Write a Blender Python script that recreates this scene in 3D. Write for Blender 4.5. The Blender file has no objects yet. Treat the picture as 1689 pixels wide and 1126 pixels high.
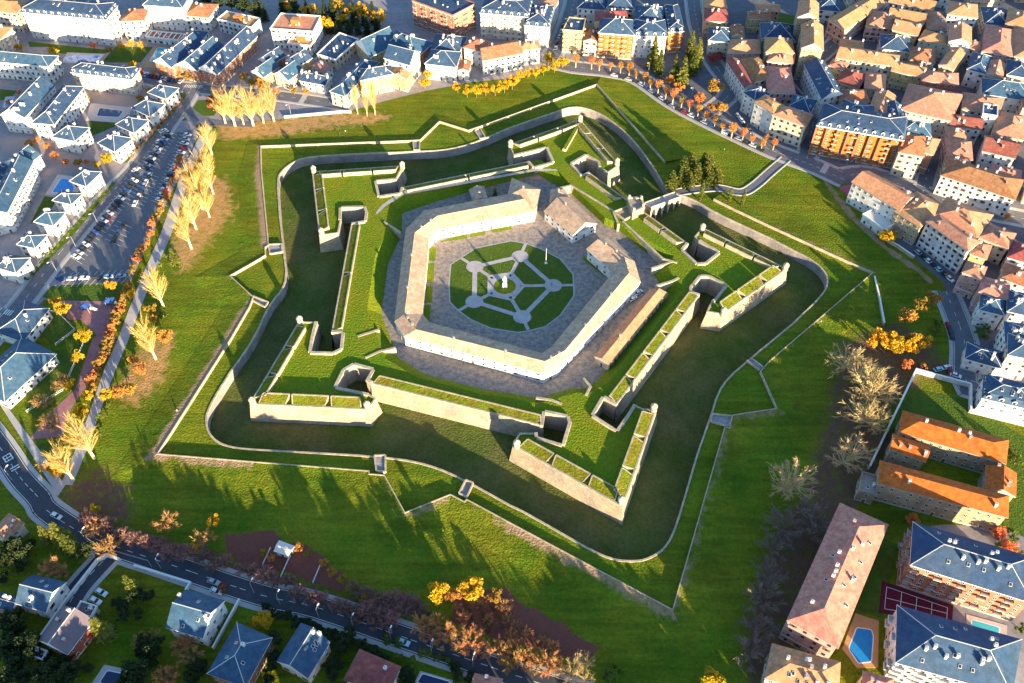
import bpy, bmesh, math, random
from mathutils import Vector, Matrix
sc=bpy.context.scene
C=sc.collection
# ---- camera
cam=bpy.data.objects.new('camera',bpy.data.cameras.new('camera'));C.objects.link(cam);sc.camera=cam
cam.data.sensor_width=36;cam.data.lens=36*1420/1689;cam.data.clip_end=8000;cam.data.clip_start=1
cam.location=[1.174, -272.306, 267.309]
PITCH=0.84376;ROLL=0.00274
cam.matrix_world=Matrix.Translation(cam.location)@Matrix.Rotation(math.pi/2-PITCH,4,'X')@Matrix.Rotation(ROLL,4,'Z')
CAMP=Vector(cam.location)
# ---- light
AZ=math.radians(-60);EL=math.radians(9.5)      # direction towards the sun, counter-clockwise from +X
SUN=Vector((math.cos(EL)*math.cos(AZ),math.cos(EL)*math.sin(AZ),math.sin(EL)))
wd=bpy.data.worlds.new('World');sc.world=wd;wd.use_nodes=True
nt=wd.node_tree;bg=nt.nodes['Background'];sky=nt.nodes.new('ShaderNodeTexSky')
sky.sky_type='NISHITA';sky.sun_disc=False;sky.sun_elevation=EL;sky.sun_rotation=math.pi/2-AZ
sky.air_density=1.0;sky.dust_density=0.5;sky.ozone_density=3.0
nt.links.new(sky.outputs[0],bg.inputs[0]);bg.inputs[1].default_value=0.115
sun=bpy.data.objects.new('sun',bpy.data.lights.new('sun','SUN'));C.objects.link(sun)
sun.data.energy=5.0;sun.data.angle=math.radians(.5);sun.data.color=(1,.79,.5)
sun.rotation_euler=(-SUN).to_track_quat('-Z','Y').to_euler()
sc.view_settings.view_transform='Standard';sc.view_settings.look='None'
sc.view_settings.exposure=2.0;sc.view_settings.gamma=1

D={"ramp":[["bastion",
[[-78.9,37.2],
[-78.8,27.8],
[-87.2,26.1],
[-97.9,73.4],
[-53.6,78.5],
[-55.9,67.3]]],
["pit",
[[-55.9,67.3],
[-65.3,65.8],
[-62.6,54.6],
[-53.2,57.0],
[-52.7,61.1]]],
["curtain_wall",
[[-52.7,61.1],
[9.6,82.2]]],
["pit",
[[9.6,82.2],
[12.0,77.8],
[21.1,81.8],
[18.4,93.5],
[2.0,86.7]]],
["bastion",
[[2.0,86.7],
[-0.5,96.5],
[37.0,118.8],
[54.4,79.4],
[48.5,73.5],
[44.3,77.9]]],
["pit",
[[44.3,77.9],
[43.9,81.9],
[38.5,87.4],
[30.8,80.3],
[35.5,71.5],
[38.9,73.5]]],
["curtain_wall",
[[38.9,73.5],
[81.1,21.0]]],
["pit",
[[81.1,21.0],
[78.1,16.9],
[83.4,8.1],
[87.0,8.5],
[93.7,15.3],
[86.3,23.0]]],
["bastion",
[[86.3,23.0],
[84.8,25.9],
[89.0,32.3],
[122.6,4.8],
[89.5,-23.0],
[83.3,-21.6],
[86.3,-15.2]]],
["pit",
[[86.3,-15.2],
[87.8,-14.1],
[93.5,-6.0],
[87.4,-0.7],
[83.8,-0.4],
[78.9,-7.2],
[78.5,-9.8],
[81.7,-11.2]]],
["curtain_wall",
[[81.7,-11.2],
[41.1,-71.2]]],
["pit",
[[41.1,-71.2],
[36.7,-67.7],
[32.2,-76.1],
[40.4,-82.9],
[45.9,-74.4],
[47.8,-70.9]]],
["bastion",
[[47.8,-70.9],
[51.1,-72.9],
[56.2,-73.5],
[39.9,-115.8],
[1.6,-89.9],
[4.1,-84.4],
[6.8,-84.4],
[10.7,-84.4]]],
["pit",
[[10.7,-84.4],
[10.8,-86.3],
[19.7,-89.5],
[22.6,-79.6],
[22.0,-77.0],
[13.8,-74.8],
[12.8,-81.0]]],
["curtain_wall",
[[12.8,-81.0],
[-53.9,-60.8]]],
["pit",
[[-53.9,-60.8],
[-56.0,-59.3],
[-54.2,-54.0],
[-61.7,-51.5],
[-65.2,-54.4],
[-67.2,-62.7],
[-54.5,-65.9]]],
["bastion",
[[-54.5,-65.9],
[-51.2,-68.3],
[-53.9,-73.6],
[-99.3,-71.1],
[-87.6,-27.9],
[-80.0,-28.2]]],
["pit",
[[-80.0,-28.2],
[-80.2,-36.7],
[-80.0,-44.6],
[-71.1,-44.9],
[-68.4,-42.9],
[-68.8,-34.3],
[-73.1,-34.0]]],
["curtain_wall",
[[-73.1,-34.0],
[-73.5,34.6]]],
["pit",
[[-73.5,34.6],
[-67.8,36.3],
[-67.9,42.4],
[-69.2,46.0],
[-79.8,45.5],
[-78.9,37.2]]]],
"turret":[[-97.3,73.4],
[-53.8,77.0],
[0.1,95.5],
[36.9,117.7],
[53.5,80.4],
[89.1,30.6],
[121.9,4.4],
[90.2,-23.0],
[55.4,-73.8],
[39.6,-114.4],
[3.0,-90.7],
[-54.2,-73.0],
[-98.3,-71.1],
[-87.3,-28.5],
[-86.5,26.9]],
"counter":[[-116.0,73.6],
[-109.7,45.7],
[-102.2,16.4],
[-97.7,-1.2],
[-103.8,-14.3],
[-105.6,-32.9],
[-111.9,-51.6],
[-116.5,-69.0],
[-116.0,-77.2],
[-111.3,-84.5],
[-103.9,-88.0],
[-94.9,-88.8],
[-49.0,-91.7],
[-30.4,-94.5],
[-15.5,-102.1],
[0.8,-112.4],
[5.9,-115.1],
[27.2,-129.0],
[34.4,-133.0],
[41.7,-134.1],
[48.2,-133.0],
[55.2,-127.7],
[60.0,-116.6],
[70.0,-90.7],
[78.0,-72.2],
[84.2,-56.8],
[96.7,-45.1],
[119.3,-24.5],
[136.9,-6.7],
[141.2,1.2],
[141.3,8.2],
[136.6,16.2],
[130.5,21.4],
[121.1,30.1],
[97.2,49.2],
[89.5,58.3],
[83.1,61.6],
[76.7,65.8],
[73.5,80.3],
[65.0,106.6],
[53.4,126.4],
[42.2,136.8],
[32.6,137.9],
[24.8,132.6],
[-0.6,117.8],
[-13.0,107.9],
[-30.6,97.7],
[-49.1,96.6],
[-83.5,93.8],
[-104.7,91.6],
[-111.0,87.0],
[-115.2,79.5]],
"star":[[99.0,57.6],
[103.1,54.0],
[108.2,49.5],
[122.5,37.6],
[162.0,6.1],
[115.3,-37.0],
[106.1,-45.5],
[104.5,-47.2],
[101.0,-51.3],
[103.9,-69.9],
[86.1,-73.2],
[84.0,-79.2],
[82.1,-79.2],
[53.5,-151.8],
[0.4,-120.0],
[-4.7,-116.9],
[-14.8,-110.8],
[-15.6,-111.8],
[-20.7,-108.8],
[-36.3,-116.3],
[-45.1,-100.8],
[-50.7,-100.3],
[-50.9,-99.0],
[-93.5,-95.2],
[-130.1,-91.8],
[-115.5,-34.5],
[-111.5,-15.9],
[-111.1,-10.1],
[-124.0,3.1],
[-112.7,14.5],
[-110.9,16.5],
[-112.2,21.8],
[-110.8,23.1],
[-125.3,80.1],
[-129.4,99.5],
[-52.2,104.7],
[-47.1,105.2],
[-38.0,122.3],
[-22.1,114.0],
[-16.4,117.4],
[48.5,158.8],
[78.8,87.1]],
"trav":[[[-51.0,105.0],
[-47.5,105.5],
[-46.9,97.1],
[-49.7,97.1]],
[[-18.9,114.4],
[-16.4,117.1],
[-13.0,107.9],
[-15.8,107.3]],
[[86.2,-73.3],
[83.6,-78.2],
[77.5,-75.7],
[78.5,-72.2]],
[[96.7,-45.1],
[98.8,-44.1],
[102.7,-48.6],
[100.9,-50.2]],
[[-49.7,-91.9],
[-45.7,-91.7],
[-44.9,-99.1],
[-48.3,-98.6]],
[[-15.5,-102.4],
[-12.8,-103.6],
[-14.8,-109.7],
[-17.7,-108.0]],
[[-111.4,24.2],
[-109.1,18.0],
[-103.8,19.3],
[-105.1,24.6]],
[[-112.7,-10.6],
[-111.4,-9.1],
[-104.1,-12.8],
[-104.9,-15.7]]],
"inner":[[-51.7,47.3],
[-35.7,56.4],
[-15.3,65.9],
[13.6,78.1],
[19.5,72.2],
[30.3,62.3],
[44.5,39.7],
[51.5,35.0],
[67.6,13.1],
[64.3,6.0],
[66.8,-1.0],
[69.6,-7.0],
[35.2,-55.5],
[29.5,-59.5],
[25.4,-59.2],
[11.1,-64.4],
[0.2,-61.7],
[-9.4,-60.2],
[-34.0,-52.2],
[-45.5,-43.6],
[-54.7,-19.1],
[-54.9,11.8],
[-50.4,32.4]],
"ring":{"outer":[[1.1,55.3],
[-40.1,42.1],
[-47.8,28.7],
[-47.7,-29.1],
[-43.0,-37.5],
[13.7,-57.2],
[19.8,-53.1],
[56.8,-5.4],
[55.4,7.6],
[44.7,23.2]],
"ridge":[[7.1,47.4],
[-33.3,35.0],
[-43.0,23.1],
[-43.3,-27.5],
[-37.9,-36.0],
[14.2,-52.9],
[22.3,-47.2],
[51.8,-2.6],
[50.6,7.8],
[39.6,19.3]],
"inner":[[11.7,41.4],
[-32.5,28.8],
[-36.5,22.5],
[-36.2,-24.6],
[-33.1,-29.4],
[13.2,-46.2],
[17.2,-42.6],
[44.4,-0.6],
[43.3,3.3],
[34.4,15.8]]},
"garden":[[-26.3,11.7],
[-15.6,22.5],
[0.7,27.6],
[7.4,25.9],
[14.4,22.1],
[22.7,15.6],
[28.1,5.6],
[27.9,-7.6],
[21.5,-19.3],
[15.1,-25.8],
[8.0,-28.2],
[3.5,-29.1],
[-7.4,-26.9],
[-15.7,-22.2],
[-21.4,-17.0],
[-25.5,-11.7],
[-26.4,-0.8]],
"discs":[[-15.6,10.4],
[4.7,17.4],
[19.3,-1.4],
[5.5,-20.5],
[-15.2,-11.5]],
"hub":[[-8.6,3.9],
[0.7,5.7],
[5.7,-1.7],
[0.8,-9.7],
[-8.4,-6.9]],
"centre":[-2.1,-2.0],
"soft":[[[[139.0,-38.0],
[163.8,-26.0],
[171.9,-32.9],
[176.5,-49.3],
[163.8,-50.9],
[132.8,-97.2],
[121.3,-111.3],
[103.5,-137.0],
[87.1,-162.1],
[76.0,-175.4],
[75.5,-167.9],
[81.7,-150.0],
[93.1,-128.1],
[111.2,-103.7],
[126.3,-73.8]],
"gr_earth",10],
[[[-151.1,-117.0],
[-134.9,-121.3],
[-111.8,-128.7],
[-85.3,-136.5],
[-55.3,-147.2],
[-30.6,-157.4],
[-7.1,-163.3],
[19.4,-171.8],
[17.4,-174.8],
[-7.0,-167.2],
[-38.3,-157.5],
[-71.2,-147.3],
[-110.1,-135.5],
[-132.8,-128.1],
[-150.2,-120.9]],
"gr_earth",4],
[[[-155.9,-105.9],
[-148.8,-100.7],
[-139.5,-109.6],
[-136.2,-117.0],
[-142.6,-117.0],
[-152.3,-113.4]],
"gr_earth",13],
[[[-157.1,71.0],
[-143.5,71.0],
[-136.2,47.8],
[-143.2,26.1],
[-147.4,9.8],
[-151.6,26.1]],
"gr_sand",12],
[[[-157.0,123.2],
[-121.2,123.3],
[-92.5,128.0],
[-72.9,129.3],
[-66.1,126.4],
[-91.5,120.7],
[-122.4,112.2],
[-150.6,109.4]],
"gr_sand",9],
[[[-149.7,-44.0],
[-142.4,-34.0],
[-140.4,-53.6],
[-145.8,-65.9],
[-152.6,-62.9]],
"gr_sand",10],
[[[-50.8,-106.3],
[-42.4,-115.5],
[-35.8,-118.3],
[-25.2,-117.1],
[-24.7,-118.3],
[-35.6,-120.0],
[-43.3,-117.2]],
"gr_track",2],
[[[157.7,74.3],
[163.3,51.3],
[171.7,29.5],
[188.4,2.6],
[186.8,1.0],
[168.9,29.5],
[160.6,50.0],
[156.2,73.3]],
"gr_track",1.5],
[[[-97.7,-124.9],
[-82.6,-124.0],
[-76.5,-128.6],
[-70.4,-127.9],
[-53.6,-141.5],
[-55.6,-144.5],
[-74.9,-137.6],
[-91.5,-134.3]],
"gr_soil",2.2],
[[[-15.1,-146.5],
[-1.1,-145.6],
[6.1,-150.6],
[28.3,-164.6],
[25.2,-167.7],
[12.1,-163.8],
[-7.2,-158.4],
[-18.1,-154.4]],
"gr_soil",2.2]],
"discout":[[-21.9,16.0],
[7.4,25.9],
[28.1,-1.1],
[8.0,-27.9],
[-22.1,-17.2]],
"flag":[16.4,12.9],
"strips":[[[-32.2,26.9],
[-19.6,29.7],
[-20.1,32.5],
[-27.9,29.7]],
[[-18.5,30.3],
[-11.4,32.3],
[-11.6,34.9],
[-18.6,32.9]],
[[-8.0,33.5],
[1.0,36.1],
[0.6,38.9],
[-8.1,36.2]],
[[-36.6,14.3],
[-33.7,14.3],
[-33.9,23.5],
[-36.9,24.1]],
[[-36.8,0.2],
[-33.6,0.2],
[-34.0,12.7],
[-37.0,12.7]],
[[-36.6,-12.3],
[-33.6,-12.2],
[-33.8,-1.8],
[-37.0,-1.8]],
[[-37.0,-22.3],
[-33.8,-23.2],
[-33.9,-13.4],
[-36.8,-13.4]],
[[33.0,15.6],
[33.8,17.8],
[44.7,4.6],
[43.5,3.1]]],
"npath":[[-62.6,41.3],
[-59.2,47.6],
[-51.7,56.0],
[-34.4,60.9],
[11.8,74.8],
[23.6,75.5],
[22.8,76.7],
[11.8,76.7],
[-34.6,63.1],
[-52.6,58.4],
[-60.8,48.8],
[-63.2,43.0]],
"gate":[[55.5,49.5],
[62.5,48.9],
[62.9,42.1],
[57.1,38.1]],
"forecourt":[[48.6,43.1],
[55.6,47.3],
[60.3,42.4],
[53.6,37.1]],
"bridge":[[64.3,51.3],
[81.1,63.8],
[82.8,58.7],
[67.0,45.8]],
"gwalls":[[[20.1,60.0],
[29.7,63.7],
[48.5,44.9],
[50.6,34.8]],
[[52.6,37.0],
[68.6,11.4],
[74.6,8.9]]],
"sheet":[["pavement",0.03,
[[-1100.1,773.9],
[98.3,785.0],
[37.9,180.3],
[22.1,180.2],
[2.7,167.1],
[-21.4,162.6],
[-48.3,153.1],
[-67.8,143.9],
[-92.8,130.3],
[-161.2,120.3],
[-164.7,114.8],
[-167.7,0.0],
[-197.8,-2.0],
[-211.7,-34.3],
[-254.9,-94.5],
[-388.9,-94.9]]],
["street_paving",0.03,
[[37.9,180.3],
[72.2,170.0],
[89.8,142.9],
[110.3,124.4],
[132.2,102.1],
[139.9,90.7],
[168.3,71.0],
[170.6,51.4],
[177.8,30.8],
[192.1,1.4],
[192.2,-11.7],
[182.8,-52.4],
[183.8,-63.2],
[201.2,-73.5],
[373.5,-92.4],
[1058.5,793.9],
[98.3,785.0]]],
["forecourt",0.03,
[[140.0,-120.9],
[118.8,-175.3],
[160.0,-185.9],
[186.9,-127.8],
[173.9,-120.8],
[153.1,-119.7]]],
["earth",0.02,
[[139.0,-38.0],
[163.8,-26.0],
[174.4,-32.9],
[183.0,-58.6],
[163.8,-50.9],
[132.8,-97.2],
[121.3,-111.3],
[103.5,-137.0],
[87.1,-162.1],
[73.4,-179.0],
[70.4,-175.4],
[79.7,-150.0],
[91.0,-128.1],
[109.0,-103.8],
[125.2,-73.8]]],
["earth",0.02,
[[-157.5,-104.6],
[-148.4,-102.0],
[-139.8,-112.1],
[-123.4,-116.9],
[-123.5,-124.1],
[-138.9,-121.8],
[-151.9,-114.6]]],
["earth",0.022,
[[-151.1,-117.0],
[-134.9,-121.3],
[-111.8,-128.7],
[-85.3,-136.5],
[-55.3,-147.2],
[-30.6,-157.4],
[-7.1,-163.3],
[19.4,-171.8],
[17.4,-174.8],
[-7.0,-167.2],
[-38.3,-157.5],
[-71.2,-147.3],
[-110.1,-135.5],
[-132.8,-128.1],
[-150.2,-120.9]]],
["lawn",0.05,
[[-290.2,205.7],
[-238.4,196.1],
[-241.1,187.3],
[-266.7,192.4],
[-273.9,199.5],
[-286.9,199.4]]],
["lawn",0.05,
[[-228.5,126.7],
[-213.2,123.9],
[-209.4,119.5],
[-220.3,109.6]]],
["lawn",0.05,
[[-235.8,199.7],
[-213.4,199.8],
[-215.8,182.3],
[-238.5,182.2]]],
["lawn",0.05,
[[-286.5,153.9],
[-276.2,152.4],
[-277.0,143.0],
[-282.1,143.0]]],
["lawn",0.05,
[[-173.8,135.9],
[-172.7,143.5],
[-166.7,143.6],
[-159.4,134.5],
[-160.6,128.5],
[-168.0,127.7]]],
["lawn",0.05,
[[-181.0,122.6],
[-178.7,129.9],
[-173.8,124.1]]],
["lawn",0.05,
[[-226.6,38.5],
[-227.2,59.4],
[-220.3,58.2],
[-220.4,50.0]]],
["lawn",0.05,
[[-203.2,-9.5],
[-201.6,-2.7],
[-162.6,-2.1],
[-164.7,-11.2],
[-193.7,-11.3]]],
["lawn",0.05,
[[-199.0,-17.4],
[-193.3,-18.3],
[-181.3,-30.0],
[-180.8,-35.3],
[-189.3,-37.0],
[-197.7,-28.3]]],
["lawn",0.05,
[[-188.1,-42.5],
[-173.9,-34.1],
[-172.7,-59.9],
[-181.6,-74.8],
[-188.5,-69.0]]],
["lawn",0.05,
[[-179.8,-88.8],
[-170.0,-84.7],
[-159.4,-102.0],
[-166.0,-102.1]]],
["lawn",0.05,
[[158.9,-58.7],
[180.9,-64.7],
[187.1,-73.5],
[195.2,-82.1],
[187.8,-100.9],
[139.6,-76.6]]],
["lawn",0.05,
[[180.2,-98.4],
[195.7,-98.3],
[183.7,-127.8],
[172.8,-120.8]]],
["lawn",0.05,
[[125.2,-121.0],
[133.7,-127.9],
[121.1,-154.0],
[111.4,-149.9]]],
["lawn",0.05,
[[159.7,247.4],
[177.8,239.5],
[171.2,209.1],
[152.7,210.8]]],
["playground",0.05,
[[-205.1,-9.9],
[-194.3,-11.6],
[-169.9,-11.7],
[-168.9,-17.3],
[-168.7,-26.4],
[-163.9,-33.5],
[-163.9,-37.6],
[-166.0,-55.0],
[-169.5,-66.8],
[-169.9,-74.4],
[-168.7,-83.2],
[-180.5,-84.7],
[-178.3,-74.4],
[-176.3,-69.9],
[-171.6,-60.6],
[-173.4,-34.1],
[-172.3,-31.8],
[-181.8,-22.9],
[-187.1,-22.9],
[-193.6,-13.7]]],
["parking_lot",0.06,
[[-181.4,110.9],
[-168.2,115.9],
[-167.9,93.4],
[-168.8,49.9],
[-169.2,21.0],
[-167.8,-0.3],
[-197.0,-1.2],
[-202.9,3.4],
[-195.2,31.0],
[-186.5,76.7]]],
["plaza",0.05,
[[-238.2,151.0],
[-201.2,155.9],
[-197.7,149.6],
[-206.7,135.8],
[-235.1,141.7]]],
["plaza",0.05,
[[-268.8,109.3],
[-251.8,108.0],
[-213.9,97.2],
[-213.3,90.6],
[-224.1,75.5],
[-234.2,75.5],
[-264.9,99.7]]],
["terrace",0.05,
[[162.5,68.4],
[172.4,70.9],
[175.2,52.8],
[169.7,49.3],
[166.1,58.7]]],
["path",0.07,
[[-163.3,119.8],
[-158.5,118.7],
[-160.4,79.3],
[-158.0,31.1],
[-158.6,7.0],
[-158.6,-17.4],
[-158.3,-34.1],
[-158.6,-51.1],
[-158.2,-70.6],
[-157.4,-88.8],
[-157.5,-104.6],
[-161.8,-104.6],
[-161.7,-88.8],
[-162.2,-70.7],
[-163.3,-50.8],
[-162.8,-34.1],
[-163.3,-17.4],
[-163.5,7.0],
[-163.0,31.1],
[-165.2,79.3]]],
["path",0.07,
[[-202.4,-63.6],
[-196.6,-67.5],
[-160.1,-104.6],
[-161.1,-109.2]]],
["worn_track",0.0,
[[-130.1,-92.5],
[-93.4,-96.1],
[-61.9,-98.1],
[-50.5,-100.9],
[-61.7,-99.7],
[-93.1,-97.7],
[-130.0,-94.3]]],
["worn_track",0.0,
[[54.5,-150.7],
[65.9,-121.1],
[83.1,-81.0],
[85.2,-82.4],
[67.7,-123.5],
[56.7,-151.7],
[53.5,-153.4]]],
["worn_track",0.0,
[[-52.1,-106.3],
[-42.4,-115.5],
[-35.8,-118.3],
[-25.2,-117.1],
[-24.7,-118.3],
[-35.6,-120.0],
[-43.3,-117.2]]],
["worn_track",0.0,
[[157.7,74.3],
[163.3,51.3],
[171.7,29.5],
[188.4,2.6],
[186.8,1.0],
[168.9,29.5],
[160.6,50.0],
[156.2,73.3]]],
["worn_track",0.0,
[[118.6,-27.9],
[158.8,2.5],
[159.7,0.2],
[119.3,-30.7]]],
["worn_track",0.0,
[[12.9,-127.2],
[52.8,-151.7],
[51.5,-153.8],
[40.4,-146.9],
[12.9,-129.5]]],
["lawn",0.05,
[[-213.3,0.2],
[-204.1,28.7],
[-195.8,69.9],
[-197.3,71.1],
[-207.0,33.0],
[-214.9,2.7]]],
["lawn",0.05,
[[-196.6,85.4],
[-192.6,90.7],
[-180.4,146.6],
[-182.4,151.3],
[-185.5,149.7],
[-195.4,92.0]]],
["terrace",0.055,
[[-193.5,40.9],
[-192.1,46.0],
[-188.3,44.3],
[-189.8,38.7]]]],
"lane":[[82.2,63.9],
[92.4,66.3],
[103.0,67.3],
[113.5,64.0],
[121.3,69.3],
[131.0,80.1],
[141.2,91.2]],
"road":[[9,
[[-179.5,158.7],
[-180.2,142.8],
[-183.2,121.4],
[-188.9,84.1],
[-194.1,67.0],
[-200.6,42.2],
[-206.8,12.0],
[-210.9,-14.7],
[-219.8,-50.7]]],
[8,
[[-242.7,176.2],
[-214.2,167.3],
[-181.9,156.2],
[-143.0,150.8],
[-114.9,144.9],
[-88.8,137.9]]],
[5,
[[-176.5,134.6],
[-161.9,123.2],
[-136.9,120.5]]],
[11,
[[22.2,185.5],
[36.1,179.0],
[55.2,175.1],
[72.3,167.5],
[89.8,142.9],
[108.5,123.3],
[132.6,101.1],
[142.9,93.3],
[155.3,84.7],
[167.5,73.4]]],
[10,
[[22.2,185.5],
[31.4,213.3],
[39.3,251.0],
[48.2,310.3]]],
[9,
[[104.6,130.1],
[123.4,154.0],
[118.1,186.0],
[115.2,228.4],
[120.3,293.0]]],
[8,
[[152.1,91.3],
[162.0,121.9],
[169.3,145.1],
[165.5,170.5],
[187.1,196.6],
[218.6,236.5],
[246.8,268.3]]],
[11,
[[168.5,77.3],
[182.4,78.3],
[204.1,63.0],
[233.8,48.5],
[273.4,36.3]]],
[7,
[[202.9,64.0],
[214.3,87.5],
[228.6,111.1]]],
[7,
[[-143.1,151.4],
[-126.3,171.6],
[-111.3,212.6],
[-104.4,274.6]]],
[6,
[[-94.6,143.8],
[-84.5,171.8],
[-74.5,212.7]]],
[9,
[[191.5,-4.3],
[189.6,-32.8],
[183.0,-58.6],
[204.5,-58.6]]],
[7.5,
[[-213.3,-66.1],
[-190.2,-88.3],
[-177.8,-101.3],
[-167.8,-109.9],
[-163.2,-114.9],
[-149.2,-123.2],
[-134.6,-129.0],
[-113.4,-135.9],
[-81.3,-146.5],
[-62.1,-150.8],
[-30.8,-161.4],
[2.5,-172.6],
[22.7,-179.2],
[56.2,-190.5],
[89.1,-202.7]]],
[7,
[[-135.7,-132.2],
[-141.9,-144.3],
[-143.6,-153.7]]]],
"pool":[["free-form blue pool on an orange deck beside the long pink block",
[[112.1,-157.2],
[116.4,-157.9],
[116.4,-160.0],
[113.6,-168.0],
[109.6,-168.4],
[107.8,-164.0]],
[[112.9,-152.2],
[119.8,-154.8],
[115.3,-169.9],
[108.7,-170.1],
[105.6,-164.0]]],
["rectangular turquoise pool on a pink deck below the brick apartment block",
[[149.9,-154.4],
[157.8,-157.0],
[155.9,-160.6],
[148.8,-158.3]],
[[148.8,-152.5],
[160.6,-156.2],
[158.4,-161.4],
[146.8,-158.4]]],
["turquoise pool with a terracotta deck beside the three terraces",
[[-210.8,183.7],
[-210.4,198.9],
[-201.6,197.2],
[-202.4,183.2]],
[[-213.5,177.2],
[-212.9,201.2],
[-199.1,198.4],
[-199.5,175.6]]],
["blue stepped pool on a stone deck behind the white block",
[[-260.9,184.1],
[-261.7,187.2],
[-256.6,189.8],
[-241.0,189.9],
[-241.0,181.3]],
[[-261.7,182.0],
[-262.4,193.3],
[-239.7,191.7],
[-240.5,179.6]]],
["blue pool on a dark red deck at the left edge by the long white block",
[[-311.2,227.1],
[-310.2,233.3],
[-297.4,230.1],
[-297.0,221.5]],
[[-316.1,231.0],
[-315.5,236.8],
[-297.7,235.0],
[-294.1,218.7],
[-307.2,220.5]]],
["dark rectangular pool with a pale deck between the white villas",
[[-223.8,127.9],
[-224.5,135.4],
[-210.8,132.4],
[-211.6,126.8]],
[[-228.3,123.8],
[-231.2,140.2],
[-206.7,135.8],
[-206.5,121.0]]],
["bright blue pool beside the row of grey hipped villas",
[[-224.5,62.4],
[-223.8,73.5],
[-216.5,71.7],
[-214.1,61.9]],
[[-227.3,60.6],
[-226.8,76.7],
[-216.0,74.8],
[-212.4,59.5]]],
["violet garden pool with a pale rim at the bottom edge",
[[-125.0,-175.2],
[-123.8,-171.6],
[-116.6,-173.0],
[-117.0,-176.3]],
[[-127.4,-175.4],
[-125.4,-169.6],
[-116.0,-171.5],
[-116.3,-177.3]]],
["dark covered pool with a white rim right of the red roof",
[[-27.5,-174.9],
[-26.2,-172.3],
[-17.7,-174.7],
[-18.5,-177.0]],
[[-28.4,-174.9],
[-27.0,-171.3],
[-16.7,-174.2],
[-17.5,-177.9]]],
["small blue pool at the left edge beside the blue roofed block",
[[-277.1,136.9],
[-278.6,143.8],
[-275.8,144.6],
[-273.7,136.9]],
[[-277.8,135.4],
[-280.3,146.1],
[-275.4,146.9],
[-271.6,134.7]]]],
"court":[[125.4,-142.4],
[144.1,-150.0],
[142.2,-154.7],
[122.1,-151.1]],
"cars":[["in the car park row beside the avenue",
[[-185.9,75.7],
[-197.0,14.4]],22,
"dwddbdwdddsdwddbddwdsw",70],
["in the car park row by the orange hedge",
[[-170.1,112.0],
[-169.5,99.7],
[-169.3,83.2],
[-170.0,54.5]],15,
"wswrwwswwdwbwsw",70],
["in the middle row of the car park",
[[-180.1,76.7],
[-181.1,52.1]],9,
"wdwsbdwdw",0],
["parked in the dark central bays of the car park",
[[-182.0,38.8],
[-183.2,26.0]],5,
"ddbdd",0],
["parked in the upper car park row by the roundabout",
[[-180.0,113.1],
[-184.4,80.2]],12,
"sdsbdwsdwdsd",70],
["at the car park foot beside the lawn",
[[-201.6,2.6],
[-196.7,1.1],
[-169.8,3.5]],6,
"bswdws",0],
["parked along the street below the hedge villas",
[[-214.1,170.5],
[-185.6,161.1]],13,
"dswbdrdswdbds",90],
["parked along the tree lined avenue",
[[57.6,170.0],
[71.8,162.4],
[89.1,137.6],
[107.9,118.8],
[131.2,97.4]],24,
"wdsdwbsdwdsdrwdsbdwdsdwd",0],
["parked up the shaded side street at the top",
[[26.1,195.7],
[29.1,211.9],
[34.9,235.5]],6,
"wdswds",0],
["on the far kerb of the shaded side street",
[[31.4,193.7],
[38.1,224.3],
[43.1,249.5]],6,
"dswbws",0],
["parked along the shaded street of the old town",
[[122.3,131.4],
[127.7,112.3]],4,
"swds",0],
["parked below the grey windowed block",
[[186.1,21.2],
[196.1,1.5]],7,
"sdwdcdw",0],
["parked in the shaded yard by the walled lawn",
[[171.7,-49.9],
[178.2,-48.0],
[177.3,-51.5],
[180.8,-53.4]],4,
"cwrw",0],
["parked in the dark lot by the orange trees",
[[185.4,-24.2],
[184.5,-32.8]],3,
"rdd",0]],
"car1":[[[-183.7,113.6],55,
"white car driving down the avenue just below the roundabout",
"w"],
[[-183.1,104.4],55,
"white van-like car waiting on the avenue beside the car park entrance",
"w"],
[[-188.4,80.1],55,
"white car turning into the car park from the avenue",
"w"],
[[-158.5,-117.6],-25,
"lone white car on the bend of the lower road",
"w"],
[[-133.6,-146.0],-25,
"white car parked in the driveway, nearer the road",
"w"],
[[-134.6,-148.9],-25,
"white car parked in the driveway, nearer the purple roof",
"w"],
[[-32.9,-162.5],-20,
"pale cyan car on the lower road between street lamps",
"c"],
[[-95.9,-145.5],-20,
"white car parked beside the red shrub by the lower road",
"w"],
[[-97.6,-142.2],-20,
"silver car standing on the lower road above the red shrub",
"s"],
[[56.5,-6.1],40,
"white car parked behind the right barracks range, nearer the bend",
"w"],
[[53.7,-9.9],40,
"white car parked behind the right barracks range, beside the annex",
"w"]],
"people":[[[-87.2,112.9],
"white"],
[[-89.8,110.2],
"dark"],
[[-161.6,-65.9],
"dark"],
[[-160.6,-66.8],
"dark"],
[[-128.1,-71.7],
"white"],
[[137.6,-20.2],
"dark"],
[[139.1,-20.5],
"red"],
[[131.8,-23.7],
"white"],
[[18.6,-1.5],
"blue"],
[[-27.4,20.4],
"red"],
[[-18.4,-46.8],
"dark"],
[[110.6,97.8],
"white"],
[[147.2,51.3],
"dark"],
[[-67.0,100.7],
"blue"]],
"lamps":[[-74.2,-149.8],
[-60.8,-154.5],
[-49.3,-157.6],
[-36.9,-161.7],
[-23.7,-165.9],
[-10.6,-170.0],
[-116.5,-137.2],
[-83.5,-145.8],
[-144.4,-127.4],
[-180.0,-102.6]],
"lamps2":[[79.1,172.0],
[100.3,146.4],
[42.4,183.6],
[156.4,87.0],
[169.0,81.9],
[-194.2,38.6],
[-199.0,22.2],
[-201.8,5.7],
[-180.6,105.6],
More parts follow.
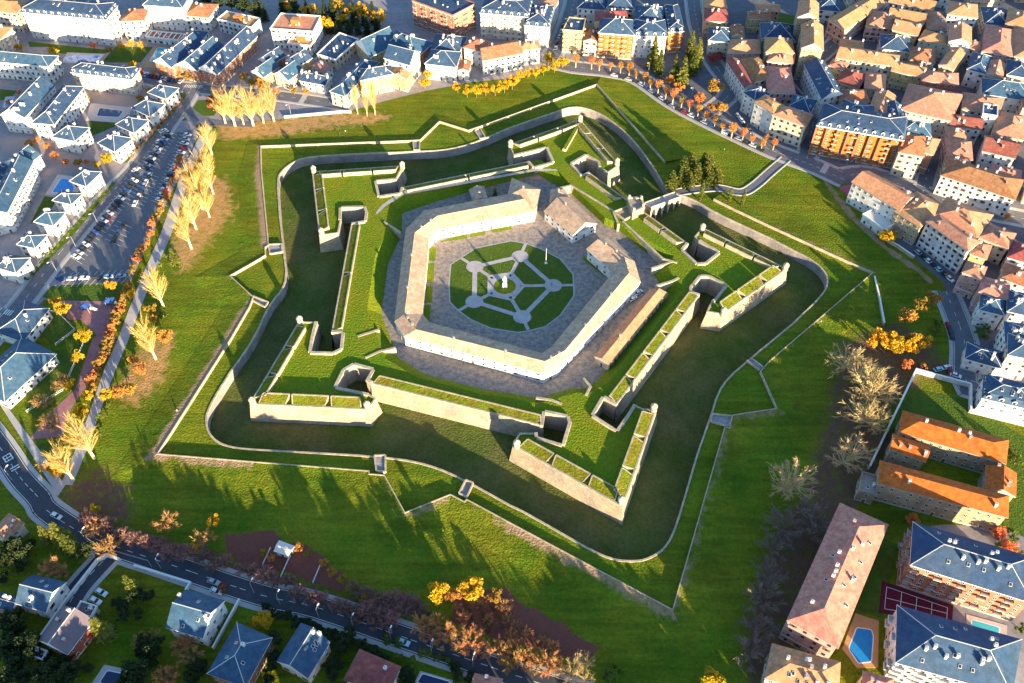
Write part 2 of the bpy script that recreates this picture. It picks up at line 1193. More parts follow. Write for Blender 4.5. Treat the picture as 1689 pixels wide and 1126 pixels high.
[-118.7,128.7]],
"fence":[["garden_wall",
"long white garden wall between the lower road and the lawn",
[[-125.5,-136.7],
[-105.1,-142.8],
[-105.9,-145.5]],1.6,0.5],
["garden_wall",
"pale wall curving round the dark driveway beside the purple roofed house",
[[-149.5,-166.3],
[-144.4,-149.7],
[-138.5,-134.7],
[-135.9,-132.9],
[-131.0,-134.4]],1.5,0.6],
["garden_wall",
"white wall right of the white walled blue roofed house",
[[-87.6,-148.5],
[-92.5,-164.8]],1.6,0.4],
["garden_wall",
"white wall around the lawn beside the orange roofed courtyard building",
[[132.1,-96.9],
[163.6,-50.6],
[182.9,-58.2]],2.2,0.6],
["garden_wall",
"pale wall around the white block beside the walled lawn",
[[182.9,-58.2],
[178.5,-70.6],
[197.7,-77.2]],2.0,0.6],
["fence",
"pale low fence winding between lawn and playground paving",
[[-199.8,-18.6],
[-193.3,-18.6],
[-182.0,-29.1],
[-187.3,-37.5]],1.2,0.3],
["fence",
"pale low fence running down beside the red playground path",
[[-175.9,-35.8],
[-176.0,-61.4],
[-186.2,-71.9]],1.2,0.3],
["retaining_wall",
"pale wall along the green verge left of the poplar row",
[[-122.1,126.5],
[-91.6,131.8],
[-86.5,131.5]],1.2,0.6],
["retaining_wall",
"curved stone wall at the edge of the slope below the yellow tree",
[[174.8,28.1],
[178.6,23.8],
[183.6,16.4]],1.6,0.5],
["guard_rail",
"dark metal rail along the outer curve of the lower road",
[[-145.0,-126.2],
[-139.7,-129.4],
[-121.6,-134.6],
[-119.7,-136.9]],1.0,0.2],
["retaining_wall",
"thin stone wall running down the slope from the right-hand star point",
[[162.0,3.6],
[160.4,-10.7],
[158.3,-24.7]],1.5,0.5],
["ramp_wall",
"pale ramp wall on the bank left of the upper barracks bend",
[[-58.7,36.2],
[-50.3,28.6]],4.3,0.9],
["ramp_wall",
"pale ramp wall on the bank beside the lower left barracks corner",
[[-62.3,-35.8],
[-53.8,-31.9]],4.3,0.9],
["ramp_wall",
"pale stepped ramp wall below the lower left barracks corner",
[[-57.8,-47.4],
[-52.5,-44.0],
[-46.0,-41.9]],4.3,0.9],
["ramp_wall",
"pale ramp wall on the bank below the bottom barracks corner",
[[10.5,-67.4],
[16.5,-68.5],
[20.3,-70.4]],4.3,0.9],
["ramp_wall",
"short pale ramp wall right of the bottom barracks corner",
[[29.4,-57.6],
[31.9,-61.9],
[29.9,-66.2]],4.3,0.9],
["ramp_wall",
"pale ramp wall under the gate passage wall end",
[[62.8,5.1],
[73.1,10.0]],4.3,0.9],
["ramp_wall",
"pale ramp wall at the upper end of the long annex",
[[63.7,-5.7],
[70.9,-2.8],
[74.2,-0.8]],4.3,0.9],
["fence",
"thin pale fence between the two dark allotments",
[[-73.6,-131.0],
[-75.7,-140.2]],1.0,0.2],
["fence",
"thin pale fence at the left of the dark allotments",
[[-81.1,-129.6],
[-82.6,-135.7]],1.0,0.2],
["fence",
"thin fence at the right of the dark allotments",
[[-63.1,-135.6],
[-64.7,-142.4]],1.0,0.2]],
"tree":[["plume",22,
"tall bare golden poplar beside the pale promenade",
[[-143.0,44.2],
[-146.1,22.0],
[-148.8,-15.1],
[-144.0,-44.6],
[-153.3,-93.1],
[-157.7,-102.6],
[-151.7,71.0],
[-152.1,56.8],
[-145.2,61.5],
[-153.3,93.5],
[-151.0,78.3],
[-147.8,50.0],
[-147.2,35.4]],1.15],
["plume",20,
"tall bare golden poplar by the roundabout corner",
[[-152.7,121.5],
[-146.9,118.7],
[-142.7,120.4],
[-137.3,119.3],
[-132.2,121.6],
[-127.0,123.3]],1.35],
["plume",19,
"slender pale poplar standing before the yellow apartment house",
[[-82.9,130.4],
[-77.5,128.7],
[-73.3,129.8]],0.6],
["bare",14,
"bare pale tree on the brown earth by the walled lawn",
[[134.8,-51.0],
[138.6,-54.7],
[139.6,-63.3],
[139.7,-66.2],
[137.5,-79.3],
[134.0,-77.9],
[122.4,-95.7],
[126.2,-93.0],
[101.9,-106.0],
[98.1,-107.3]],1.25],
["bare_shaded",11,
"bare dusky tree in the shade of the lower right slope",
[[94.0,-123.5],
[89.5,-130.4],
[86.3,-141.5],
[83.3,-148.9],
[79.8,-160.0],
[75.7,-166.8],
[103.4,-118.8],
[104.9,-125.8]],1.2],
["round_yellow",11,
"broad golden tree at the foot of the stone stair wall",
[[150.2,-37.1],
[154.8,-38.8]],1.2],
["round_orange",9,
"rounded orange tree on the upper right glacis edge",
[[166.3,-24.9],
[165.5,-38.1],
[175.1,-17.6],
[182.0,-12.9]],1.0],
["round_yellow",9,
"golden tree beside the dark car park",
[[157.6,-41.3],
[163.3,-41.2],
[168.2,-37.8]],1.0],
["shrub_orange",4,
"rounded orange shrub beside the walled yard",
[[167.2,-49.1],
[160.6,-48.3]],1.3],
["round_yellow",7,
"yellow-green tree against the white building by the slope",
[[176.1,28.1],
[172.9,27.1]],1.2],
["street",7.5,
"pollarded orange street tree along the avenue",
[[37.6,178.1],
[46.6,176.2],
[51.0,174.8],
[57.2,173.5],
[62.9,171.4],
[67.6,168.6],
[71.1,164.0],
[75.5,159.2],
[78.2,154.6],
[82.1,150.5],
[85.9,145.9],
[89.3,141.4],
[93.4,136.9],
[97.2,133.0],
[101.1,128.0],
[104.7,123.6],
[108.5,117.9],
[111.9,113.6],
[116.2,109.2],
[121.3,105.9],
[125.2,102.3],
[129.8,98.5]],1.0],
["street",7.5,
"pollarded yellow street tree at the avenue end",
[[136.1,98.8],
[132.8,102.9]],1.0],
["round_orange",7,
"clipped dark orange tree in the avenue garden",
[[93.5,151.3],
[89.7,159.3],
[103.7,140.5],
[109.4,133.0],
[113.4,131.5]],1.1],
["round_orange",13,
"great orange tree beside the red roofed white house",
[[113.2,149.1]],1.2],
["conifer",17,
"tall yellow-green conifer of the avenue garden",
[[92.9,165.0],
[84.6,169.9],
[104.1,170.0],
[106.9,176.7],
[81.9,178.3],
[96.6,160.1],
[104.9,188.7]],1.0],
["conifer",11,
"green conifer standing by the citadel entrance",
[[79.6,67.5],
[84.1,70.4],
[88.0,68.5],
[92.9,73.4],
[98.7,75.8],
[102.4,72.4],
[90.6,78.2],
[97.2,82.2],
[98.8,68.6],
[86.2,77.2]],1.7],
["cypress",11,
"dark green cypress beside the entrance path",
[[106.4,56.5],
[111.8,53.0],
[92.5,57.6]],1.0],
["conifer",8,
"small conifer behind the citadel barracks",
[[-7.2,58.9]],1.0],
["conifer",9,
"green conifer beside the pale promenade",
[[-149.8,10.6]],1.1],
["shrub_green",3,
"low green shrub beside the pale promenade",
[[-156.1,15.9],
[-156.5,9.7],
[-147.1,-21.1],
[-155.5,-69.2],
[-154.3,-82.6],
[-156.1,-61.5],
[-154.7,-73.8],
[-156.6,-75.3],
[-156.7,109.5],
[-156.0,113.8]],1.0],
["shrub_orange",4,
"orange autumn shrub in the hedge between car park and promenade",
[[-167.8,88.9],
[-167.4,84.9],
[-167.9,80.5],
[-166.1,75.6],
[-166.8,73.7],
[-167.2,69.9],
[-168.0,66.8],
[-167.4,61.0],
[-166.4,57.8],
[-167.0,56.1],
[-167.5,51.5],
[-166.7,47.5],
[-167.0,46.3],
[-167.1,41.4],
[-167.7,39.5],
[-167.8,36.5],
[-166.5,31.3],
[-167.6,29.5],
[-166.8,25.7],
[-166.7,22.0],
[-167.7,20.0],
[-167.6,16.9],
[-168.4,14.2],
[-167.6,11.9],
[-168.4,7.6],
[-168.1,4.9]],1.0],
["shrub_orange",4.5,
"orange autumn shrub in the hedge beside the red playground path",
[[-166.9,-3.3],
[-166.1,-5.8],
[-166.9,-8.6],
[-166.4,-11.4],
[-166.4,-15.1],
[-166.5,-17.4],
[-165.7,-19.1],
[-166.8,-22.0],
[-165.4,-25.4],
[-166.3,-27.4],
[-166.2,-30.2],
[-166.1,-33.2],
[-164.6,-36.2],
[-164.7,-38.7],
[-166.1,-39.8],
[-164.3,-43.2],
[-164.9,-45.9],
[-164.6,-48.1],
[-165.4,-49.2],
[-165.1,-51.5],
[-164.6,-55.3],
[-165.1,-55.9],
[-165.3,-58.4],
[-164.1,-61.1]],1.0],
["round_yellow",7,
"round golden tree in the playground",
[[-174.7,-36.0],
[-193.9,-15.5],
[-188.6,-20.1],
[-163.2,-10.7],
[-173.1,-5.9]],1.0],
["round_yellow",6,
"yellow tree at the lower end of the playground",
[[-163.3,-66.4],
[-163.2,-73.9],
[-174.2,-46.4],
[-173.0,-61.0],
[-164.3,-94.7],
[-164.1,-100.1],
[-156.0,-66.3]],1.0],
["bare_orange",8,
"rusty bare tree on the playground island",
[[-172.8,-79.7],
[-180.1,-69.3],
[-175.5,-60.1],
[-164.4,-99.9]],1.0],
["round_orange",6,
"orange tree on the slope below the promenade",
[[-148.4,-63.2],
[-151.6,-64.8],
[-147.1,-52.9],
[-151.3,-47.2],
[-141.8,-35.5],
[-149.9,-25.0],
[-152.1,-19.5]],1.1],
["round_yellow",9,
"bright golden tree on the lower lawn edge",
[[-22.4,-147.8],
[-11.5,-147.3]],1.0],
["round_orange",6,
"small pale orange tree on the lower lawn edge",
[[-3.9,-148.3],
[-17.8,-148.3]],1.0],
["bare_orange",7,
"bare orange tree in the row above the lower road",
[[-26.5,-159.0],
[-22.9,-156.9],
[-23.1,-161.5],
[-19.1,-162.0],
[-14.9,-163.0],
[-11.2,-163.5],
[-7.5,-165.5],
[-3.1,-166.5],
[1.0,-168.9],
[1.6,-167.9],
[5.4,-169.1],
[9.3,-170.3],
[13.1,-171.3]],1.0],
["bare",7,
"grey bare tree at the right end of the lower allotments",
[[21.8,-169.8],
[24.7,-169.8],
[19.7,-173.2],
[23.5,-174.6],
[16.4,-172.7]],1.0],
["shrub_green",6,
"grey-green bush near the lower right lawn",
[[32.2,-173.0]],1.0],
["round_yellow",8,
"golden tree at the bottom edge of the lawn",
[[62.3,-175.6]],1.2],
["bare_purple",5,
"purplish bare shrub in the hedge above the lower road",
[[-147.8,-119.3],
[-144.1,-121.2],
[-143.6,-120.8],
[-141.6,-122.0],
[-138.4,-122.7],
[-136.9,-124.7],
[-133.9,-127.3],
[-132.0,-126.6],
[-127.5,-127.2],
[-123.7,-128.4],
[-121.5,-129.2],
[-118.5,-130.3],
[-114.3,-132.9],
[-110.3,-132.6],
[-107.7,-132.9],
[-103.1,-134.0],
[-98.3,-137.3],
[-94.8,-135.8],
[-88.9,-138.6],
[-84.7,-139.2],
[-80.5,-141.3],
[-76.3,-143.2],
[-72.9,-142.7],
[-68.8,-146.8],
[-63.5,-148.5],
[-60.4,-149.3],
[-55.6,-150.8],
[-52.5,-151.6],
[-50.1,-153.1],
[-48.2,-154.8],
[-44.9,-153.2],
[-42.1,-156.9],
[-40.5,-155.1],
[-37.6,-156.3]],1.0],
["bare_orange",7,
"orange bare tree above the bend of the lower road",
[[-141.6,-123.8],
[-117.2,-122.6],
[-147.7,-140.1],
[-151.2,-139.0],
[-134.9,-131.5],
[-103.4,-128.5]],1.0],
["round_yellow",5,
"small yellow tree beside the allotment shed",
[[-102.4,-120.8],
[-144.9,-116.0],
[-106.5,-131.6]],1.0],
["shrub_red",4.5,
"round red shrub at the roadside by the white house",
[[-93.8,-145.0]],1.2],
["round_yellow",7,
"round golden tree behind the blue roofed houses",
[[-77.4,-156.6],
[-78.2,-156.6]],1.0],
["conifer",13,
"yellow-green conifer in the lower left gardens",
[[-157.4,-127.1],
[-122.6,-145.8],
[-127.6,-160.5],
[-151.9,-127.7],
[-147.3,-131.8]],1.2],
["dark_tree",9,
"dark green tree in the shaded lower left gardens",
[[-163.2,-133.8],
[-166.5,-136.1],
[-155.6,-157.7],
[-155.0,-165.7],
[-150.2,-170.6],
[-144.9,-174.4],
[-151.4,-174.9],
[-139.2,-174.4],
[-132.7,-173.9],
[-112.6,-174.3],
[-112.9,-176.5],
[-141.6,-132.5],
[-109.3,-165.6],
[-158.8,-159.7],
[-147.2,-165.7]],1.1],
["bare_orange",6,
"rusty bare shrub in the gardens by the white house",
[[-102.5,-165.1],
[-99.6,-163.1],
[-102.6,-173.8],
[-97.9,-168.0],
[-115.3,-163.1],
[-111.6,-162.1],
[-104.3,-174.8]],1.0],
["shrub_green",3.5,
"rounded green bush along the lower road verge",
[[-38.4,-162.0],
[-34.7,-163.0],
[-34.0,-167.5],
[-25.8,-166.5],
[-21.4,-167.4],
[-17.9,-168.9],
[-30.0,-168.9]],1.0],
["dark_tree",10,
"dark tree behind the top of the villas",
[[-182.9,241.7],
[-175.1,241.8],
[-166.5,237.8],
[-159.9,233.9],
[-191.7,245.7]],1.0],
["dark_conifer",14,
"dark conifer of the wooded park at the top",
[[-152.5,231.6],
[-157.5,237.5],
[-142.0,237.6],
[-128.1,224.0],
[-124.0,227.9],
[-116.1,220.3],
[-109.9,216.6],
[-104.1,215.7],
[-98.3,214.8],
[-92.6,214.8],
[-86.9,213.9],
[-81.7,218.6],
[-102.9,228.0],
[-109.8,229.9],
[-95.9,226.1],
[-90.2,226.2],
[-84.6,228.1],
[-114.9,231.8],
[-127.4,237.7],
[-135.9,241.6]],1.0],
["round_yellow",10,
"yellow tree of the wooded park at the top",
[[-110.9,216.9],
[-103.6,226.5],
[-98.4,230.4],
[-124.7,232.2],
[-90.5,228.5],
[-107.1,238.2],
[-80.5,224.7],
[-140.5,240.0],
[-92.1,234.3]],1.0],
["round_yellow",6,
"golden tree in the gardens of the upper left villas",
[[-289.1,193.4],
[-266.6,188.2],
[-217.4,174.8],
[-229.9,195.5],
[-224.9,197.3],
[-219.4,197.3],
[-203.5,84.7],
[-207.7,80.9],
[-225.9,102.0]],1.0],
["round_orange",6,
"orange tree before the three brick terraces",
[[-195.9,168.2],
[-188.8,165.0],
[-181.8,161.8],
[-175.6,161.8],
[-167.3,160.2],
[-151.0,161.9],
[-144.4,155.5],
[-140.9,155.5],
[-137.5,152.4],
[-129.7,147.7],
[-120.5,149.3],
[-113.3,147.8]],1.1],
["shrub_red",5,
"red leaved tree on the roundabout lawn",
[[-164.6,140.5],
[-160.6,134.4]],1.3],
["shrub_orange",4,
"orange bush at the top end of the promenade",
[[-164.7,116.0]],1.4],
["round_yellow",8,
"golden tree along the top edge of the glacis",
[[-48.0,154.7],
[-46.9,164.4],
[-29.5,151.6],
[-24.1,147.0],
[-18.9,147.0],
[-13.8,148.6],
[-8.6,148.6],
[-3.4,151.8],
[0.9,155.0],
[1.9,158.2],
[5.4,164.7],
[9.8,166.3],
[14.3,166.3],
[18.8,169.7],
[25.1,173.0],
[-89.3,143.5],
[-87.3,148.2]],1.0],
["round_yellow",6,
"yellow-green tree beside the avenue kerb",
[[21.8,181.1],
[29.8,177.8],
[31.7,179.5],
[22.8,184.5]],1.1],
["shrub_red",6,
"dark red tree beside the tiled corner house",
[[118.1,183.3],
[121.6,188.5]],1.2],
["street",6,
"small orange tree on the wide old town street",
[[225.5,56.6],
[231.9,55.4],
[213.9,64.9],
[234.2,41.6]],1.0],
["shrub_green",4,
"green shrub in the yard of the white right-hand block",
[[180.8,-24.8],
[178.1,-29.3],
[197.1,-31.0],
[200.0,-26.5],
[168.6,-127.6],
[174.0,-124.6],
[164.2,-158.0],
[186.7,-91.6],
[186.8,-94.3]],1.2],
["round_orange",6,
"orange tree between the courtyard building and the brick block",
[[169.3,-130.4],
[168.1,-125.1],
[171.9,-132.1],
[140.3,-119.7]],1.0],
["dark_tree",5,
"dark bush crowding the shaded hedge gardens lower left",
[[-165.5,-134.3],
[-166.4,-142.1],
[-170.2,-136.4],
[-162.0,-129.5],
[-162.9,-138.2],
[-170.5,-134.4],
[-162.1,-135.6],
[-163.6,-130.8],
[-169.9,-130.1],
[-155.6,-160.6],
[-155.2,-159.5],
[-157.3,-159.3],
[-161.3,-156.3],
[-154.5,-159.2],
[-158.7,-155.0],
[-154.2,-165.6],
[-151.3,-172.6],
[-151.9,-173.4],
[-148.0,-163.7],
[-151.6,-168.9],
[-155.9,-168.1],
[-147.5,-164.4],
[-150.9,-164.5],
[-147.7,-173.5],
[-155.9,-163.1],
[-141.2,-172.2],
[-143.2,-168.6],
[-135.6,-175.1],
[-137.9,-171.1],
[-136.3,-168.7],
[-136.7,-169.3],
[-134.3,-175.3],
[-141.5,-172.3],
[-121.0,-148.4],
[-122.9,-154.8],
[-116.7,-148.2],
[-118.2,-154.4],
[-124.1,-151.9],
[-126.8,-150.1],
[-110.1,-170.0],
[-110.7,-163.6],
[-113.1,-173.4],
[-111.7,-168.3],
[-112.0,-175.0],
[-113.4,-162.7],
[-109.6,-166.7],
[-114.4,-165.2],
[-113.9,-166.7],
[-134.0,-172.8],
[-133.5,-174.0],
[-134.1,-174.0],
[-128.8,-171.8],
[-94.7,-170.5],
[-94.3,-171.7],
[-96.3,-175.3],
[-96.3,-171.4],
[-93.7,-171.3]],1.1],
["dark_tree",3.6,
"dark hedge bush along the lower road verge",
[[-78.9,-151.0],
[-77.1,-151.8],
[-75.8,-153.8],
[-74.0,-154.4],
[-71.8,-154.5],
[-71.1,-154.1],
[-69.1,-155.3],
[-67.0,-157.0],
[-65.8,-156.2],
[-64.0,-156.8],
[-62.6,-158.2],
[-60.6,-158.0],
[-58.9,-159.7],
[-57.2,-159.8],
[-55.5,-160.0],
[-53.9,-161.8],
[-52.2,-161.9],
[-51.3,-161.8],
[-49.3,-162.6],
[-47.6,-163.1],
[-45.9,-163.9],
[-44.9,-164.5],
[-42.9,-165.7],
[-41.5,-165.7],
[-39.7,-167.7],
[-38.1,-168.2]],1.2],
["dark_tree",4.5,
"dark bush in the hedge gardens between the blue and red roofs",
[[-72.9,-174.9],
[-71.5,-168.8],
[-72.6,-168.7],
[-72.7,-162.2],
[-72.2,-168.8],
[-72.7,-171.2],
[-52.9,-164.9],
[-52.5,-168.9],
[-53.0,-170.9],
[-54.7,-170.5],
[-53.1,-173.6],
[-53.7,-173.0],
[-52.1,-170.7],
[-49.7,-160.0],
[-51.7,-165.8],
[-51.2,-163.8],
[-57.5,-161.6],
[-52.2,-161.5],
[-57.3,-163.2],
[-30.5,-172.4],
[-31.5,-173.7],
[-30.7,-173.7],
[-31.4,-174.6],
[-30.0,-174.7],
[-10.5,-174.0],
[-16.1,-171.7],
[-15.2,-173.7],
[-15.6,-171.1],
[-16.1,-170.6],
[-10.8,-174.7]],1.1],
["shrub_green",2.2,
"clipped hedge bush before the row of five villas",
[[-213.6,1.1],
[-212.4,4.0],
[-211.6,8.1],
[-210.6,11.6],
[-209.8,15.7],
[-208.6,18.9],
[-207.8,23.5],
[-206.8,27.2],
[-205.6,30.7],
[-204.8,35.2],
[-203.5,38.8],
[-202.2,42.0],
[-201.7,47.8],
[-200.5,51.9],
[-199.0,54.9],
[-198.3,60.6],
[-197.0,64.5]],1.0],
["shrub_orange",2.5,
"yellowing hedge bush before the four upper villas",
[[-192.8,90.0],
[-192.2,94.2],
[-191.6,98.8],
[-190.8,103.0],
[-189.8,106.3],
[-189.0,110.2],
[-187.8,113.1],
[-186.8,116.6],
[-186.0,121.1],
[-185.0,124.8],
[-184.1,129.0],
[-183.1,133.1],
[-182.2,137.4],
[-181.2,141.5]],1.0],
["round_orange",4.5,
"rusty tree in the courts of the upper left blocks",
[[-247.6,98.6],
[-245.9,102.7],
[-239.0,97.3],
[-232.2,89.4],
[-224.8,84.2],
[-218.1,82.9],
[-213.8,84.2],
[-271.5,146.4],
[-266.0,143.3],
[-273.9,137.2],
[-232.3,140.4],
[-203.2,140.6],
[-200.2,148.3],
[-198.1,153.1],
[-248.6,152.8],
[-271.4,194.5],
[-247.1,196.4],
[-236.2,191.2],
[-211.0,167.5],
[-203.9,167.6]],1.1],
["shrub_green",1.6,
"low green row of crops in the right allotments",
[[-13.8,-149.6],
[-12.7,-151.8],
[-11.6,-153.9],
[-10.5,-156.0],
[-9.2,-150.7],
[-8.1,-153.3],
[-7.0,-156.0],
[-6.0,-158.5],
[-4.6,-151.2],
[-3.1,-153.9],
[-2.0,-157.0]],1.0],
["round_orange",4,
"small rusty bush at the edge of the dark allotments",
[[-82.7,-131.9],
[-79.6,-134.2],
[-70.8,-130.4],
[-67.8,-132.4],
[-62.0,-135.9],
[-58.4,-139.2],
[-54.9,-142.0],
[-50.3,-145.3],
[-46.9,-148.6],
[-43.7,-149.6]],1.0],
["bare_orange",4,
"small orchard tree in the right allotments",
[[-16.2,-151.2],
[-14.0,-155.4],
[-10.2,-150.1],
[-7.2,-149.0],
[-6.0,-155.3],
[-1.1,-151.1],
[-0.0,-155.3],
[1.0,-161.0],
[2.5,-157.4],
[6.5,-160.4],
[10.4,-162.5],
[3.5,-163.5],
[14.3,-164.5],
[8.4,-166.0]],1.0],
["bare_purple",4,
"russet shrub along the lawn edge above the lower allotments",
[[-50.4,-144.8],
[-47.1,-146.9],
[-43.9,-148.0],
[-40.7,-149.1],
[-37.7,-148.5],
[-34.6,-149.1],
[-31.5,-149.6],
[-29.4,-151.2],
[-36.5,-151.2],
[-39.4,-152.3],
[-33.3,-152.3],
[-27.2,-153.3],
[-43.5,-151.2],
[-46.6,-151.2]],1.2]],
"halls":[["pale tiled white hall with gabled front right of the courtyard passage",
[[16.5,42.9],
[28.8,26.3],
[40.0,34.3],
[28.5,53.1]],5,
"gable",0.55],
["broad pale hipped building closing the upper end of the barracks",
[[-0.9,52.1],
[11.7,41.4],
[14.2,57.2],
[1.1,65.5]],6.6,
"hip",0.4,
"wh",
"hall"],
["small lean chapel end with pinkish roof behind the white hall",
[[19.2,50.2],
[28.6,54.6],
[25.8,61.2],
[19.9,59.7]],4,
"hip",0.5,
"cr",
"chapel",False],
["small grey roofed shed behind the barracks by the conifer",
[[-19.5,60.0],
[-12.9,62.4],
[-11.1,54.0],
[-17.1,51.4]],4,
"gable",0.4,
"st",
"shed",False],
["long low annex with pinkish roof outside the right barracks range",
[[61.1,-7.6],
[67.7,-9.8],
[39.9,-50.2],
[34.8,-45.8]],3.6,
"gable",0.4,
"cr",
"annex",True,
"r_oc"]],
"zebra":[[[-216.5,-18.0],1.2575201458012235],
[[159.5,83.4],-0.5614936632671003],
[[115.2,114.4],-0.780873307400992],
[[-179.2,157.4],1.5024099832043931],
[[-114.9,144.9],-0.1713791263895086]],
"glyph":[[[-185.4,-92.9],-0.808121524239088],
[[-181.1,-97.4],0]],
"play":[[[-180.9,-17.4],
"small climbing frame with blue roof on the red playground paving"],
[[-171.6,-14.1],
"blue roofed climbing frame by the hedge side of the playground"]],
"ntrav":[[35.3,112.1],
[27.5,91.4]],
"bld":[[[[-287.5,208.6],
[-235.8,199.9],
[-234.2,216.3],
[-286.3,225.9]],17.0,
"mansard",
"sl",
"wh",
"long white apartment block with grey mansard roof at the upper left",
"bal"],
[[[-230.7,207.2],
[-217.8,208.5],
[-218.8,222.3],
[-230.9,221.7]],12.24,
"hip",
"tc",
"wh",
"white wing with terracotta roof joined left of the tall pale block",
""],
[[[-220.2,220.7],
[-196.3,217.6],
[-195.6,235.5],
[-219.5,237.9]],15.48,
"hip",
"sl",
"wh",
"tall white block with many window rows above the red pergola",
""],
[[[-197.5,220.5],
[-182.4,218.0],
[-180.3,234.0],
[-195.4,236.6]],9.06,
"hip",
"tc",
"wh",
"white building with terracotta hip roof left of the flat pale one",
""],
[[[-176.8,217.1],
[-154.3,207.2],
[-151.2,217.9],
[-173.2,226.6]],8.3,
"flat",
"oc",
"wh",
"white flat roofed building with small orange attic by the dark trees",
""],
[[[-201.4,169.4],
[-190.1,162.8],
[-179.1,189.7],
[-190.0,195.6]],8.54,
"gable",
"sl",
"br",
"leftmost of three brick terraces with chimneyed slate roofs",
"ch"],
[[[-187.9,166.5],
[-175.0,159.9],
[-165.8,185.0],
[-178.0,191.8]],8.12,
"gable",
"sl",
"br",
"middle one of three brick terraces with chimneyed slate roofs",
"ch"],
[[[-174.6,162.0],
[-162.9,155.9],
[-149.2,196.7],
[-161.1,202.4]],8.36,
"gable",
"sl",
"br",
"rightmost of three brick terraces with chimneyed slate roofs",
"ch"],
[[[-304.6,167.4],
[-257.5,159.9],
[-255.8,170.2],
[-304.5,178.1]],10.6,
"hip",
"sl",
"wh",
"long white balconied block with grey roof at the left edge",
"bal"],
[[[-242.6,154.6],
[-207.5,147.6],
[-206.1,157.1],
[-241.1,164.2]],10.18,
"mansard",
"sl",
"cr",
"cream block with grey dormered roof facing the pink plaza",
""],
[[[-265.0,113.1],
[-252.0,110.6],
[-246.9,139.9],
[-260.2,143.5]],10.42,
"gable",
"sl",
"wh",
"white block with a row of white dormers on blue slate",
"ch"],
[[[-246.4,106.6],
[-234.9,105.2],
[-231.3,139.9],
[-242.7,142.2]],10.0,
"hip",
"sl",
"wh",
"white block with zigzag blue gables behind the villas",
""],
[[[-233.0,97.0],
[-220.8,93.4],
[-217.3,104.2],
[-229.9,109.5]],8.24,
"hip",
"sl",
"wh",
"white house with grey roof at the foot of the zigzag block",
""],
[[[-196.5,139.0],
[-185.3,133.0],
[-181.5,142.8],
[-193.1,149.0]],7.48,
"hip",
"sl",
"wh",
"white villa with grey hip roof nearest the roundabout",
""],
[[[-201.2,124.7],
[-189.8,117.2],
[-185.1,128.0],
[-196.1,135.1]],7.06,
"hip",
"sl",
"wh",
"white villa with grey hip roof, second from the roundabout",
""],
[[[-204.8,109.2],
[-193.5,102.0],
[-189.4,112.6],
[-200.5,118.6]],7.3,
"hip",
"sl",
"wh",
"white villa with grey hip roof, third from the roundabout",
""],
[[[-208.6,92.7],
[-198.3,85.6],
[-193.0,96.3],
[-203.0,103.2]],7.54,
"hip",
"sl",
"wh",
"white villa with grey hip roof, fourth from the roundabout",
""],
[[[-248.7,75.8],
[-238.8,70.2],
[-234.1,81.5],
[-244.6,86.6]],8.12,
"gable",
"sl",
"wh",
"white gabled house with blue slate roof left of the plaza",
""],
[[[-253.4,62.3],
[-244.9,60.8],
[-243.6,69.6],
[-252.5,71.7]],8.36,
"gable",
"sl",
"wh",
"blue roofed house cut by the left edge above the bright pool row",
""],
[[[-315.5,219.9],
[-295.8,215.5],
[-294.7,229.7],
[-314.7,234.8]],12.6,
"hip",
"oc",
"cr",
"cream house with ochre roof in the top left corner",
""],
[[[-309.4,187.2],
[-295.7,183.1],
[-293.4,201.4],
[-307.8,206.1]],11.18,
"hip",
"oc",
"cr",
"pale balconied house cut by the left edge beside the red pool deck",
"bal"],
[[[-217.8,204.2],
[-196.1,200.1],
[-195.3,207.0],
[-216.9,210.9]],3.92,
"flat",
"br",
"wh",
"low pavilion with brown slatted roof below the tall white block",
""],
[[[-193.8,195.6],
[-183.2,192.3],
[-180.6,206.1],
[-190.9,209.0]],6.0,
"hip",
"sl",
"wh",
"small blue roofed house between pergola and brick terraces",
""],
[[[-140.6,198.7],
[-115.2,195.3],
[-113.5,213.3],
[-137.6,216.5]],12.24,
"flat",
"oc",
"wh",
"big white cube building with ochre terrace roof by the wooded park",
""],
[[[-130.5,192.7],
[-116.7,189.7],
[-115.2,199.3],
[-129.4,201.7]],6.48,
"flat",
"oc",
"wh",
"low white annex with ochre roof before the white cube building",
""],
[[[-111.1,179.5],
[-99.8,173.3],
[-89.5,195.9],
[-101.5,203.3]],7.06,
"flat",
"sl",
"cr",
"grey flat roofed house right of the white cube building",
""],
[[[-145.7,162.5],
[-137.8,156.3],
[-131.5,167.0],
[-139.5,173.6]],6.3,
"gable",
"sl",
"oc",
"ochre gabled house at the street corner, leftmost of its cluster",
""],
[[[-143.8,175.0],
[-136.0,168.5],
[-129.7,178.6],
[-137.3,185.5]],6.54,
"gable",
"sl",
"br",
"red brick gabled house behind the leftmost ochre one",
""],
[[[-128.2,174.9],
[-120.5,167.9],
[-114.2,177.0],
[-122.0,184.1]],6.12,
"gable",
"sl",
"ye",
"yellow gabled house with slate roof in the middle of the cluster",
""],
[[[-132.4,159.7],
[-123.3,153.1],
[-117.3,163.8],
[-126.1,170.4]],6.36,
"gable",
"sl",
"cr",
"cream gabled house with slate roof nearest the orange trees",
""],
[[[-117.2,154.3],
[-102.5,149.6],
[-100.1,157.7],
[-115.1,161.9]],5.6,
"gable",
"sl",
"wh",
"low white row house with blue roof by the street bend",
"ch"],
[[[-113.4,169.6],
[-105.8,162.8],
[-101.3,168.9],
[-109.5,175.6]],5.18,
"hip",
"pk",
"wh",
"small white house with pinkish roof behind the row house",
""],
[[[-89.8,189.0],
[-79.8,172.7],
[-66.1,187.4],
[-75.2,203.1]],9.42,
"gable",
"sl",
"ye",
"yellow gabled house with bright blue roof slopes",
""],
[[[-74.2,185.7],
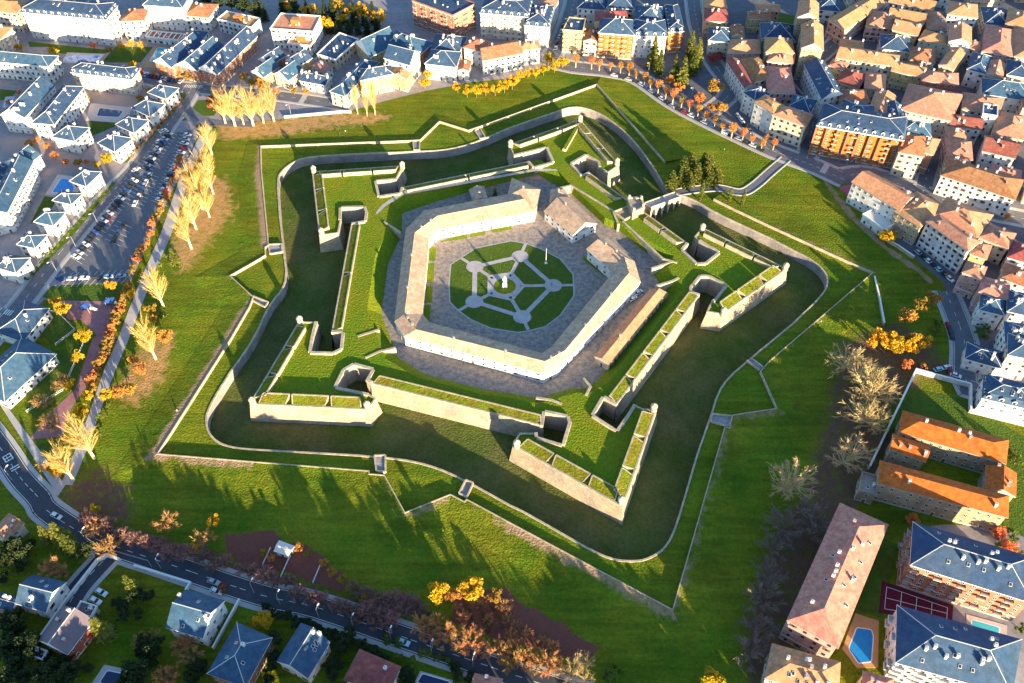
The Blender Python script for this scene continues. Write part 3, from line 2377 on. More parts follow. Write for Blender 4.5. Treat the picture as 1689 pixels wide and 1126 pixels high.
[-54.1,171.9],
[-45.4,189.3],
[-67.1,203.7]],9.0,
"hip",
"sl",
"br",
"wide building of patchwork blue roofs in the upper centre",
"ch"],
[[[-97.7,139.4],
[-89.4,134.8],
[-75.1,168.8],
[-83.7,173.3]],8.24,
"hip",
"sl",
"cr",
"long curved blue roofed terrace beside the yellow apartment house",
"ch"],
[[[-82.4,146.7],
[-65.0,153.5],
[-67.4,161.7],
[-84.1,157.4]],10.48,
"hip",
"sl",
"ye",
"yellow apartment house with grey roof behind the pale poplars",
""],
[[[-70.4,165.3],
[-56.0,158.1],
[-51.4,171.9],
[-65.3,177.6]],13.06,
"gable",
"sl",
"wh",
"tall bright white house with grey gable roof near the glacis",
""],
[[[-66.8,156.3],
[-57.6,151.8],
[-54.5,162.5],
[-63.3,166.4]],8.3,
"gable",
"oc",
"ye",
"yellow house with brown roof in front of the tall white one",
""],
[[[-47.9,165.6],
[-30.7,162.1],
[-28.6,177.8],
[-45.7,180.4]],9.54,
"hip",
"sl",
"wh",
"white house with grey hip roof above the green slope",
""],
[[[-46.5,175.6],
[-30.3,176.6],
[-25.9,194.9],
[-43.4,198.8]],9.12,
"hip",
"sl",
"cr",
"blue roofed building behind the white hipped house",
"ch"],
[[[-26.8,181.8],
[-16.2,177.6],
[-12.4,188.6],
[-23.1,193.5]],10.36,
"hip",
"tc",
"wh",
"white house with terracotta roof left of the long tiled one",
""],
[[[-15.6,168.9],
[6.6,177.0],
[3.3,191.0],
[-17.7,183.7]],9.6,
"gable",
"tc",
"wh",
"long white house with terracotta roof above the golden bank",
""],
[[[-29.6,164.5],
[-24.0,163.7],
[-22.8,173.2],
[-28.4,174.1]],6.18,
"gable",
"tc",
"wh",
"small white house with orange roof on the golden bank",
""],
[[[-59.4,225.0],
[-34.0,207.0],
[-21.5,220.9],
[-44.6,241.3]],16.42,
"flat",
"sl",
"br",
"big red brick apartment block with rounded yellow corner",
"bal"],
[[[-18.1,211.3],
[10.4,206.2],
[12.6,224.5],
[-15.3,227.4]],16.0,
"mansard",
"sl",
"cr",
"cream apartment block with pale green side and blue roof",
"bal"],
[[[8.2,202.0],
[22.1,200.0],
[26.0,222.2],
[11.3,224.2]],13.24,
"mansard",
"sl",
"wh",
"white block with grey dormered roof at the shaded side street",
"ch"],
[[[4.6,179.7],
[16.7,182.7],
[15.8,191.2],
[3.7,188.5]],9.48,
"hip",
"oc",
"wh",
"white windowed house right of the long terracotta one",
""],
[[[30.3,195.0],
[41.5,193.3],
[43.9,207.2],
[34.5,209.3]],14.06,
"flat",
"sl",
"oc",
"ochre corner block with curved balconies on the avenue",
"bal"],
[[[42.4,191.4],
[50.6,190.1],
[52.5,203.3],
[44.2,204.4]],9.3,
"gable",
"tc",
"cr",
"narrow cream house with orange roof between two avenue blocks",
""],
[[[50.6,189.3],
[70.6,186.7],
[72.3,203.2],
[53.1,205.4]],15.54,
"hip",
"sl",
"og",
"orange and white avenue block with slate roof",
"bal,bay"],
[[[71.0,188.8],
[89.6,188.0],
[90.8,203.5],
[71.9,204.0]],14.12,
"mansard",
"sl",
"wh",
"white avenue block with black windows and slate dormers",
""],
[[[91.7,194.4],
[100.7,195.4],
[101.0,223.4],
[92.6,223.4]],13.36,
"mansard",
"sl",
"og",
"red and orange corner block at the tree lined side street",
""],
[[[49.4,202.6],
[68.3,203.7],
[68.3,214.7],
[50.2,214.1]],15.6,
"hip",
"rd",
"cr",
"block with red-brown roof behind the orange avenue block",
""],
[[[73.1,204.6],
[88.5,203.4],
[92.4,221.2],
[75.8,223.9]],14.18,
"hip",
"sl",
"oc",
"ochre block with dark blue roof behind the white avenue block",
"ch"],
[[[57.8,221.1],
[73.5,219.1],
[76.0,237.9],
[60.6,240.0]],14.42,
"hip",
"sl",
"cr",
"dark blue roofed block at the top behind the red-brown roof",
""],
[[[40.1,223.0],
[56.9,221.0],
[58.7,235.8],
[42.2,237.8]],13.0,
"hip",
"sl",
"wh",
"grey roofed block at the top beside the shaded side street",
"ch"],
[[[15.3,223.8],
[25.9,221.0],
[29.2,235.3],
[18.5,237.7]],13.24,
"hip",
"pk",
"wh",
"block with pink roof at the top left of the side street",
""],
[[[115.9,213.0],
[129.3,211.7],
[131.2,226.5],
[118.2,228.0]],10.48,
"hip",
"rd",
"oc",
"ochre house with dark red roof on the far side of the boulevard",
""],
[[[118.8,228.9],
[131.5,228.3],
[132.4,246.2],
[120.5,246.4]],10.06,
"hip",
"oc",
"oc",
"ochre house with pale tiles at the top of the boulevard",
""],
[[[115.4,192.3],
[127.6,190.0],
[130.0,206.1],
[118.0,206.9]],9.3,
"hip",
"sl",
"cr",
"house with dark blue roof below the two ochre boulevard houses",
""],
[[[128.9,196.6],
[136.5,195.9],
[138.0,207.5],
[130.6,208.0]],9.54,
"gable",
"tc",
"oc",
"small terracotta gabled house beside the dark blue roof",
""],
[[[124.6,179.7],
[142.8,178.9],
[144.4,193.2],
[127.7,193.9]],9.12,
"hip",
"oc",
"pi",
"wide pinkish house with ochre roof above the red roofed one",
""],
[[[121.7,167.8],
[126.9,140.9],
[132.9,142.6],
[127.8,169.5]],10.36,
"gable",
"rd",
"wh",
"white house with long dark red roof beside the great orange tree",
""],
[[[129.4,169.4],
[133.2,146.3],
[143.2,151.0],
[140.3,171.6]],10.6,
"hip",
"tc",
"cr",
"cream house with orange roof behind the long red one",
""],
[[[125.2,134.6],
[129.6,127.7],
[139.1,133.1],
[133.7,140.3]],11.18,
"hip",
"sl",
"wh",
"white narrow house with purple-grey roof at the street curve",
""],
[[[128.3,122.1],
[135.9,112.2],
[142.9,118.2],
[135.2,128.6]],13.42,
"hip",
"oc",
"wh",
"white avenue block with greyish tiles and many windows",
""],
[[[135.6,111.0],
[150.1,100.9],
[156.1,110.9],
[141.8,119.7]],13.0,
"hip",
"oc",
"cr",
"cream avenue block with ochre tiles and ornate balcony",
""],
[[[139.0,136.5],
[152.9,135.6],
[155.6,161.2],
[141.6,161.9]],10.24,
"hip",
"pk",
"pi",
"brownish tiled house with ochre patch behind the avenue block",
""],
[[[147.4,123.0],
[156.5,117.0],
[162.6,128.0],
[152.4,133.2]],10.48,
"hip",
"sl",
"wh",
"white house with slate roof at the dark street corner",
""],
[[[143.6,164.9],
[157.4,162.6],
[160.4,172.5],
[147.9,175.1]],12.06,
"hip",
"oc",
"pi",
"pinkish house with dark upper windows above the brown roof",
""],
[[[163.5,160.8],
[165.1,126.8],
[177.2,131.9],
[174.9,162.1]],12.3,
"gable",
"sl",
"wh",
"blue roofed house with white window grid along the dark street",
""],
[[[161.2,166.0],
[172.1,163.3],
[178.0,189.8],
[166.7,191.1]],19.54,
"gable",
"oc",
"st",
"yellow stone church nave with arched front in the old town",
""],
[[[164.7,195.4],
[175.5,192.8],
[180.0,211.3],
[169.4,213.6]],22.12,
"gable",
"oc",
"st",
"yellow stone church tower wing at the top of the old town",
""],
[[[153.8,95.5],
[193.2,83.0],
[200.0,100.0],
[160.9,112.3]],17.36,
"mansard",
"sl",
"og",
"large orange balconied apartment block with striped grey attic",
"bal,bay"],
[[[191.0,78.5],
[201.7,74.9],
[207.8,91.6],
[196.3,94.6]],13.6,
"hip",
"tc",
"cr",
"cream house with orange roof right of the large balconied block",
""],
[[[202.6,81.9],
[208.0,78.5],
[215.3,90.8],
[209.5,94.0]],12.18,
"hip",
"oc",
"br",
"brick house with pale tiles at the narrow dark street",
""],
[[[196.9,95.0],
[210.7,91.9],
[213.9,103.0],
[200.0,106.1]],13.42,
"hip",
"sl",
"wh",
"white house with slate hips behind the large balconied block",
""],
[[[194.0,104.4],
[203.3,103.9],
[205.4,120.6],
[196.4,121.7]],12.0,
"gable",
"sl",
"pi",
"slate gabled house left of the pink courtyard block",
""],
[[[203.3,117.5],
[226.4,107.4],
[240.8,131.4],
[215.8,141.8]],12.24,
"hip",
"pk",
"cr",
"big pinkish roofed block round a small terrace in the old town",
""],
[[[183.5,169.6],
[214.7,160.6],
[219.2,173.2],
[189.6,182.5]],11.48,
"gable",
"oc",
"cr",
"long cream house with yellow ochre roof in the old town",
""],
[[[211.8,158.5],
[227.3,152.1],
[232.1,162.7],
[216.1,168.1]],10.06,
"gable",
"oc",
"ye",
"yellow house continuing the long ochre roof to the right",
""],
[[[225.2,148.1],
[243.7,144.6],
[247.3,155.5],
[228.9,159.1]],10.3,
"hip",
"pk",
"rdw",
"dark red fronted house with pink roof in the old town",
""],
[[[261.9,217.7],
[278.0,213.4],
[283.3,229.3],
[267.7,233.9]],12.54,
"hip",
"oc",
"wh",
"tall white house with orange-ochre roof near the top right",
""],
[[[237.7,192.7],
[251.7,184.7],
[257.6,195.3],
[244.6,203.3]],10.12,
"hip",
"oc",
"cr",
"cream house with yellowish hip roof left of the tall gold one",
""],
[[[251.3,184.9],
[262.7,182.1],
[269.1,200.2],
[258.0,203.9]],13.36,
"gable",
"oc",
"wh",
"white fronted house with tall golden roof in the old town",
""],
[[[225.0,202.8],
[237.6,196.1],
[244.1,209.5],
[230.8,215.1]],10.6,
"gable",
"oc",
"oc",
"house with plain golden roof above the slate courtyard",
""],
[[[211.9,209.4],
[228.0,206.8],
[233.3,225.6],
[219.0,228.7]],9.18,
"hip",
"pk",
"pi",
"brown roofed house above the pink street front",
""],
[[[226.6,217.7],
[245.5,209.9],
[251.1,222.7],
[232.2,229.9]],10.42,
"gable",
"oc",
"cr",
"house with pale pink tiles below the top edge",
""],
[[[233.3,237.8],
[256.6,226.7],
[262.5,238.6],
[239.4,249.8]],10.0,
"gable",
"oc",
"cr",
"long golden roofed house at the top edge of the old town",
""],
[[[190.5,214.8],
[197.0,203.5],
[230.7,235.8],
[221.4,244.0]],10.24,
"gable",
"oc",
"pi",
"pink fronted house with golden roof along the slanting street",
""],
[[[213.2,183.3],
[228.8,179.5],
[232.7,195.4],
[217.5,199.2]],9.48,
"hip",
"sl",
"cr",
"house with flat blue-grey roof in the old town middle",
""],
[[[225.7,169.9],
[238.1,166.5],
[242.6,181.4],
[230.0,184.4]],10.06,
"hip",
"tc",
"wh",
"white house with terracotta roof and dark attic windows",
""],
[[[222.7,161.0],
[233.4,158.6],
[237.0,170.8],
[226.1,173.0]],8.3,
"hip",
"tc",
"og",
"small orange house with bright tiles in front of the terracotta one",
""],
[[[238.9,162.3],
[244.9,157.8],
[257.9,175.3],
[252.5,180.8]],11.54,
"gable",
"oc",
"ye",
"narrow yellow house with bright golden roof",
""],
[[[268.9,177.9],
[283.7,172.3],
[296.2,201.6],
[281.8,208.0]],11.12,
"hip",
"pk",
"pi",
"pink house with broad brownish roof at the right of the old town",
""],
[[[284.9,172.0],
[295.7,168.5],
[307.3,201.8],
[297.1,205.0]],11.36,
"hip",
"oc",
"cr",
"ochre roofed house cut by the right edge beside the brownish roof",
""],
[[[292.4,206.6],
[305.8,199.6],
[314.8,219.2],
[301.5,225.2]],12.6,
"hip",
"oc",
"og",
"orange house with golden roof near the top right corner",
""],
[[[254.5,160.1],
[263.1,155.0],
[272.8,172.8],
[264.3,177.7]],10.18,
"hip",
"sl",
"wh",
"white house with blue slate roof beside the dark garden gap",
""],
[[[263.1,154.2],
[269.8,150.6],
[277.2,165.1],
[270.2,168.6]],10.42,
"gable",
"oc",
"ye",
"small pale yellow house right of the blue slate one",
""],
[[[255.3,137.5],
[278.8,130.3],
[284.4,146.5],
[260.5,152.4]],9.0,
"hip",
"sl",
"wh",
"long white house with pale slate roof at the right edge",
""],
[[[237.4,119.6],
[253.9,114.2],
[262.4,129.4],
[243.0,135.0]],11.24,
"hip",
"pk",
"wh",
"white house with purplish roof below the long slate one",
""],
[[[244.1,111.5],
[250.6,109.4],
[254.2,118.7],
[247.6,120.5]],13.48,
"flat",
"sl",
"wh",
"slim white tower house beside the purplish roof",
""],
[[[226.7,106.0],
[241.3,102.7],
[244.9,113.1],
[230.1,116.7]],10.06,
"gable",
"rd",
"wh",
"white house with crimson roof below the purplish one",
""],
[[[245.9,98.8],
[259.5,93.6],
[269.1,113.7],
[256.2,119.2]],10.3,
"hip",
"pk",
"cr",
"house with brown and pink roof slopes at the right",
""],
[[[222.8,94.3],
[232.5,95.3],
[233.6,105.4],
[224.2,105.7]],9.54,
"hip",
"pk",
"pi",
"small pink roofed house under the crimson roof",
""],
[[[235.6,84.4],
[249.2,78.5],
[256.4,91.4],
[241.8,97.5]],10.12,
"gable",
"rd",
"wh",
"white house with wine red roof at the lower right of the old town",
""],
[[[216.0,79.1],
[227.4,76.8],
[231.9,91.6],
[220.7,94.4]],10.36,
"hip",
"pk",
"pi",
"house with pink-ochre roof beside the narrow dark street",
""],
[[[211.8,67.5],
[222.3,65.0],
[226.3,77.1],
[215.4,79.7]],10.6,
"hip",
"tc",
"cr",
"house with red-orange roof at the foot of the narrow street",
""],
[[[178.7,147.3],
[188.3,140.7],
[196.7,154.2],
[186.2,160.3]],10.18,
"hip",
"rd",
"oc",
"house with brick red roof right of the blue window grid house",
""],
[[[174.9,125.7],
[189.5,125.2],
[191.0,137.1],
[176.4,137.3]],11.42,
"hip",
"tc",
"oc",
"house with curling orange tiles in the old town",
""],
[[[168.2,107.1],
[182.9,101.1],
[187.7,113.6],
[173.3,119.3]],15.0,
"mansard",
"sl",
"wh",
"white turreted house with blue attic above the balconied block",
""],
[[[185.9,114.1],
[193.7,110.1],
[204.9,129.4],
[195.7,134.0]],12.24,
"gable",
"oc",
"pi",
"narrow house with mixed pink tiles above the balconied block",
""],
[[[192.0,140.7],
[201.8,137.8],
[206.7,153.5],
[196.7,155.8]],10.48,
"hip",
"oc",
"cr",
"pale house behind the mixed pink tiles",
""],
[[[146.2,191.6],
[164.7,189.4],
[167.8,208.3],
[148.8,210.4]],10.06,
"hip",
"sl",
"st",
"dark roofed cloister wing left of the church",
""],
[[[143.6,170.8],
[158.7,169.8],
[160.6,184.6],
[146.0,186.3]],14.3,
"hip",
"oc",
"st",
"pale stone house left of the church arch",
""],
[[[263.2,183.8],
[271.1,180.5],
[275.1,189.9],
[267.0,192.9]],9.54,
"hip",
"pk",
"wh",
"low brown roofed house between golden roof and pink house",
""],
[[[247.1,206.2],
[258.0,204.2],
[264.0,226.3],
[253.0,228.4]],9.12,
"hip",
"pk",
"cr",
"house with brown shaded roof left of the tall golden houses",
""],
[[[283.4,212.1],
[296.5,210.0],
[301.6,230.3],
[288.4,232.4]],9.36,
"hip",
"sl",
"cr",
"dark roofed house in the top right of the old town",
""],
[[[274.1,153.9],
[285.2,150.3],
[290.9,165.4],
[280.1,169.1]],10.6,
"hip",
"sl",
"cr",
"blue roofed house cut by the right edge below the ochre one",
""],
[[[212.5,243.1],
[227.8,244.8],
[228.0,262.3],
[213.6,261.4]],10.18,
"hip",
"oc",
"cr",
"pale roofed house at the top centre of the old town",
""],
[[[188.3,230.8],
[200.8,228.6],
[205.8,251.5],
[193.2,253.7]],8.42,
"hip",
"sl",
"wh",
"low white roofed hall beside the church tower",
""],
[[[163.0,56.7],
[179.0,36.1],
[189.9,46.9],
[173.0,64.7]],12.0,
"gable",
"oc",
"wh",
"white balconied house with brown roof beside the magenta terrace",
""],
[[[177.3,36.5],
[185.5,25.4],
[201.0,40.1],
[191.8,50.2]],11.24,
"hip",
"oc",
"st",
"stone house with brown hip roof behind the white low building",
""],
[[[166.1,41.8],
[172.9,31.2],
[183.1,38.1],
[175.5,47.9]],4.48,
"flat",
"wr",
"wh",
"low white flat roofed building on the slope",
""],
[[[195.0,33.7],
[208.6,18.6],
[221.3,33.9],
[205.0,46.5]],11.06,
"hip",
"oc",
"cr",
"ochre roofed house round a small court above the grey block",
""],
[[[187.4,25.3],
[199.0,6.3],
[206.2,11.9],
[194.4,30.0]],14.3,
"hip",
"pk",
"gw",
"long pale grey block with many windows and purple roof",
""],
[[[201.9,7.2],
[207.3,4.0],
[212.7,12.6],
[207.5,16.1]],11.54,
"hip",
"pk",
"oc",
"house with rounded purple roof next to the grey block",
""],
[[[194.1,-5.0],
[200.3,-9.3],
[204.9,-2.0],
[198.3,1.6]],12.12,
"hip",
"pk",
"pi",
"pink fronted house above the dark car park",
""],
[[[197.3,-16.1],
[207.6,-20.2],
[211.6,-11.4],
[202.0,-7.3]],11.36,
"hip",
"pk",
"pi",
"house with rosy brown roof right of the pink front",
""],
[[[195.3,-24.6],
[203.7,-27.9],
[207.8,-19.5],
[199.2,-15.7]],9.6,
"hip",
"sl",
"wh",
"white house with deep blue roof below the rosy one",
""],
[[[205.3,-27.1],
[214.5,-30.3],
[218.8,-18.0],
[209.9,-15.3]],11.18,
"hip",
"sl",
"wh",
"white house with blue roof and white dormers at the right edge",
"ch"],
[[[197.6,-45.2],
[208.0,-47.6],
[211.4,-35.5],
[201.5,-33.4]],11.42,
"hip",
"sl",
"wh",
"white windowed house with blue roof below the dormered one",
"ch"],
[[[211.8,-5.1],
[222.0,-12.1],
[227.4,-1.4],
[217.0,3.5]],9.0,
"hip",
"tc",
"wh",
"house with vivid orange roof at the right edge",
""],
[[[210.7,19.8],
[220.5,12.3],
[227.6,22.0],
[217.5,29.3]],10.24,
"hip",
"pk",
"cr",
"house with pink roof above the small dark court",
""],
[[[219.2,7.4],
[228.2,3.0],
[233.2,14.2],
[225.0,18.1]],9.48,
"hip",
"rd",
"wh",
"house with red roof above the vivid orange one",
""],
[[[207.7,63.4],
[235.9,45.3],
[245.5,59.9],
[218.1,75.7]],11.06,
"hip",
"tc",
"wh",
"long white fronted house with orange roof on the wide street",
""],
[[[182.4,-48.5],
[194.4,-53.5],
[198.3,-45.6],
[186.0,-40.5]],6.3,
"hip",
"sl",
"wh",
"low white house with blue roof beside the parked cars",
""],
[[[195.4,-51.9],
[204.8,-54.6],
[208.4,-43.4],
[199.8,-41.2]],12.54,
"hip",
"sl",
"cr",
"cream block with grey roof at the right edge behind the cars",
""],
[[[180.0,-70.7],
[196.1,-76.1],
[200.4,-66.0],
[184.5,-60.3]],9.12,
"mansard",
"sl",
"wh",
"long white block with grey dormered roof above the walled lawn",
""],
[[[143.8,-86.9],
[177.0,-100.2],
[181.5,-90.7],
[147.8,-77.7]],9.36,
"hip",
"to",
"st",
"north wing of the courtyard building with long bright orange roof",
""],
[[[129.3,-109.4],
[168.6,-122.7],
[171.8,-114.9],
[132.4,-100.8]],10.6,
"hip",
"to",
"st",
"south wing of the courtyard building with long bright orange roof",
""],
[[[138.4,-94.2],
[148.8,-99.5],
[151.9,-93.5],
[141.1,-88.2]],9.18,
"gable",
"to",
"st",
"short west wing of the courtyard building with orange roof",
""],
[[[167.3,-110.6],
[175.8,-113.3],
[179.5,-104.4],
[170.8,-101.4]],8.42,
"gable",
"to",
"st",
"short east wing of the courtyard building with orange roof",
""],
[[[123.5,-109.8],
[128.9,-111.8],
[131.6,-104.1],
[126.7,-102.3]],6.0,
"flat",
"st",
"st",
"low flat stone block at the west end of the courtyard building",
""],
[[[86.3,-160.5],
[99.1,-168.7],
[125.7,-127.6],
[112.5,-119.8]],13.24,
"hip",
"pk",
"pi",
"long pink apartment block with salmon roof at the lower right",
"ch"],
[[[129.1,-142.4],
[162.2,-154.9],
[168.3,-140.2],
[134.5,-127.7]],14.48,
"hip",
"sl",
"br",
"brick apartment block with grey-blue hip roof above the tennis court",
"bal,ch"],
[[[116.3,-172.8],
[146.5,-182.1],
[155.4,-166.2],
[121.8,-155.6]],12.06,
"hip",
"sl",
"wh",
"white block with large deep blue hip roof in the lower right corner",
"bal,ch"],
[[[76.9,-176.9],
[96.3,-183.0],
[99.4,-172.6],
[80.9,-167.2]],10.3,
"hip",
"oc",
"cr",
"block with pale brown roof at the bottom right edge",
"ch"],
[[[106.4,-177.9],
[113.6,-180.1],
[115.2,-176.5],
[107.5,-174.4]],7.54,
"hip",
"pk",
"cr",
"small pink roof peeping in at the bottom edge",
""],
[[[-175.3,-126.6],
[-169.6,-128.9],
[-166.1,-123.5],
[-172.3,-120.0]],5.12,
"gable",
"pk",
"cr",
"house with faded pink roof at the left edge beside the road",
""],
[[[-156.4,-152.3],
[-146.4,-155.0],
[-143.7,-145.7],
[-154.7,-143.4]],6.36,
"gable",
"sl",
"wh",
"white windowed house with deep blue roof left of the driveway",
""],
[[[-144.2,-164.6],
[-134.7,-168.6],
[-130.5,-158.4],
[-140.7,-154.2]],6.6,
"gable",
"pr",
"rdw",
"red and white gabled house with purple-grey roof by the driveway",
""],
[[[-138.4,-154.2],
[-132.9,-155.7],
[-132.2,-152.2],
[-137.7,-150.6]],3.18,
"flat",
"pr",
"cr",
"flat purple-grey garage behind the gabled house",
""],
[[[-105.8,-160.6],
[-94.3,-163.7],
[-90.6,-152.3],
[-102.8,-148.9]],7.42,
"gable",
"sl",
"wh",
"white walled house with blue gable roof and square skylight",
""],
[[[-90.0,-174.3],
[-78.5,-178.1],
[-73.6,-163.8],
[-84.8,-159.2]],6.0,
"hip",
"sl",
"br",
"house with very large plain blue roof at the bottom",
""],
[[[-164.6,-152.5],
[-158.4,-153.9],
[-157.3,-150.3],
[-163.9,-148.6]],4.24,
"gable",
"sl",
"br",
"dark roofed outbuilding at the left edge below the blue roof",
""],
[[[-147.9,-167.9],
[-143.3,-169.5],
[-142.7,-167.0],
[-147.2,-165.5]],3.48,
"flat",
"sl",
"cr",
"small pale flat shed beside the driveway wall",
""],
[[[-69.7,-170.6],
[-60.2,-175.3],
[-55.5,-165.0],
[-64.7,-159.4]],6.06,
"gable",
"sl",
"wh",
"blue gabled house with a pale ridge left of the red roof",
""],
[[[-48.5,-176.1],
[-36.1,-180.5],
[-32.9,-172.7],
[-45.2,-167.7]],6.3,
"hip",
"rd",
"wh",
"house with bright red roof at the bottom centre",
""],
[[[-10.2,-176.6],
[-2.6,-178.4],
[-1.9,-175.8],
[-9.5,-174.3]],4.54,
"gable",
"pk",
"cr",
"small house with pink roof by the lower road at the bottom",
""],
[[[-78.3,-132.1],
[-74.2,-133.5],
[-72.8,-130.8],
[-77.5,-129.0]],3.12,
"gable",
"wr",
"wh",
"small white roofed shed between the dark allotments",
""],
[[[-239.2,29.8],
[-230.6,33.5],
[-232.9,71.7],
[-243.1,72.3]],11.36,
"gable",
"sl",
"wh",
"long white stepped block with blue roof at the left edge",
"bal"],
[[[-212.2,61.6],
[-203.6,57.9],
[-200.1,68.3],
[-209.6,71.8]],7.6,
"hip",
"sl",
"wh",
"white villa with grey hip roof left of the avenue, topmost of five",
""],
[[[-215.7,47.6],
[-206.4,44.9],
[-204.0,51.9],
[-214.3,54.5]],7.18,
"hip",
"sl",
"wh",
"white villa with grey hip roof, second from top of five",
""],
[[[-218.5,31.9],
[-209.3,29.3],
[-207.0,38.0],
[-217.3,40.3]],7.42,
"hip",
"sl",
"wh",
"white villa with grey hip roof, third from top of five",
""],
[[[-220.8,16.8],
[-212.3,14.5],
[-210.2,22.7],
[-220.0,24.6]],7.0,
"hip",
"sl",
"wh",
"white villa with grey hip roof, fourth from top of five",
""],
[[[-224.1,1.7],
[-214.6,-1.6],
[-212.0,7.1],
[-222.8,9.9]],7.24,
"hip",
"sl",
"wh",
"white villa with grey hip roof, lowest of the five",
""],
[[[-210.4,-34.8],
[-197.7,-39.9],
[-193.9,-22.0],
[-205.1,-17.9]],5.48,
"hip",
"sl",
"wh",
"wide blue roofed school hall beside the playground lawn",
""],
[[[-208.7,-62.5],
[-193.1,-70.4],
[-182.3,-46.9],
[-199.1,-37.5]],5.06,
"hip",
"sl",
"wh",
"larger blue roofed school wing with pale ridge lines",
""],
[[[144.0,218.5],
[156.5,217.9],
[156.9,226.5],
[144.4,227.1]],8.99,
"gable",
"tc",
"oc",
"small ochre walled infill house with terracotta tiles in the old town, first from left",
""],
[[[150.7,228.8],
[164.2,228.1],
[164.6,236.7],
[151.1,237.3]],8.49,
"gable",
"oc",
"pi",
"small pink walled infill house with ochre tiles in the old town, first from left",
""],
[[[177.6,162.4],
[184.4,157.7],
[189.2,164.7],
[182.4,169.4]],10.98,
"hip",
"pk",
"oc",
"small ochre walled infill house with rosy tiles in the old town, first from left",
""],
[[[191.2,188.7],
[203.2,185.2],
[205.5,193.1],
[193.4,196.6]],8.11,
"gable",
"oc",
"pi",
"small pink walled infill house with ochre tiles in the old town, second from left",
""],
[[[234.3,67.2],
[246.0,62.2],
[249.3,69.9],
[237.7,75.0]],8.98,
"hip",
"pk",
"cr",
"small cream walled infill house with rosy tiles in the old town, first from left",
""],
[[[240.3,21.3],
[248.6,17.2],
[251.9,24.0],
[243.5,28.0]],10.34,
"hip",
"pk",
"oc",
"small ochre walled infill house with rosy tiles in the old town, second from left",
""],
[[[248.0,56.2],
[256.5,52.5],
[259.5,59.4],
[251.0,63.1]],11.13,
"hip",
"pk",
"oc",
"small ochre walled infill house with rosy tiles in the old town, third from left",
""],
[[[258.2,73.0],
[269.8,68.0],
[273.0,75.4],
[261.4,80.4]],11.22,
"gable",
"oc",
"pi",
"small pink walled infill house with ochre tiles in the old town, third from left",
""],
[[[264.4,54.6],
[276.2,49.5],
[280.0,58.2],
[268.2,63.3]],11.3,
"hip",
"rd",
"oc",
"small ochre walled infill house with red tiles in the old town, first from left",
""],
[[[267.4,252.1],
[275.6,248.3],
[279.6,256.7],
[271.4,260.6]],8.95,
"gable",
"tc",
"wh",
"small white walled infill house with terracotta tiles in the old town, first from left",
""],
[[[270.7,122.6],
[280.4,119.7],
[282.8,127.7],
[273.2,130.6]],10.14,
"hip",
"tc",
"pi",
"small pink walled infill house with terracotta tiles in the old town, first from left",
""],
[[[280.5,85.8],
[292.5,81.2],
[295.1,87.8],
[283.0,92.4]],9.46,
"hip",
"pk",
"cr",
"small cream walled infill house with rosy tiles in the old town, second from left",
""],
[[[285.8,242.7],
[296.8,240.9],
[298.0,248.4],
[287.0,250.1]],8.8,
"gable",
"pk",
"oc",
"small ochre walled infill house with rosy tiles in the old town, fourth from left",
""],
[[[287.8,101.2],
[296.7,97.8],
[300.1,106.8],
[291.2,110.2]],10.44,
"gable",
"rd",
"wh",
"small white walled infill house with red tiles in the old town, first from left",
""],
[[[291.0,141.6],
[302.5,137.8],
[305.0,145.5],
[293.5,149.2]],10.21,
"gable",
"rd",
"wh",
"small white walled infill house with red tiles in the old town, second from left",
""],
[[[291.2,89.4],
[301.5,85.5],
[304.4,93.1],
[294.1,97.0]],9.51,
"hip",
"tc",
"wh",
"small white walled infill house with terracotta tiles in the old town, second from left",
""],
[[[293.7,267.0],
[304.7,265.2],
[306.2,274.3],
[295.2,276.1]],9.01,
"gable",
"pk",
"pi",
"small pink walled infill house with rosy tiles in the old town, first from left",
""],
[[[294.8,276.7],
[308.1,274.6],
[309.4,282.9],
[296.2,285.0]],9.7,
"gable",
"oc",
"cr",
"small cream walled infill house with ochre tiles in the old town, first from left",
""],
[[[299.6,247.2],
[309.0,245.7],
[310.5,254.8],
[301.0,256.4]],11.17,
"gable",
"oc",
"cr",
"small cream walled infill house with ochre tiles in the old town, second from left",
""],
[[[300.5,149.4],
[311.1,145.9],
[313.7,153.9],
[303.1,157.3]],10.36,
"gable",
"rd",
"oc",
"small ochre walled infill house with red tiles in the old town, second from left",
""],
[[[305.1,286.0],
[318.1,284.0],
[319.7,293.8],
[306.7,295.9]],8.19,
"gable",
"oc",
"oc",
"small ochre walled infill house with ochre tiles in the old town, first from left",
""],
[[[313.7,228.2],
[320.9,224.4],
[324.3,230.8],
[317.1,234.6]],10.27,
"gable",
"tc",
"cr",
"small cream walled infill house with terracotta tiles in the old town, first from left",
""],
[[[315.3,270.2],
[327.4,268.3],
[329.0,277.9],
[316.8,279.8]],9.83,
"gable",
"oc",
"wh",
"small white walled infill house with ochre tiles in the old town, first from left",
""],
[[[320.6,171.6],
[328.8,168.9],
[331.5,177.2],
[323.3,179.9]],9.34,
"gable",
"oc",
"cr",
"small cream walled infill house with ochre tiles in the old town, third from left",
""],
[[[322.6,257.5],
[334.4,255.6],
[335.8,264.0],
[324.0,265.9]],8.64,
"gable",
"pk",
"oc",
"small ochre walled infill house with rosy tiles in the old town, fifth from left",
""],
[[[325.3,288.4],
[333.6,287.1],
[334.9,295.0],
[326.6,296.3]],8.46,
"gable",
"tc",
"wh",
"small white walled infill house with terracotta tiles in the old town, third from left",
""],
[[[326.8,181.2],
[336.1,178.1],
[338.3,184.9],
[329.0,187.9]],9.34,
"gable",
"tc",
"cr",
"small cream walled infill house with terracotta tiles in the old town, second from left",
""],
[[[329.9,233.9],
[338.5,229.4],
[342.7,237.4],
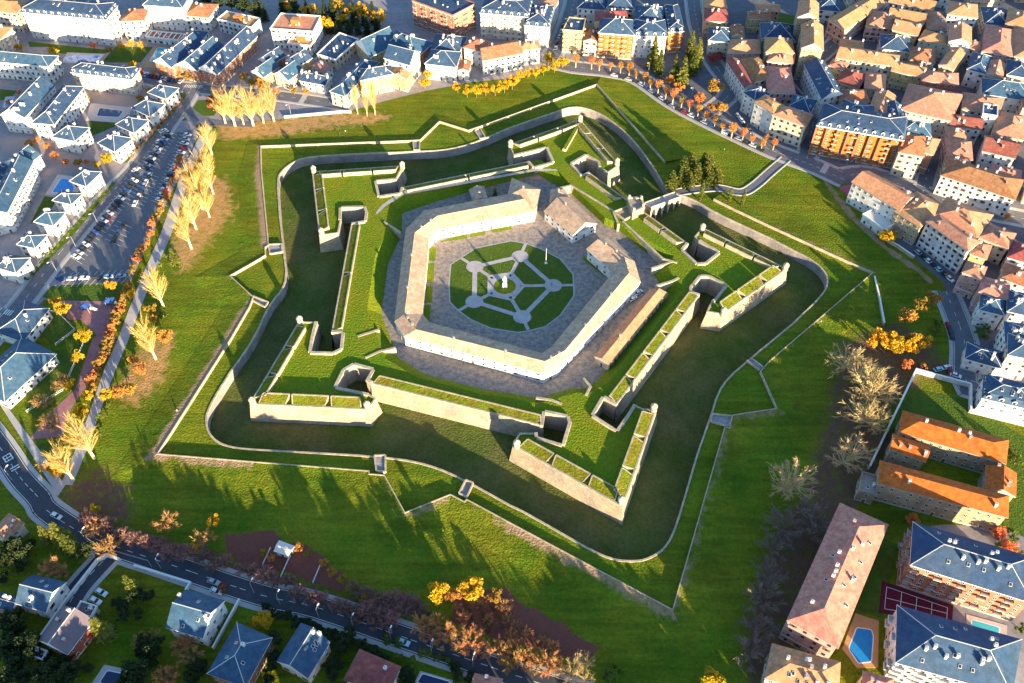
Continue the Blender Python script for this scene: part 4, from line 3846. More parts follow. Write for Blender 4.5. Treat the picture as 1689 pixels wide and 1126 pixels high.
[334.1,241.9]],11.29,
"gable",
"oc",
"wh",
"small white walled infill house with ochre tiles in the old town, second from left",
""],
[[[336.4,190.6],
[344.3,188.1],
[346.8,195.8],
[338.9,198.3]],8.23,
"hip",
"pk",
"cr",
"small cream walled infill house with rosy tiles in the old town, third from left",
""],
[[[337.0,275.0],
[350.5,272.9],
[351.8,280.9],
[338.3,283.1]],9.65,
"hip",
"pk",
"pi",
"small pink walled infill house with rosy tiles in the old town, second from left",
""],
[[[338.2,287.7],
[351.2,285.7],
[352.5,293.9],
[339.5,295.9]],9.99,
"hip",
"oc",
"oc",
"small ochre walled infill house with ochre tiles in the old town, second from left",
""],
[[[352.3,298.0],
[365.5,295.8],
[366.9,304.4],
[353.7,306.6]],9.55,
"hip",
"oc",
"pi",
"small pink walled infill house with ochre tiles in the old town, fourth from left",
""],
[[[353.6,276.7],
[363.0,275.2],
[364.5,284.7],
[355.1,286.2]],10.65,
"hip",
"pk",
"cr",
"small cream walled infill house with rosy tiles in the old town, fourth from left",
""],
[[[369.0,276.4],
[382.2,274.3],
[383.6,282.9],
[370.4,285.0]],9.05,
"gable",
"rd",
"cr",
"small cream walled infill house with red tiles in the old town, first from left",
""]]}
R=random.Random(7)
TAU=2*math.pi
# ---------------------------------------------------------------- materials
def mat(name,col,rough=.85,var=.18,scale=.4,col2=None,mix=.5,scale2=None,obj=.0,spec=.25,bump=0,stain=0,bd=.25,bs=.5,streak=0,soil=None):
    m=bpy.data.materials.new(name);m.use_nodes=True;t=m.node_tree;n=t.nodes;l=t.links
    b=n['Principled BSDF'];b.inputs['Roughness'].default_value=rough
    b.inputs['Specular IOR Level'].default_value=spec
    tc=n.new('ShaderNodeTexCoord')
    geo=n.new('ShaderNodeNewGeometry')
    def noise(s,d=4,r=.6):
        x=n.new('ShaderNodeTexNoise');x.inputs['Scale'].default_value=s;x.inputs['Detail'].default_value=d;x.inputs['Roughness'].default_value=r
        l.new(geo.outputs['Position'],x.inputs['Vector']);return x
    base=n.new('ShaderNodeRGB');base.outputs[0].default_value=(*col,1);cur=base.outputs[0]
    if col2:
        x=noise(scale2 or scale*.15,5,.65);rp=n.new('ShaderNodeValToRGB');rp.color_ramp.elements[0].position=.5-.18;rp.color_ramp.elements[1].position=.5+.18+(.5-mix)*.3
        l.new(x.outputs[0],rp.inputs[0]);mx=n.new('ShaderNodeMixRGB');l.new(rp.outputs[0],mx.inputs[0]);l.new(cur,mx.inputs[1]);mx.inputs[2].default_value=(*col2,1);cur=mx.outputs[0]
    if stain:
        x=noise(stain,6,.7);rp=n.new('ShaderNodeValToRGB');rp.color_ramp.elements[0].position=.38;rp.color_ramp.elements[1].position=.62
        rp.color_ramp.elements[0].color=(.62,.60,.57,1);rp.color_ramp.elements[1].color=(1,1,1,1);l.new(x.outputs[0],rp.inputs[0])
        mx=n.new('ShaderNodeMixRGB');mx.blend_type='MULTIPLY';mx.inputs[0].default_value=.8;l.new(cur,mx.inputs[1]);l.new(rp.outputs[0],mx.inputs[2]);cur=mx.outputs[0]
    if var:
        x=noise(scale,4,.7);mr=n.new('ShaderNodeMapRange');mr.inputs[1].default_value=.25;mr.inputs[2].default_value=.75;mr.inputs[3].default_value=1-var;mr.inputs[4].default_value=1+var
        l.new(x.outputs[0],mr.inputs[0]);hs=n.new('ShaderNodeHueSaturation');l.new(mr.outputs[0],hs.inputs['Value']);l.new(cur,hs.inputs['Color']);cur=hs.outputs[0]
        if obj:
            oi=n.new('ShaderNodeObjectInfo');m2=n.new('ShaderNodeMapRange');m2.inputs[3].default_value=.5-obj*.045;m2.inputs[4].default_value=.5+obj*.045
            l.new(oi.outputs['Random'],m2.inputs[0]);l.new(m2.outputs[0],hs.inputs['Hue'])
            m3=n.new('ShaderNodeMath');m3.operation='MULTIPLY_ADD';l.new(oi.outputs['Random'],m3.inputs[0]);m3.inputs[1].default_value=-obj;m3.inputs[2].default_value=1+obj*.5
            m4=n.new('ShaderNodeMath');m4.operation='MULTIPLY';l.new(m3.outputs[0],m4.inputs[0]);l.new(mr.outputs[0],m4.inputs[1]);l.new(m4.outputs[0],hs.inputs['Value'])
    if streak:
        mp=n.new('ShaderNodeMapping');mp.inputs['Rotation'].default_value=(0,0,math.radians(24));mp.inputs['Scale'].default_value=(.035,.42,1);l.new(geo.outputs['Position'],mp.inputs['Vector'])
        x=noise(1,4,.6);l.new(mp.outputs[0],x.inputs['Vector']);mr=n.new('ShaderNodeMapRange');mr.inputs[1].default_value=.3;mr.inputs[2].default_value=.7;mr.inputs[3].default_value=1-streak;mr.inputs[4].default_value=1+streak;l.new(x.outputs[0],mr.inputs[0])
        hs=n.new('ShaderNodeHueSaturation');l.new(mr.outputs[0],hs.inputs['Value']);l.new(cur,hs.inputs['Color']);cur=hs.outputs[0]
    if soil:
        at=n.new('ShaderNodeAttribute');at.attribute_name='bare_soil';x=noise(.28,6,.7)
        ma=n.new('ShaderNodeMath');ma.operation='MULTIPLY_ADD';l.new(x.outputs[0],ma.inputs[0]);ma.inputs[1].default_value=1.6;ma.inputs[2].default_value=-.8
        mb_=n.new('ShaderNodeMath');mb_.operation='ADD';l.new(ma.outputs[0],mb_.inputs[0]);l.new(at.outputs['Fac'],mb_.inputs[1])
        mr=n.new('ShaderNodeMapRange');mr.inputs[1].default_value=.35;mr.inputs[2].default_value=.75;l.new(mb_.outputs[0],mr.inputs[0])
        mz=n.new('ShaderNodeMath');mz.operation='MULTIPLY';m0=n.new('ShaderNodeMapRange');m0.inputs[1].default_value=0;m0.inputs[2].default_value=.25;l.new(at.outputs['Fac'],m0.inputs[0]);l.new(mr.outputs[0],mz.inputs[0]);l.new(m0.outputs[0],mz.inputs[1])
        sx=noise(.7,5,.7);sm=n.new('ShaderNodeMixRGB');l.new(sx.outputs[0],sm.inputs[0]);sm.inputs[1].default_value=(*[c*1.35 for c in soil],1);sm.inputs[2].default_value=(*[c*.65 for c in soil],1)
        mx=n.new('ShaderNodeMixRGB');l.new(mz.outputs[0],mx.inputs[0]);l.new(cur,mx.inputs[1]);l.new(sm.outputs[0],mx.inputs[2]);cur=mx.outputs[0]
    l.new(cur,b.inputs['Base Color'])
    if bump:
        x=noise(bump,3,.6);bp=n.new('ShaderNodeBump');bp.inputs['Strength'].default_value=bs;bp.inputs['Distance'].default_value=bd;l.new(x.outputs[0],bp.inputs['Height']);l.new(bp.outputs[0],b.inputs['Normal'])
    return m
def leafmat(name,col,obj=.5,tr=.25):
    m=mat(name,col,.75,.3,.9,obj=obj,spec=.15)
    b=m.node_tree.nodes['Principled BSDF']
    b.inputs['Subsurface Weight'].default_value=0
    t=m.node_tree;tl=t.nodes.new('ShaderNodeBsdfTranslucent');ms=t.nodes.new('ShaderNodeMixShader');ms.inputs[0].default_value=tr
    src=b.inputs['Base Color'].links[0].from_socket;t.links.new(src,tl.inputs[0])
    t.links.new(b.outputs[0],ms.inputs[1]);t.links.new(tl.outputs[0],ms.inputs[2]);t.links.new(ms.outputs[0],t.nodes['Material Output'].inputs[0])
    return m
M={}
GR=dict(rough=.9,var=.34,scale=.9,col2=(.205,.20,.012),scale2=.045,mix=.5,spec=.1,bump=1.2,bd=.6,bs=1,streak=.24,stain=.035)
M['grass']=mat('grass',(.088,.172,.008),**GR)
M['gr_sand']=mat('grass_sandy',(.088,.172,.008),soil=(.44,.25,.10),**GR)
M['gr_earth']=mat('grass_earthy',(.088,.172,.008),soil=(.15,.075,.055),**GR)
M['gr_soil']=mat('grass_dug',(.088,.172,.008),soil=(.20,.07,.05),**GR)
M['gr_track']=mat('grass_trodden',(.088,.172,.008),soil=(.36,.23,.14),**GR)
M['grass_moat']=mat('moat_grass',(.085,.15,.02),.9,.3,.8,col2=(.14,.12,.045),scale2=.035,mix=.5,spec=.1,bump=1.2,bd=.6,bs=1,stain=.07)
M['grass_fort']=mat('rampart_grass',(.105,.195,.008),.9,.3,.9,col2=(.19,.20,.010),scale2=.07,mix=.5,spec=.1,bump=1.2,bd=.6,bs=1)
M['grass_par']=mat('parapet_grass',(.14,.20,.008),.9,.28,.6,col2=(.21,.17,.02),scale2=.14,mix=.5,spec=.1,bump=1.2,bd=.4,bs=1,stain=.3)
M['lawn']=mat('garden_lawn',(.058,.115,.014),.9,.25,.5,col2=(.09,.13,.016),scale2=.12,spec=.1,bump=1.2,bd=.6,bs=1)
M['earth']=mat('earth',(.15,.085,.06),.95,.35,.5,col2=(.09,.075,.03),scale2=.06,spec=.1)
M['soil']=mat('soil',(.17,.065,.045),.95,.3,1.2,col2=(.11,.06,.035),scale2=.2,spec=.1,bump=2.5,bd=.5,bs=1,streak=.35)
M['track']=mat('worn_track',(.26,.19,.11),.95,.3,.5,col2=(.14,.14,.03),scale2=.18,spec=.1)
M['pave']=mat('pavement',(.33,.29,.29),.9,.25,.35,col2=(.23,.215,.23),scale2=.05)
M['streetp']=mat('street_paving',(.15,.15,.17),.9,.25,.35,col2=(.11,.11,.13),scale2=.07)
M['plaza']=mat('plaza',(.36,.29,.26),.9,.15,.4,col2=(.28,.23,.23),scale2=.1)
M['asphalt']=mat('asphalt',(.115,.12,.14),.8,.2,.3,col2=(.15,.148,.158),scale2=.06,spec=.4)
M['asphalt_shade']=mat('shaded_asphalt',(.042,.048,.062),.8,.2,.3,col2=(.06,.064,.078),scale2=.06,spec=.4)  # asphalt copy with the shade of the lower road in its colour
M['mark']=mat('marking',(.75,.75,.72),.7,.1,2)
M['kerb']=mat('kerb',(.42,.40,.38),.9,.12,1)
M['path']=mat('path',(.46,.43,.42),.9,.16,.5,col2=(.36,.33,.33),scale2=.08)
M['cobble']=mat('cobble',(.42,.33,.25),.9,.3,1.2,col2=(.13,.13,.15),scale2=.5,mix=.40,bump=2)
M['play']=mat('play_paving',(.30,.12,.12),.9,.25,.5,col2=(.36,.2,.2),scale2=.12)
M['terr']=mat('terrace_red',(.38,.11,.17),.9,.15,.5)
M['water']=mat('pool_water',(.02,.24,.62),.08,.08,.6,spec=.5)
M['tealwater']=mat('pool_teal',(.05,.45,.55),.08,.08,.6,spec=.5)
M['darkwater']=mat('pool_dark',(.02,.03,.09),.1,.1,.6,spec=.5)
M['deck']=mat('pool_deck',(.5,.28,.13),.9,.12,.5)
M['deckpale']=mat('pool_deck_pale',(.55,.47,.43),.9,.12,.5)
M['court']=mat('tennis_court',(.13,.012,.03),.9,.12,.5)
M['stone']=mat('rampart_stone',(.50,.38,.23),.95,.28,.9,col2=(.27,.24,.22),scale2=.09,bump=1.5,stain=.2)
M['coping']=mat('coping_stone',(.50,.42,.30),.9,.3,.8,stain=.3)
M['greystone']=mat('counterscarp_stone',(.36,.33,.32),.95,.28,.8,col2=(.27,.25,.25),scale2=.1,bump=1.5,stain=.15)
M['darkstone']=mat('pit_stone',(.36,.30,.24),.95,.3,.7,bump=1.5)
M['wh']=mat('white_render',(.76,.74,.70),.85,.06,.5,stain=.25)
M['cr']=mat('cream_render',(.66,.56,.42),.85,.08,.5,stain=.25)
M['ye']=mat('yellow_render',(.66,.47,.18),.85,.08,.5,stain=.25)
M['oc']=mat('ochre_render',(.58,.40,.19),.85,.1,.5,stain=.25)
M['og']=mat('orange_render',(.44,.16,.03),.85,.1,.5,stain=.25)
M['br']=mat('brick_wall',(.40,.19,.12),.9,.15,.8,stain=.25)
M['pi']=mat('pink_render',(.56,.33,.28),.85,.1,.5,stain=.25)
M['st']=mat('town_stone',(.44,.33,.21),.95,.2,.7,stain=.2)
M['gw']=mat('grey_white_render',(.58,.58,.60),.85,.06,.5,stain=.25)
M['rdw']=mat('red_render',(.42,.10,.07),.85,.1,.5)
M['r_sl']=mat('slate_roof',(.034,.088,.18),.7,.2,.7,obj=.25,spec=.2,col2=(.06,.11,.18),scale2=.15,stain=.4)
M['r_tc']=mat('terracotta_roof',(.44,.17,.07),.85,.22,.8,obj=.3,col2=(.36,.19,.11),scale2=.2,stain=.4)
M['r_to']=mat('bright_orange_roof',(.60,.145,.018),.85,.22,.8,col2=(.50,.13,.03),scale2=.15,stain=.4)
M['r_oc']=mat('ochre_tile_roof',(.66,.34,.17),.85,.22,.8,obj=.3,col2=(.56,.25,.14),scale2=.2,stain=.4)
M['r_pk']=mat('rosy_tile_roof',(.60,.25,.17),.85,.2,.8,obj=.3,col2=(.44,.24,.16),scale2=.2,stain=.4)
M['r_rd']=mat('red_tile_roof',(.34,.085,.075),.85,.18,.8,obj=.2,col2=(.28,.10,.08),scale2=.2,stain=.4)
M['r_pr']=mat('purple_grey_roof',(.17,.135,.155),.8,.16,.8)
M['r_wr']=mat('white_roof',(.66,.62,.57),.8,.08,.5)
M['r_br']=mat('brown_slat_roof',(.34,.13,.07),.85,.2,1.5)
M['r_st']=mat('stone_flat_roof',(.33,.27,.22),.9,.2,1)
M['bk']=mat('barracks_roof',(.58,.41,.28),.85,.16,.8,col2=(.52,.35,.24),scale2=.12,stain=.4)
M['ridge']=mat('ridge_cap',(.58,.56,.52),.8,.1,1)
M['trim']=mat('white_trim',(.78,.76,.72),.8,.05,1)
M['fasc']=mat('fascia',(.36,.33,.30),.8,.1,1)
M['glass']=mat('window_glass',(.025,.032,.045),.15,.2,1,spec=.6)
M['door']=mat('door_wood',(.14,.08,.05),.7,.2,2)
M['metal']=mat('painted_metal',(.30,.31,.33),.5,.1,1,spec=.5)
M['lampw']=mat('lamp_white',(.82,.82,.80),.4,.05,1)
M['bark']=mat('bark',(.20,.145,.09),.95,.3,3)
M['palebark']=mat('pale_bark',(.62,.47,.26),.95,.2,3)
M['twig_gold']=leafmat('golden_twig',(.62,.39,.10),.25,.2)
M['twig_tan']=leafmat('tan_twig',(.55,.40,.19),.3,.2)
M['twig_shade']=leafmat('shaded_twig',(.24,.17,.14),.35,.1)  # twig copy darkened in colour for the crowns standing in shade
M['twig_rust']=leafmat('rusty_twig',(.56,.29,.11),.4,.2)
M['twig_purple']=leafmat('purple_twig',(.34,.18,.15),.35,.15)
M['l_yellow']=leafmat('yellow_leaf',(.62,.37,.02),.35)
M['l_orange']=leafmat('orange_leaf',(.53,.26,.055),.9)
M['l_red']=leafmat('red_leaf',(.45,.10,.06),.35)
M['l_green']=leafmat('green_leaf',(.13,.19,.025),.4)
M['l_con']=leafmat('conifer_needle',(.16,.175,.03),.4)
M['l_dark']=leafmat('dark_leaf',(.045,.065,.022),.4)
M['skin']=mat('skin',(.55,.36,.26),.6,0)
M['hair']=mat('hair',(.05,.035,.025),.6,0)
M['trous']=mat('trousers',(.05,.06,.09),.8,0)
M['cl_white']=mat('white_jacket',(.75,.75,.75),.8,0)
M['cl_dark']=mat('dark_jacket',(.05,.05,.06),.8,0)
M['cl_red']=mat('red_jacket',(.5,.05,.05),.8,0)
M['cl_blue']=mat('blue_jacket',(.06,.12,.35),.8,0)
M['tyre']=mat('tyre',(.02,.02,.02),.9,0)
for k,c in dict(w=(.78,.78,.78),s=(.45,.46,.48),d=(.025,.027,.032),b=(.03,.09,.30),r=(.40,.02,.03),c=(.35,.62,.68)).items():
    M['car_'+k]=mat('car_paint_'+dict(w='white',s='silver',d='dark',b='blue',r='red',c='cyan')[k],c,.25,0,spec=.5)
CARN=dict(w='white',s='silver',d='dark',b='blue',r='red',c='pale cyan')
# ---------------------------------------------------------------- mesh builder
class MB:
    def __init__(s): s.v=[];s.f=[];s.m=[];s.mats=[]
    def mi(s,m):
        if m not in s.mats: s.mats.append(m)
        return s.mats.index(m)
    def face(s,ps,m):
        i=len(s.v);s.v+= [tuple(p) for p in ps];s.f.append(tuple(range(i,i+len(ps))));s.m.append(s.mi(m))
    def prism(s,P,z0,z1,m,top=None,bottom=True):
        if isinstance(z0,(int,float)): z0=[z0]*len(P)
        if isinstance(z1,(int,float)): z1=[z1]*len(P)
        n=len(P)
        for i in range(n):
            j=(i+1)%n
            s.face([(*P[i][:2],z0[i]),(*P[j][:2],z0[j]),(*P[j][:2],z1[j]),(*P[i][:2],z1[i])],m)
        s.face([(*P[i][:2],z1[i]) for i in range(n)],top or m)
        if bottom: s.face([(*P[i][:2],z0[i]) for i in reversed(range(n))],m)
    def box(s,c,d,m,rz=0,top=None):
        ca,sa=math.cos(rz),math.sin(rz);P=[]
        for a,b in((-1,-1),(1,-1),(1,1),(-1,1)):
            x,y=a*d[0]/2,b*d[1]/2;P.append((c[0]+x*ca-y*sa,c[1]+x*sa+y*ca))
        s.prism(P,c[2],c[2]+d[2],m,top)
    def tube(s,a,b,r0,r1,m,n=5,cap=True):
        a=Vector(a);b=Vector(b);d=(b-a).normalized();u=d.orthogonal().normalized();w=d.cross(u)
        A=[a+(u*math.cos(TAU*i/n)+w*math.sin(TAU*i/n))*r0 for i in range(n)]
        B=[b+(u*math.cos(TAU*i/n)+w*math.sin(TAU*i/n))*r1 for i in range(n)]
        for i in range(n):
            j=(i+1)%n;s.face([A[i],A[j],B[j],B[i]],m)
        if cap: s.face(B,m);s.face(A[::-1],m)
    def lathe(s,c,prof,m,n=14,a0=0,a1=TAU):
        for k in range(len(prof)-1):
            (r0,z0),(r1,z1)=prof[k],prof[k+1]
            for i in range(n):
                t0=a0+(a1-a0)*i/n;t1=a0+(a1-a0)*(i+1)/n
                q=[(c[0]+r*math.cos(t),c[1]+r*math.sin(t),c[2]+z) for r,z,t in((r0,z0,t0),(r0,z0,t1),(r1,z1,t1),(r1,z1,t0))]
                if r1<1e-4:q=q[:3]
                elif r0<1e-4:q=q[1:]if False else [q[0],q[2],q[3]]
                s.face(q,m)
    def mesh(s,name,off=(0,0,0)):
        me=bpy.data.meshes.new(name)
        ox,oy,oz=off
        me.from_pydata([(x-ox,y-oy,z-oz) for x,y,z in s.v],[],s.f)
        for m in s.mats: me.materials.append(M[m])
        me.polygons.foreach_set('material_index',s.m);me.update();return me
    def obj(s,name,parent=None,off=(0,0,0),loc=None):
        o=bpy.data.objects.new(name,s.mesh(name,off));C.objects.link(o)
        if parent: o.parent=parent
        elif loc is None and off!=(0,0,0): o.location=off
        if loc is not None:o.location=loc
        return o
def tag(o,label,cat,group=None):
    o['label']=label;o['category']=cat
    if group:o['group']=group
    return o
def struct(o,kind='structure'): o['kind']=kind;return o
def empty(name,loc,label,cat,group=None):
    o=bpy.data.objects.new(name,None);C.objects.link(o);o.location=loc;o.empty_display_size=.5
    return tag(o,label,cat,group)
def inst(me,name,parent,loc=(0,0,0),rz=0,sc_=None):
    o=bpy.data.objects.new(name,me);C.objects.link(o);o.parent=parent;o.location=loc;o.rotation_euler=(0,0,rz)
    if sc_:o.scale=sc_
    return o
def area(P): return .5*sum(P[i][0]*P[(i+1)%len(P)][1]-P[(i+1)%len(P)][0]*P[i][1] for i in range(len(P)))
def ccw(P): return P if area(P)>0 else P[::-1]
def offset(P,d,closed=True):
    """inset (d>0) for a CCW polygon / left shift for a polyline; d may be a list"""
    n=len(P);out=[]
    for i in range(n):
        dd=d[i] if isinstance(d,(list,tuple)) else d
        p=Vector(P[i][:2]);a=Vector(P[(i-1)%n][:2]);b=Vector(P[(i+1)%n][:2])
        if not closed and i==0:a=p-(b-p)
        if not closed and i==n-1:b=p+(p-a)
        e=(p-a).normalized();f=(b-p).normalized();n1=Vector((-e.y,e.x));n2=Vector((-f.y,f.x));h=n1+n2
        if h.length<.2:h=n1
        h.normalize();k=dd/max(.35,h.dot(n1));q=p+h*k;out.append((q.x,q.y))
    return out
def fill(loops,z,m,name,parent=None,off=(0,0,0)):
    """flat polygon with holes"""
    from mathutils.geometry import delaunay_2d_cdt
    pv=[];ed=[]
    for L in loops:
        k=len(pv);n=len(L);pv+=[Vector(p[:2]) for p in L];ed+=[(k+q,k+(q+1)%n) for q in range(n)]
    cv,_,cf,*_r=delaunay_2d_cdt(pv,ed,[],0,1e-4)
    def odd(x,y):
        c=False
        for L in loops:
            for q in range(len(L)):
                (x0,y0),(x1,y1)=L[q][:2],L[q-1][:2]
                if (y0>y)!=(y1>y) and x<(x1-x0)*(y-y0)/(y1-y0)+x0:c=not c
        return c
    vs=[(p.x-off[0],p.y-off[1],z-off[2]) for p in cv];fs=[]
    for t in cf:
        a,c,d=[cv[k] for k in t]
        if not odd((a.x+c.x+d.x)/3,(a.y+c.y+d.y)/3):continue
        fs.append(tuple(t) if (c-a).cross(d-a)>0 else tuple(t)[::-1])
    me=bpy.data.meshes.new(name);me.from_pydata(vs,[],fs);me.materials.append(M[m])
    o=bpy.data.objects.new(name,me);C.objects.link(o)
    if parent:o.parent=parent
    return o
WORD='first second third fourth fifth sixth seventh eighth ninth tenth eleventh twelfth thirteenth fourteenth fifteenth sixteenth seventeenth eighteenth nineteenth twentieth twenty-first twenty-second twenty-third twenty-fourth twenty-fifth twenty-sixth twenty-seventh twenty-eighth twenty-ninth thirtieth thirty-first thirty-second thirty-third thirty-fourth thirty-fifth thirty-sixth'.split()
# ---------------------------------------------------------------- ground
def chaikin(P,it=2,mx=7):
    for _ in range(it):
        Q=[]
        for i in range(len(P)):
            p,a,c=Vector(P[i]),Vector(P[i-1]),Vector(P[(i+1)%len(P)])
            if (p-a).angle(c-p)<.08 if (p-a).length>.1 and (c-p).length>.1 else True: Q.append(tuple(p));continue
            da,dc_=(a-p),(c-p)
            Q.append(tuple(p+da*min(.28,mx/da.length)));Q.append(tuple(p+dc_*min(.28,mx/dc_.length)))
        P=Q;mx*=.5
    return P
counter=chaikin(ccw(D['counter']));star=D['star']
BIG=[(-1800,-700),(1800,-700),(1800,2600),(-1800,2600)]
ZM=-4.8
struct(fill([BIG,counter],0,'grass','ground'))
struct(fill([offset(counter,-1.2)],ZM,'grass_moat','moat_floor'))
SM=dict(street_paving='streetp',pavement='pave',forecourt='pave',earth='earth',allotment='soil',lawn='lawn',playground='play',parking_lot='asphalt',plaza='plaza',terrace='terr',path='path',pathway='path',worn_track='track')
for i,(k,z,P) in enumerate(D['sheet']):
    if k in('worn_track','earth','allotment'): continue
    struct(fill([P],z+i*.0012,SM[k],k))
def softpatch(P,z,m,fade,name):
    P=ccw(P);Q=[]
    for i in range(len(P)):
        p,q=Vector(P[i]),Vector(P[(i+1)%len(P)]);n_=max(1,int((q-p).length/4))
        Q+=[tuple(p.lerp(q,k/n_)) for k in range(n_)]
    Q=[(x+R.uniform(-.8,.8),y+R.uniform(-.8,.8)) for x,y in Q];n_=len(Q)
    c=(sum(p[0] for p in Q)/n_,sum(p[1] for p in Q)/n_)
    O=[]
    for i,p in enumerate(Q):
        a,b_=Vector(Q[i-2]),Vector(Q[(i+2)%n_]);d=(b_-a).normalized();O.append((p[0]+d.y*fade,p[1]-d.x*fade))
    from mathutils.geometry import tessellate_polygon
    vs=[(*p,z) for p in Q]+[(*p,z) for p in O];fs=[]
    for t in tessellate_polygon([[Vector((*p,0)) for p in Q]]):
        a,e_,d=[vs[k] for k in t];s=(e_[0]-a[0])*(d[1]-a[1])-(e_[1]-a[1])*(d[0]-a[0])
        if abs(s)>1e-6:fs.append(t if s>0 else t[::-1])
    for i in range(n_):
        j=(i+1)%n_;fs.append((i,n_+i,n_+j,j))
    me=bpy.data.meshes.new(name);me.from_pydata(vs,[],fs);me.materials.append(M[m])
    at=me.attributes.new('bare_soil','FLOAT','POINT');at.data.foreach_set('value',[.68 if m!='gr_soil' else 1.2]*n_+[0.0]*n_)
    o=bpy.data.objects.new(name,me);C.objects.link(o);return struct(o)
for i,(P,m,f) in enumerate(D['soft']): softpatch(P,.012+.002*i,m,f,'sandy_ground' if m=='gr_sand' else('allotment' if m=='gr_soil' else 'earth'))
# glacis: the bank outside the covered way wall, worn tracks follow its crest
S=star  # open polyline; close round the entrance
wdt=[]
for p in S:
    wdt.append(13 if p[1]<90 else 7.5)
outer=offset(S,wdt,closed=False) 
if sum(math.hypot(*p) for p in outer)<sum(math.hypot(*p) for p in S): outer=offset(S,[-x for x in wdt],closed=False)
wv=[];TRK={3:.5,4:.3,8:.3,9:.6,10:.4,12:.5,13:.9,14:.7,15:.4,18:.6,19:.3,20:.3,23:.8,24:1,25:1,26:.5,27:.4,31:.7,32:1,33:.8,34:.3,35:.6,38:.4}
g=MB()
crest=offset(S,[(-.25 if outer is None else (1 if 0 else 0)) for _ in S],closed=False)
for i in range(len(S)-1):
    n=10
    a,b,c,d=S[i],S[i+1],outer[i+1],outer[i]
    for k in range(6):
        t0,t1=k/6,(k+1)/6
        def P(u,v,t): return (u[0]+(v[0]-u[0])*t,u[1]+(v[1]-u[1])*t,1.15*(1-t)**1.1+.004*(i%2)-.02*(t>=1)-(.1 if t>=1 else 0))
        g.face([P(a,d,t0),P(b,c,t0),P(b,c,t1),P(a,d,t1)],'gr_track');wv+=[{0:.95,1:.75,2:.25}.get(q,0)*TRK.get(i,0) for q in(k,k,k+1,k+1)]
go=struct(g.obj('glacis'));at=go.data.attributes.new('bare_soil','FLOAT','POINT');at.data.foreach_set('value',wv)
# ---------------------------------------------------------------- roads
def strip(P,wd,z,m,name=None,mb=None):
    L=offset(P,wd/2,False);Rr=offset(P,-wd/2,False);b=mb or MB()
    for i in range(len(P)-1): b.face([(*Rr[i],z),(*Rr[i+1],z),(*L[i+1],z),(*L[i],z)],m)
    return b
def smooth(P,n=4):
    Q=[];N=len(P)
    for i in range(N-1):
        p0,p1,p2,p3=[Vector(P[max(0,min(N-1,i+k))]) for k in(-1,0,1,2)]
        for j in range(n):
            t=j/n;q=.5*((2*p1)+(p2-p0)*t+(2*p0-5*p1+4*p2-p3)*t*t+(3*p1-p0-3*p2+p3)*t**3);Q.append((q.x,q.y))
    Q.append(tuple(P[-1]));return Q
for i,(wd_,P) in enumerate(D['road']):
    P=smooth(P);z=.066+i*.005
    struct(strip(P,wd_,z,'asphalt_shade' if i>=len(D['road'])-2 else 'asphalt').obj('road'))
    if wd_>=7:
        k=MB()
        for sgn in(-1,1):
            e=offset(P,sgn*(wd_/2+.9),False);
            for a in range(len(e)-1):
                p,q=Vector(e[a]),Vector(e[a+1]);d=(q-p);L=d.length
                if L<.1: continue
                u=d/L;nn=Vector((-u.y,u.x))*.8
                # leave out where another road crosses
                mid=(p+q)/2
                hit=any(min((mid-Vector(x)).length for x in smooth(Q2,3))<w2/2+1.5 for j,(w2,Q2) in enumerate(D['road']) if j!=i)
                if hit: continue
                k.prism([p-nn,q-nn,q+nn,p+nn],.01,.16+.001*i,'kerb')
        struct(k.obj('pavement'))
        mk=MB();acc=0
        for a in range(len(P)-1):
            p,q=Vector(P[a]),Vector(P[a+1]);L=(q-p).length;u=(q-p)/L;nn=Vector((-u.y,u.x))*.09;t=0
            while t<L-2.4:
                x,y=p+u*t,p+u*(t+2.2);mk.face([(*(x-nn),z+.01),(*(y-nn),z+.01),(*(y+nn),z+.01),(*(x+nn),z+.01)],'mark');t+=5.5
            if i==len(D['road'])-2 or wd_>=9:
                for s_ in(-1,1):
                    o_=Vector((-u.y,u.x))*s_*(wd_/2-.35);mk.face([(*(p+o_-nn),z+.01),(*(q+o_-nn),z+.01),(*(q+o_+nn),z+.01),(*(p+o_+nn),z+.01)],'mark')
        struct(mk.obj('road_marking'))
P=smooth(D['lane']);struct(strip(P,4.4,.09,'asphalt').obj('road'))
for s_ in(-1,1):
    e=offset(P,s_*2.6,False);k=MB()
    for a in range(len(e)-1):
        p,q=Vector(e[a]),Vector(e[a+1]);u=(q-p).normalized();nn=Vector((-u.y,u.x))*.3;k.prism([p-nn,q-nn,q+nn,p+nn],.01,.32,'kerb')
    struct(k.obj('kerb'))
mk=MB()
def bar(c,d,L,w_,z=.16):
    c=Vector(c);u=Vector((math.cos(d),math.sin(d)));n_=Vector((-u.y,u.x));mk.face([(*(c-u*L/2-n_*w_/2),z),(*(c+u*L/2-n_*w_/2),z),(*(c+u*L/2+n_*w_/2),z),(*(c-u*L/2+n_*w_/2),z)],'mark')
for c,a in D['zebra']:
    u=Vector((math.cos(a),math.sin(a)));n_=Vector((-u.y,u.x))
    for k in range(-4,5): bar(Vector(c)+n_*k*1.0,a,3.0,.5)
(c,a),(c2,_)=D['glyph'];u=Vector((math.cos(a),math.sin(a)));n_=Vector((-u.y,u.x));c=Vector(c)
for k in(-1.5,0,1.5): bar(c+u*k,a+math.pi/2,2.6,.4)
for k in(-1.3,1.3): bar(c+n_*k,a,3.4,.4,.165)
for k in(-.6,.6): bar(Vector(c2)+u*k,a+math.pi/2,3.0,.45)
struct(mk.obj('road_marking'))
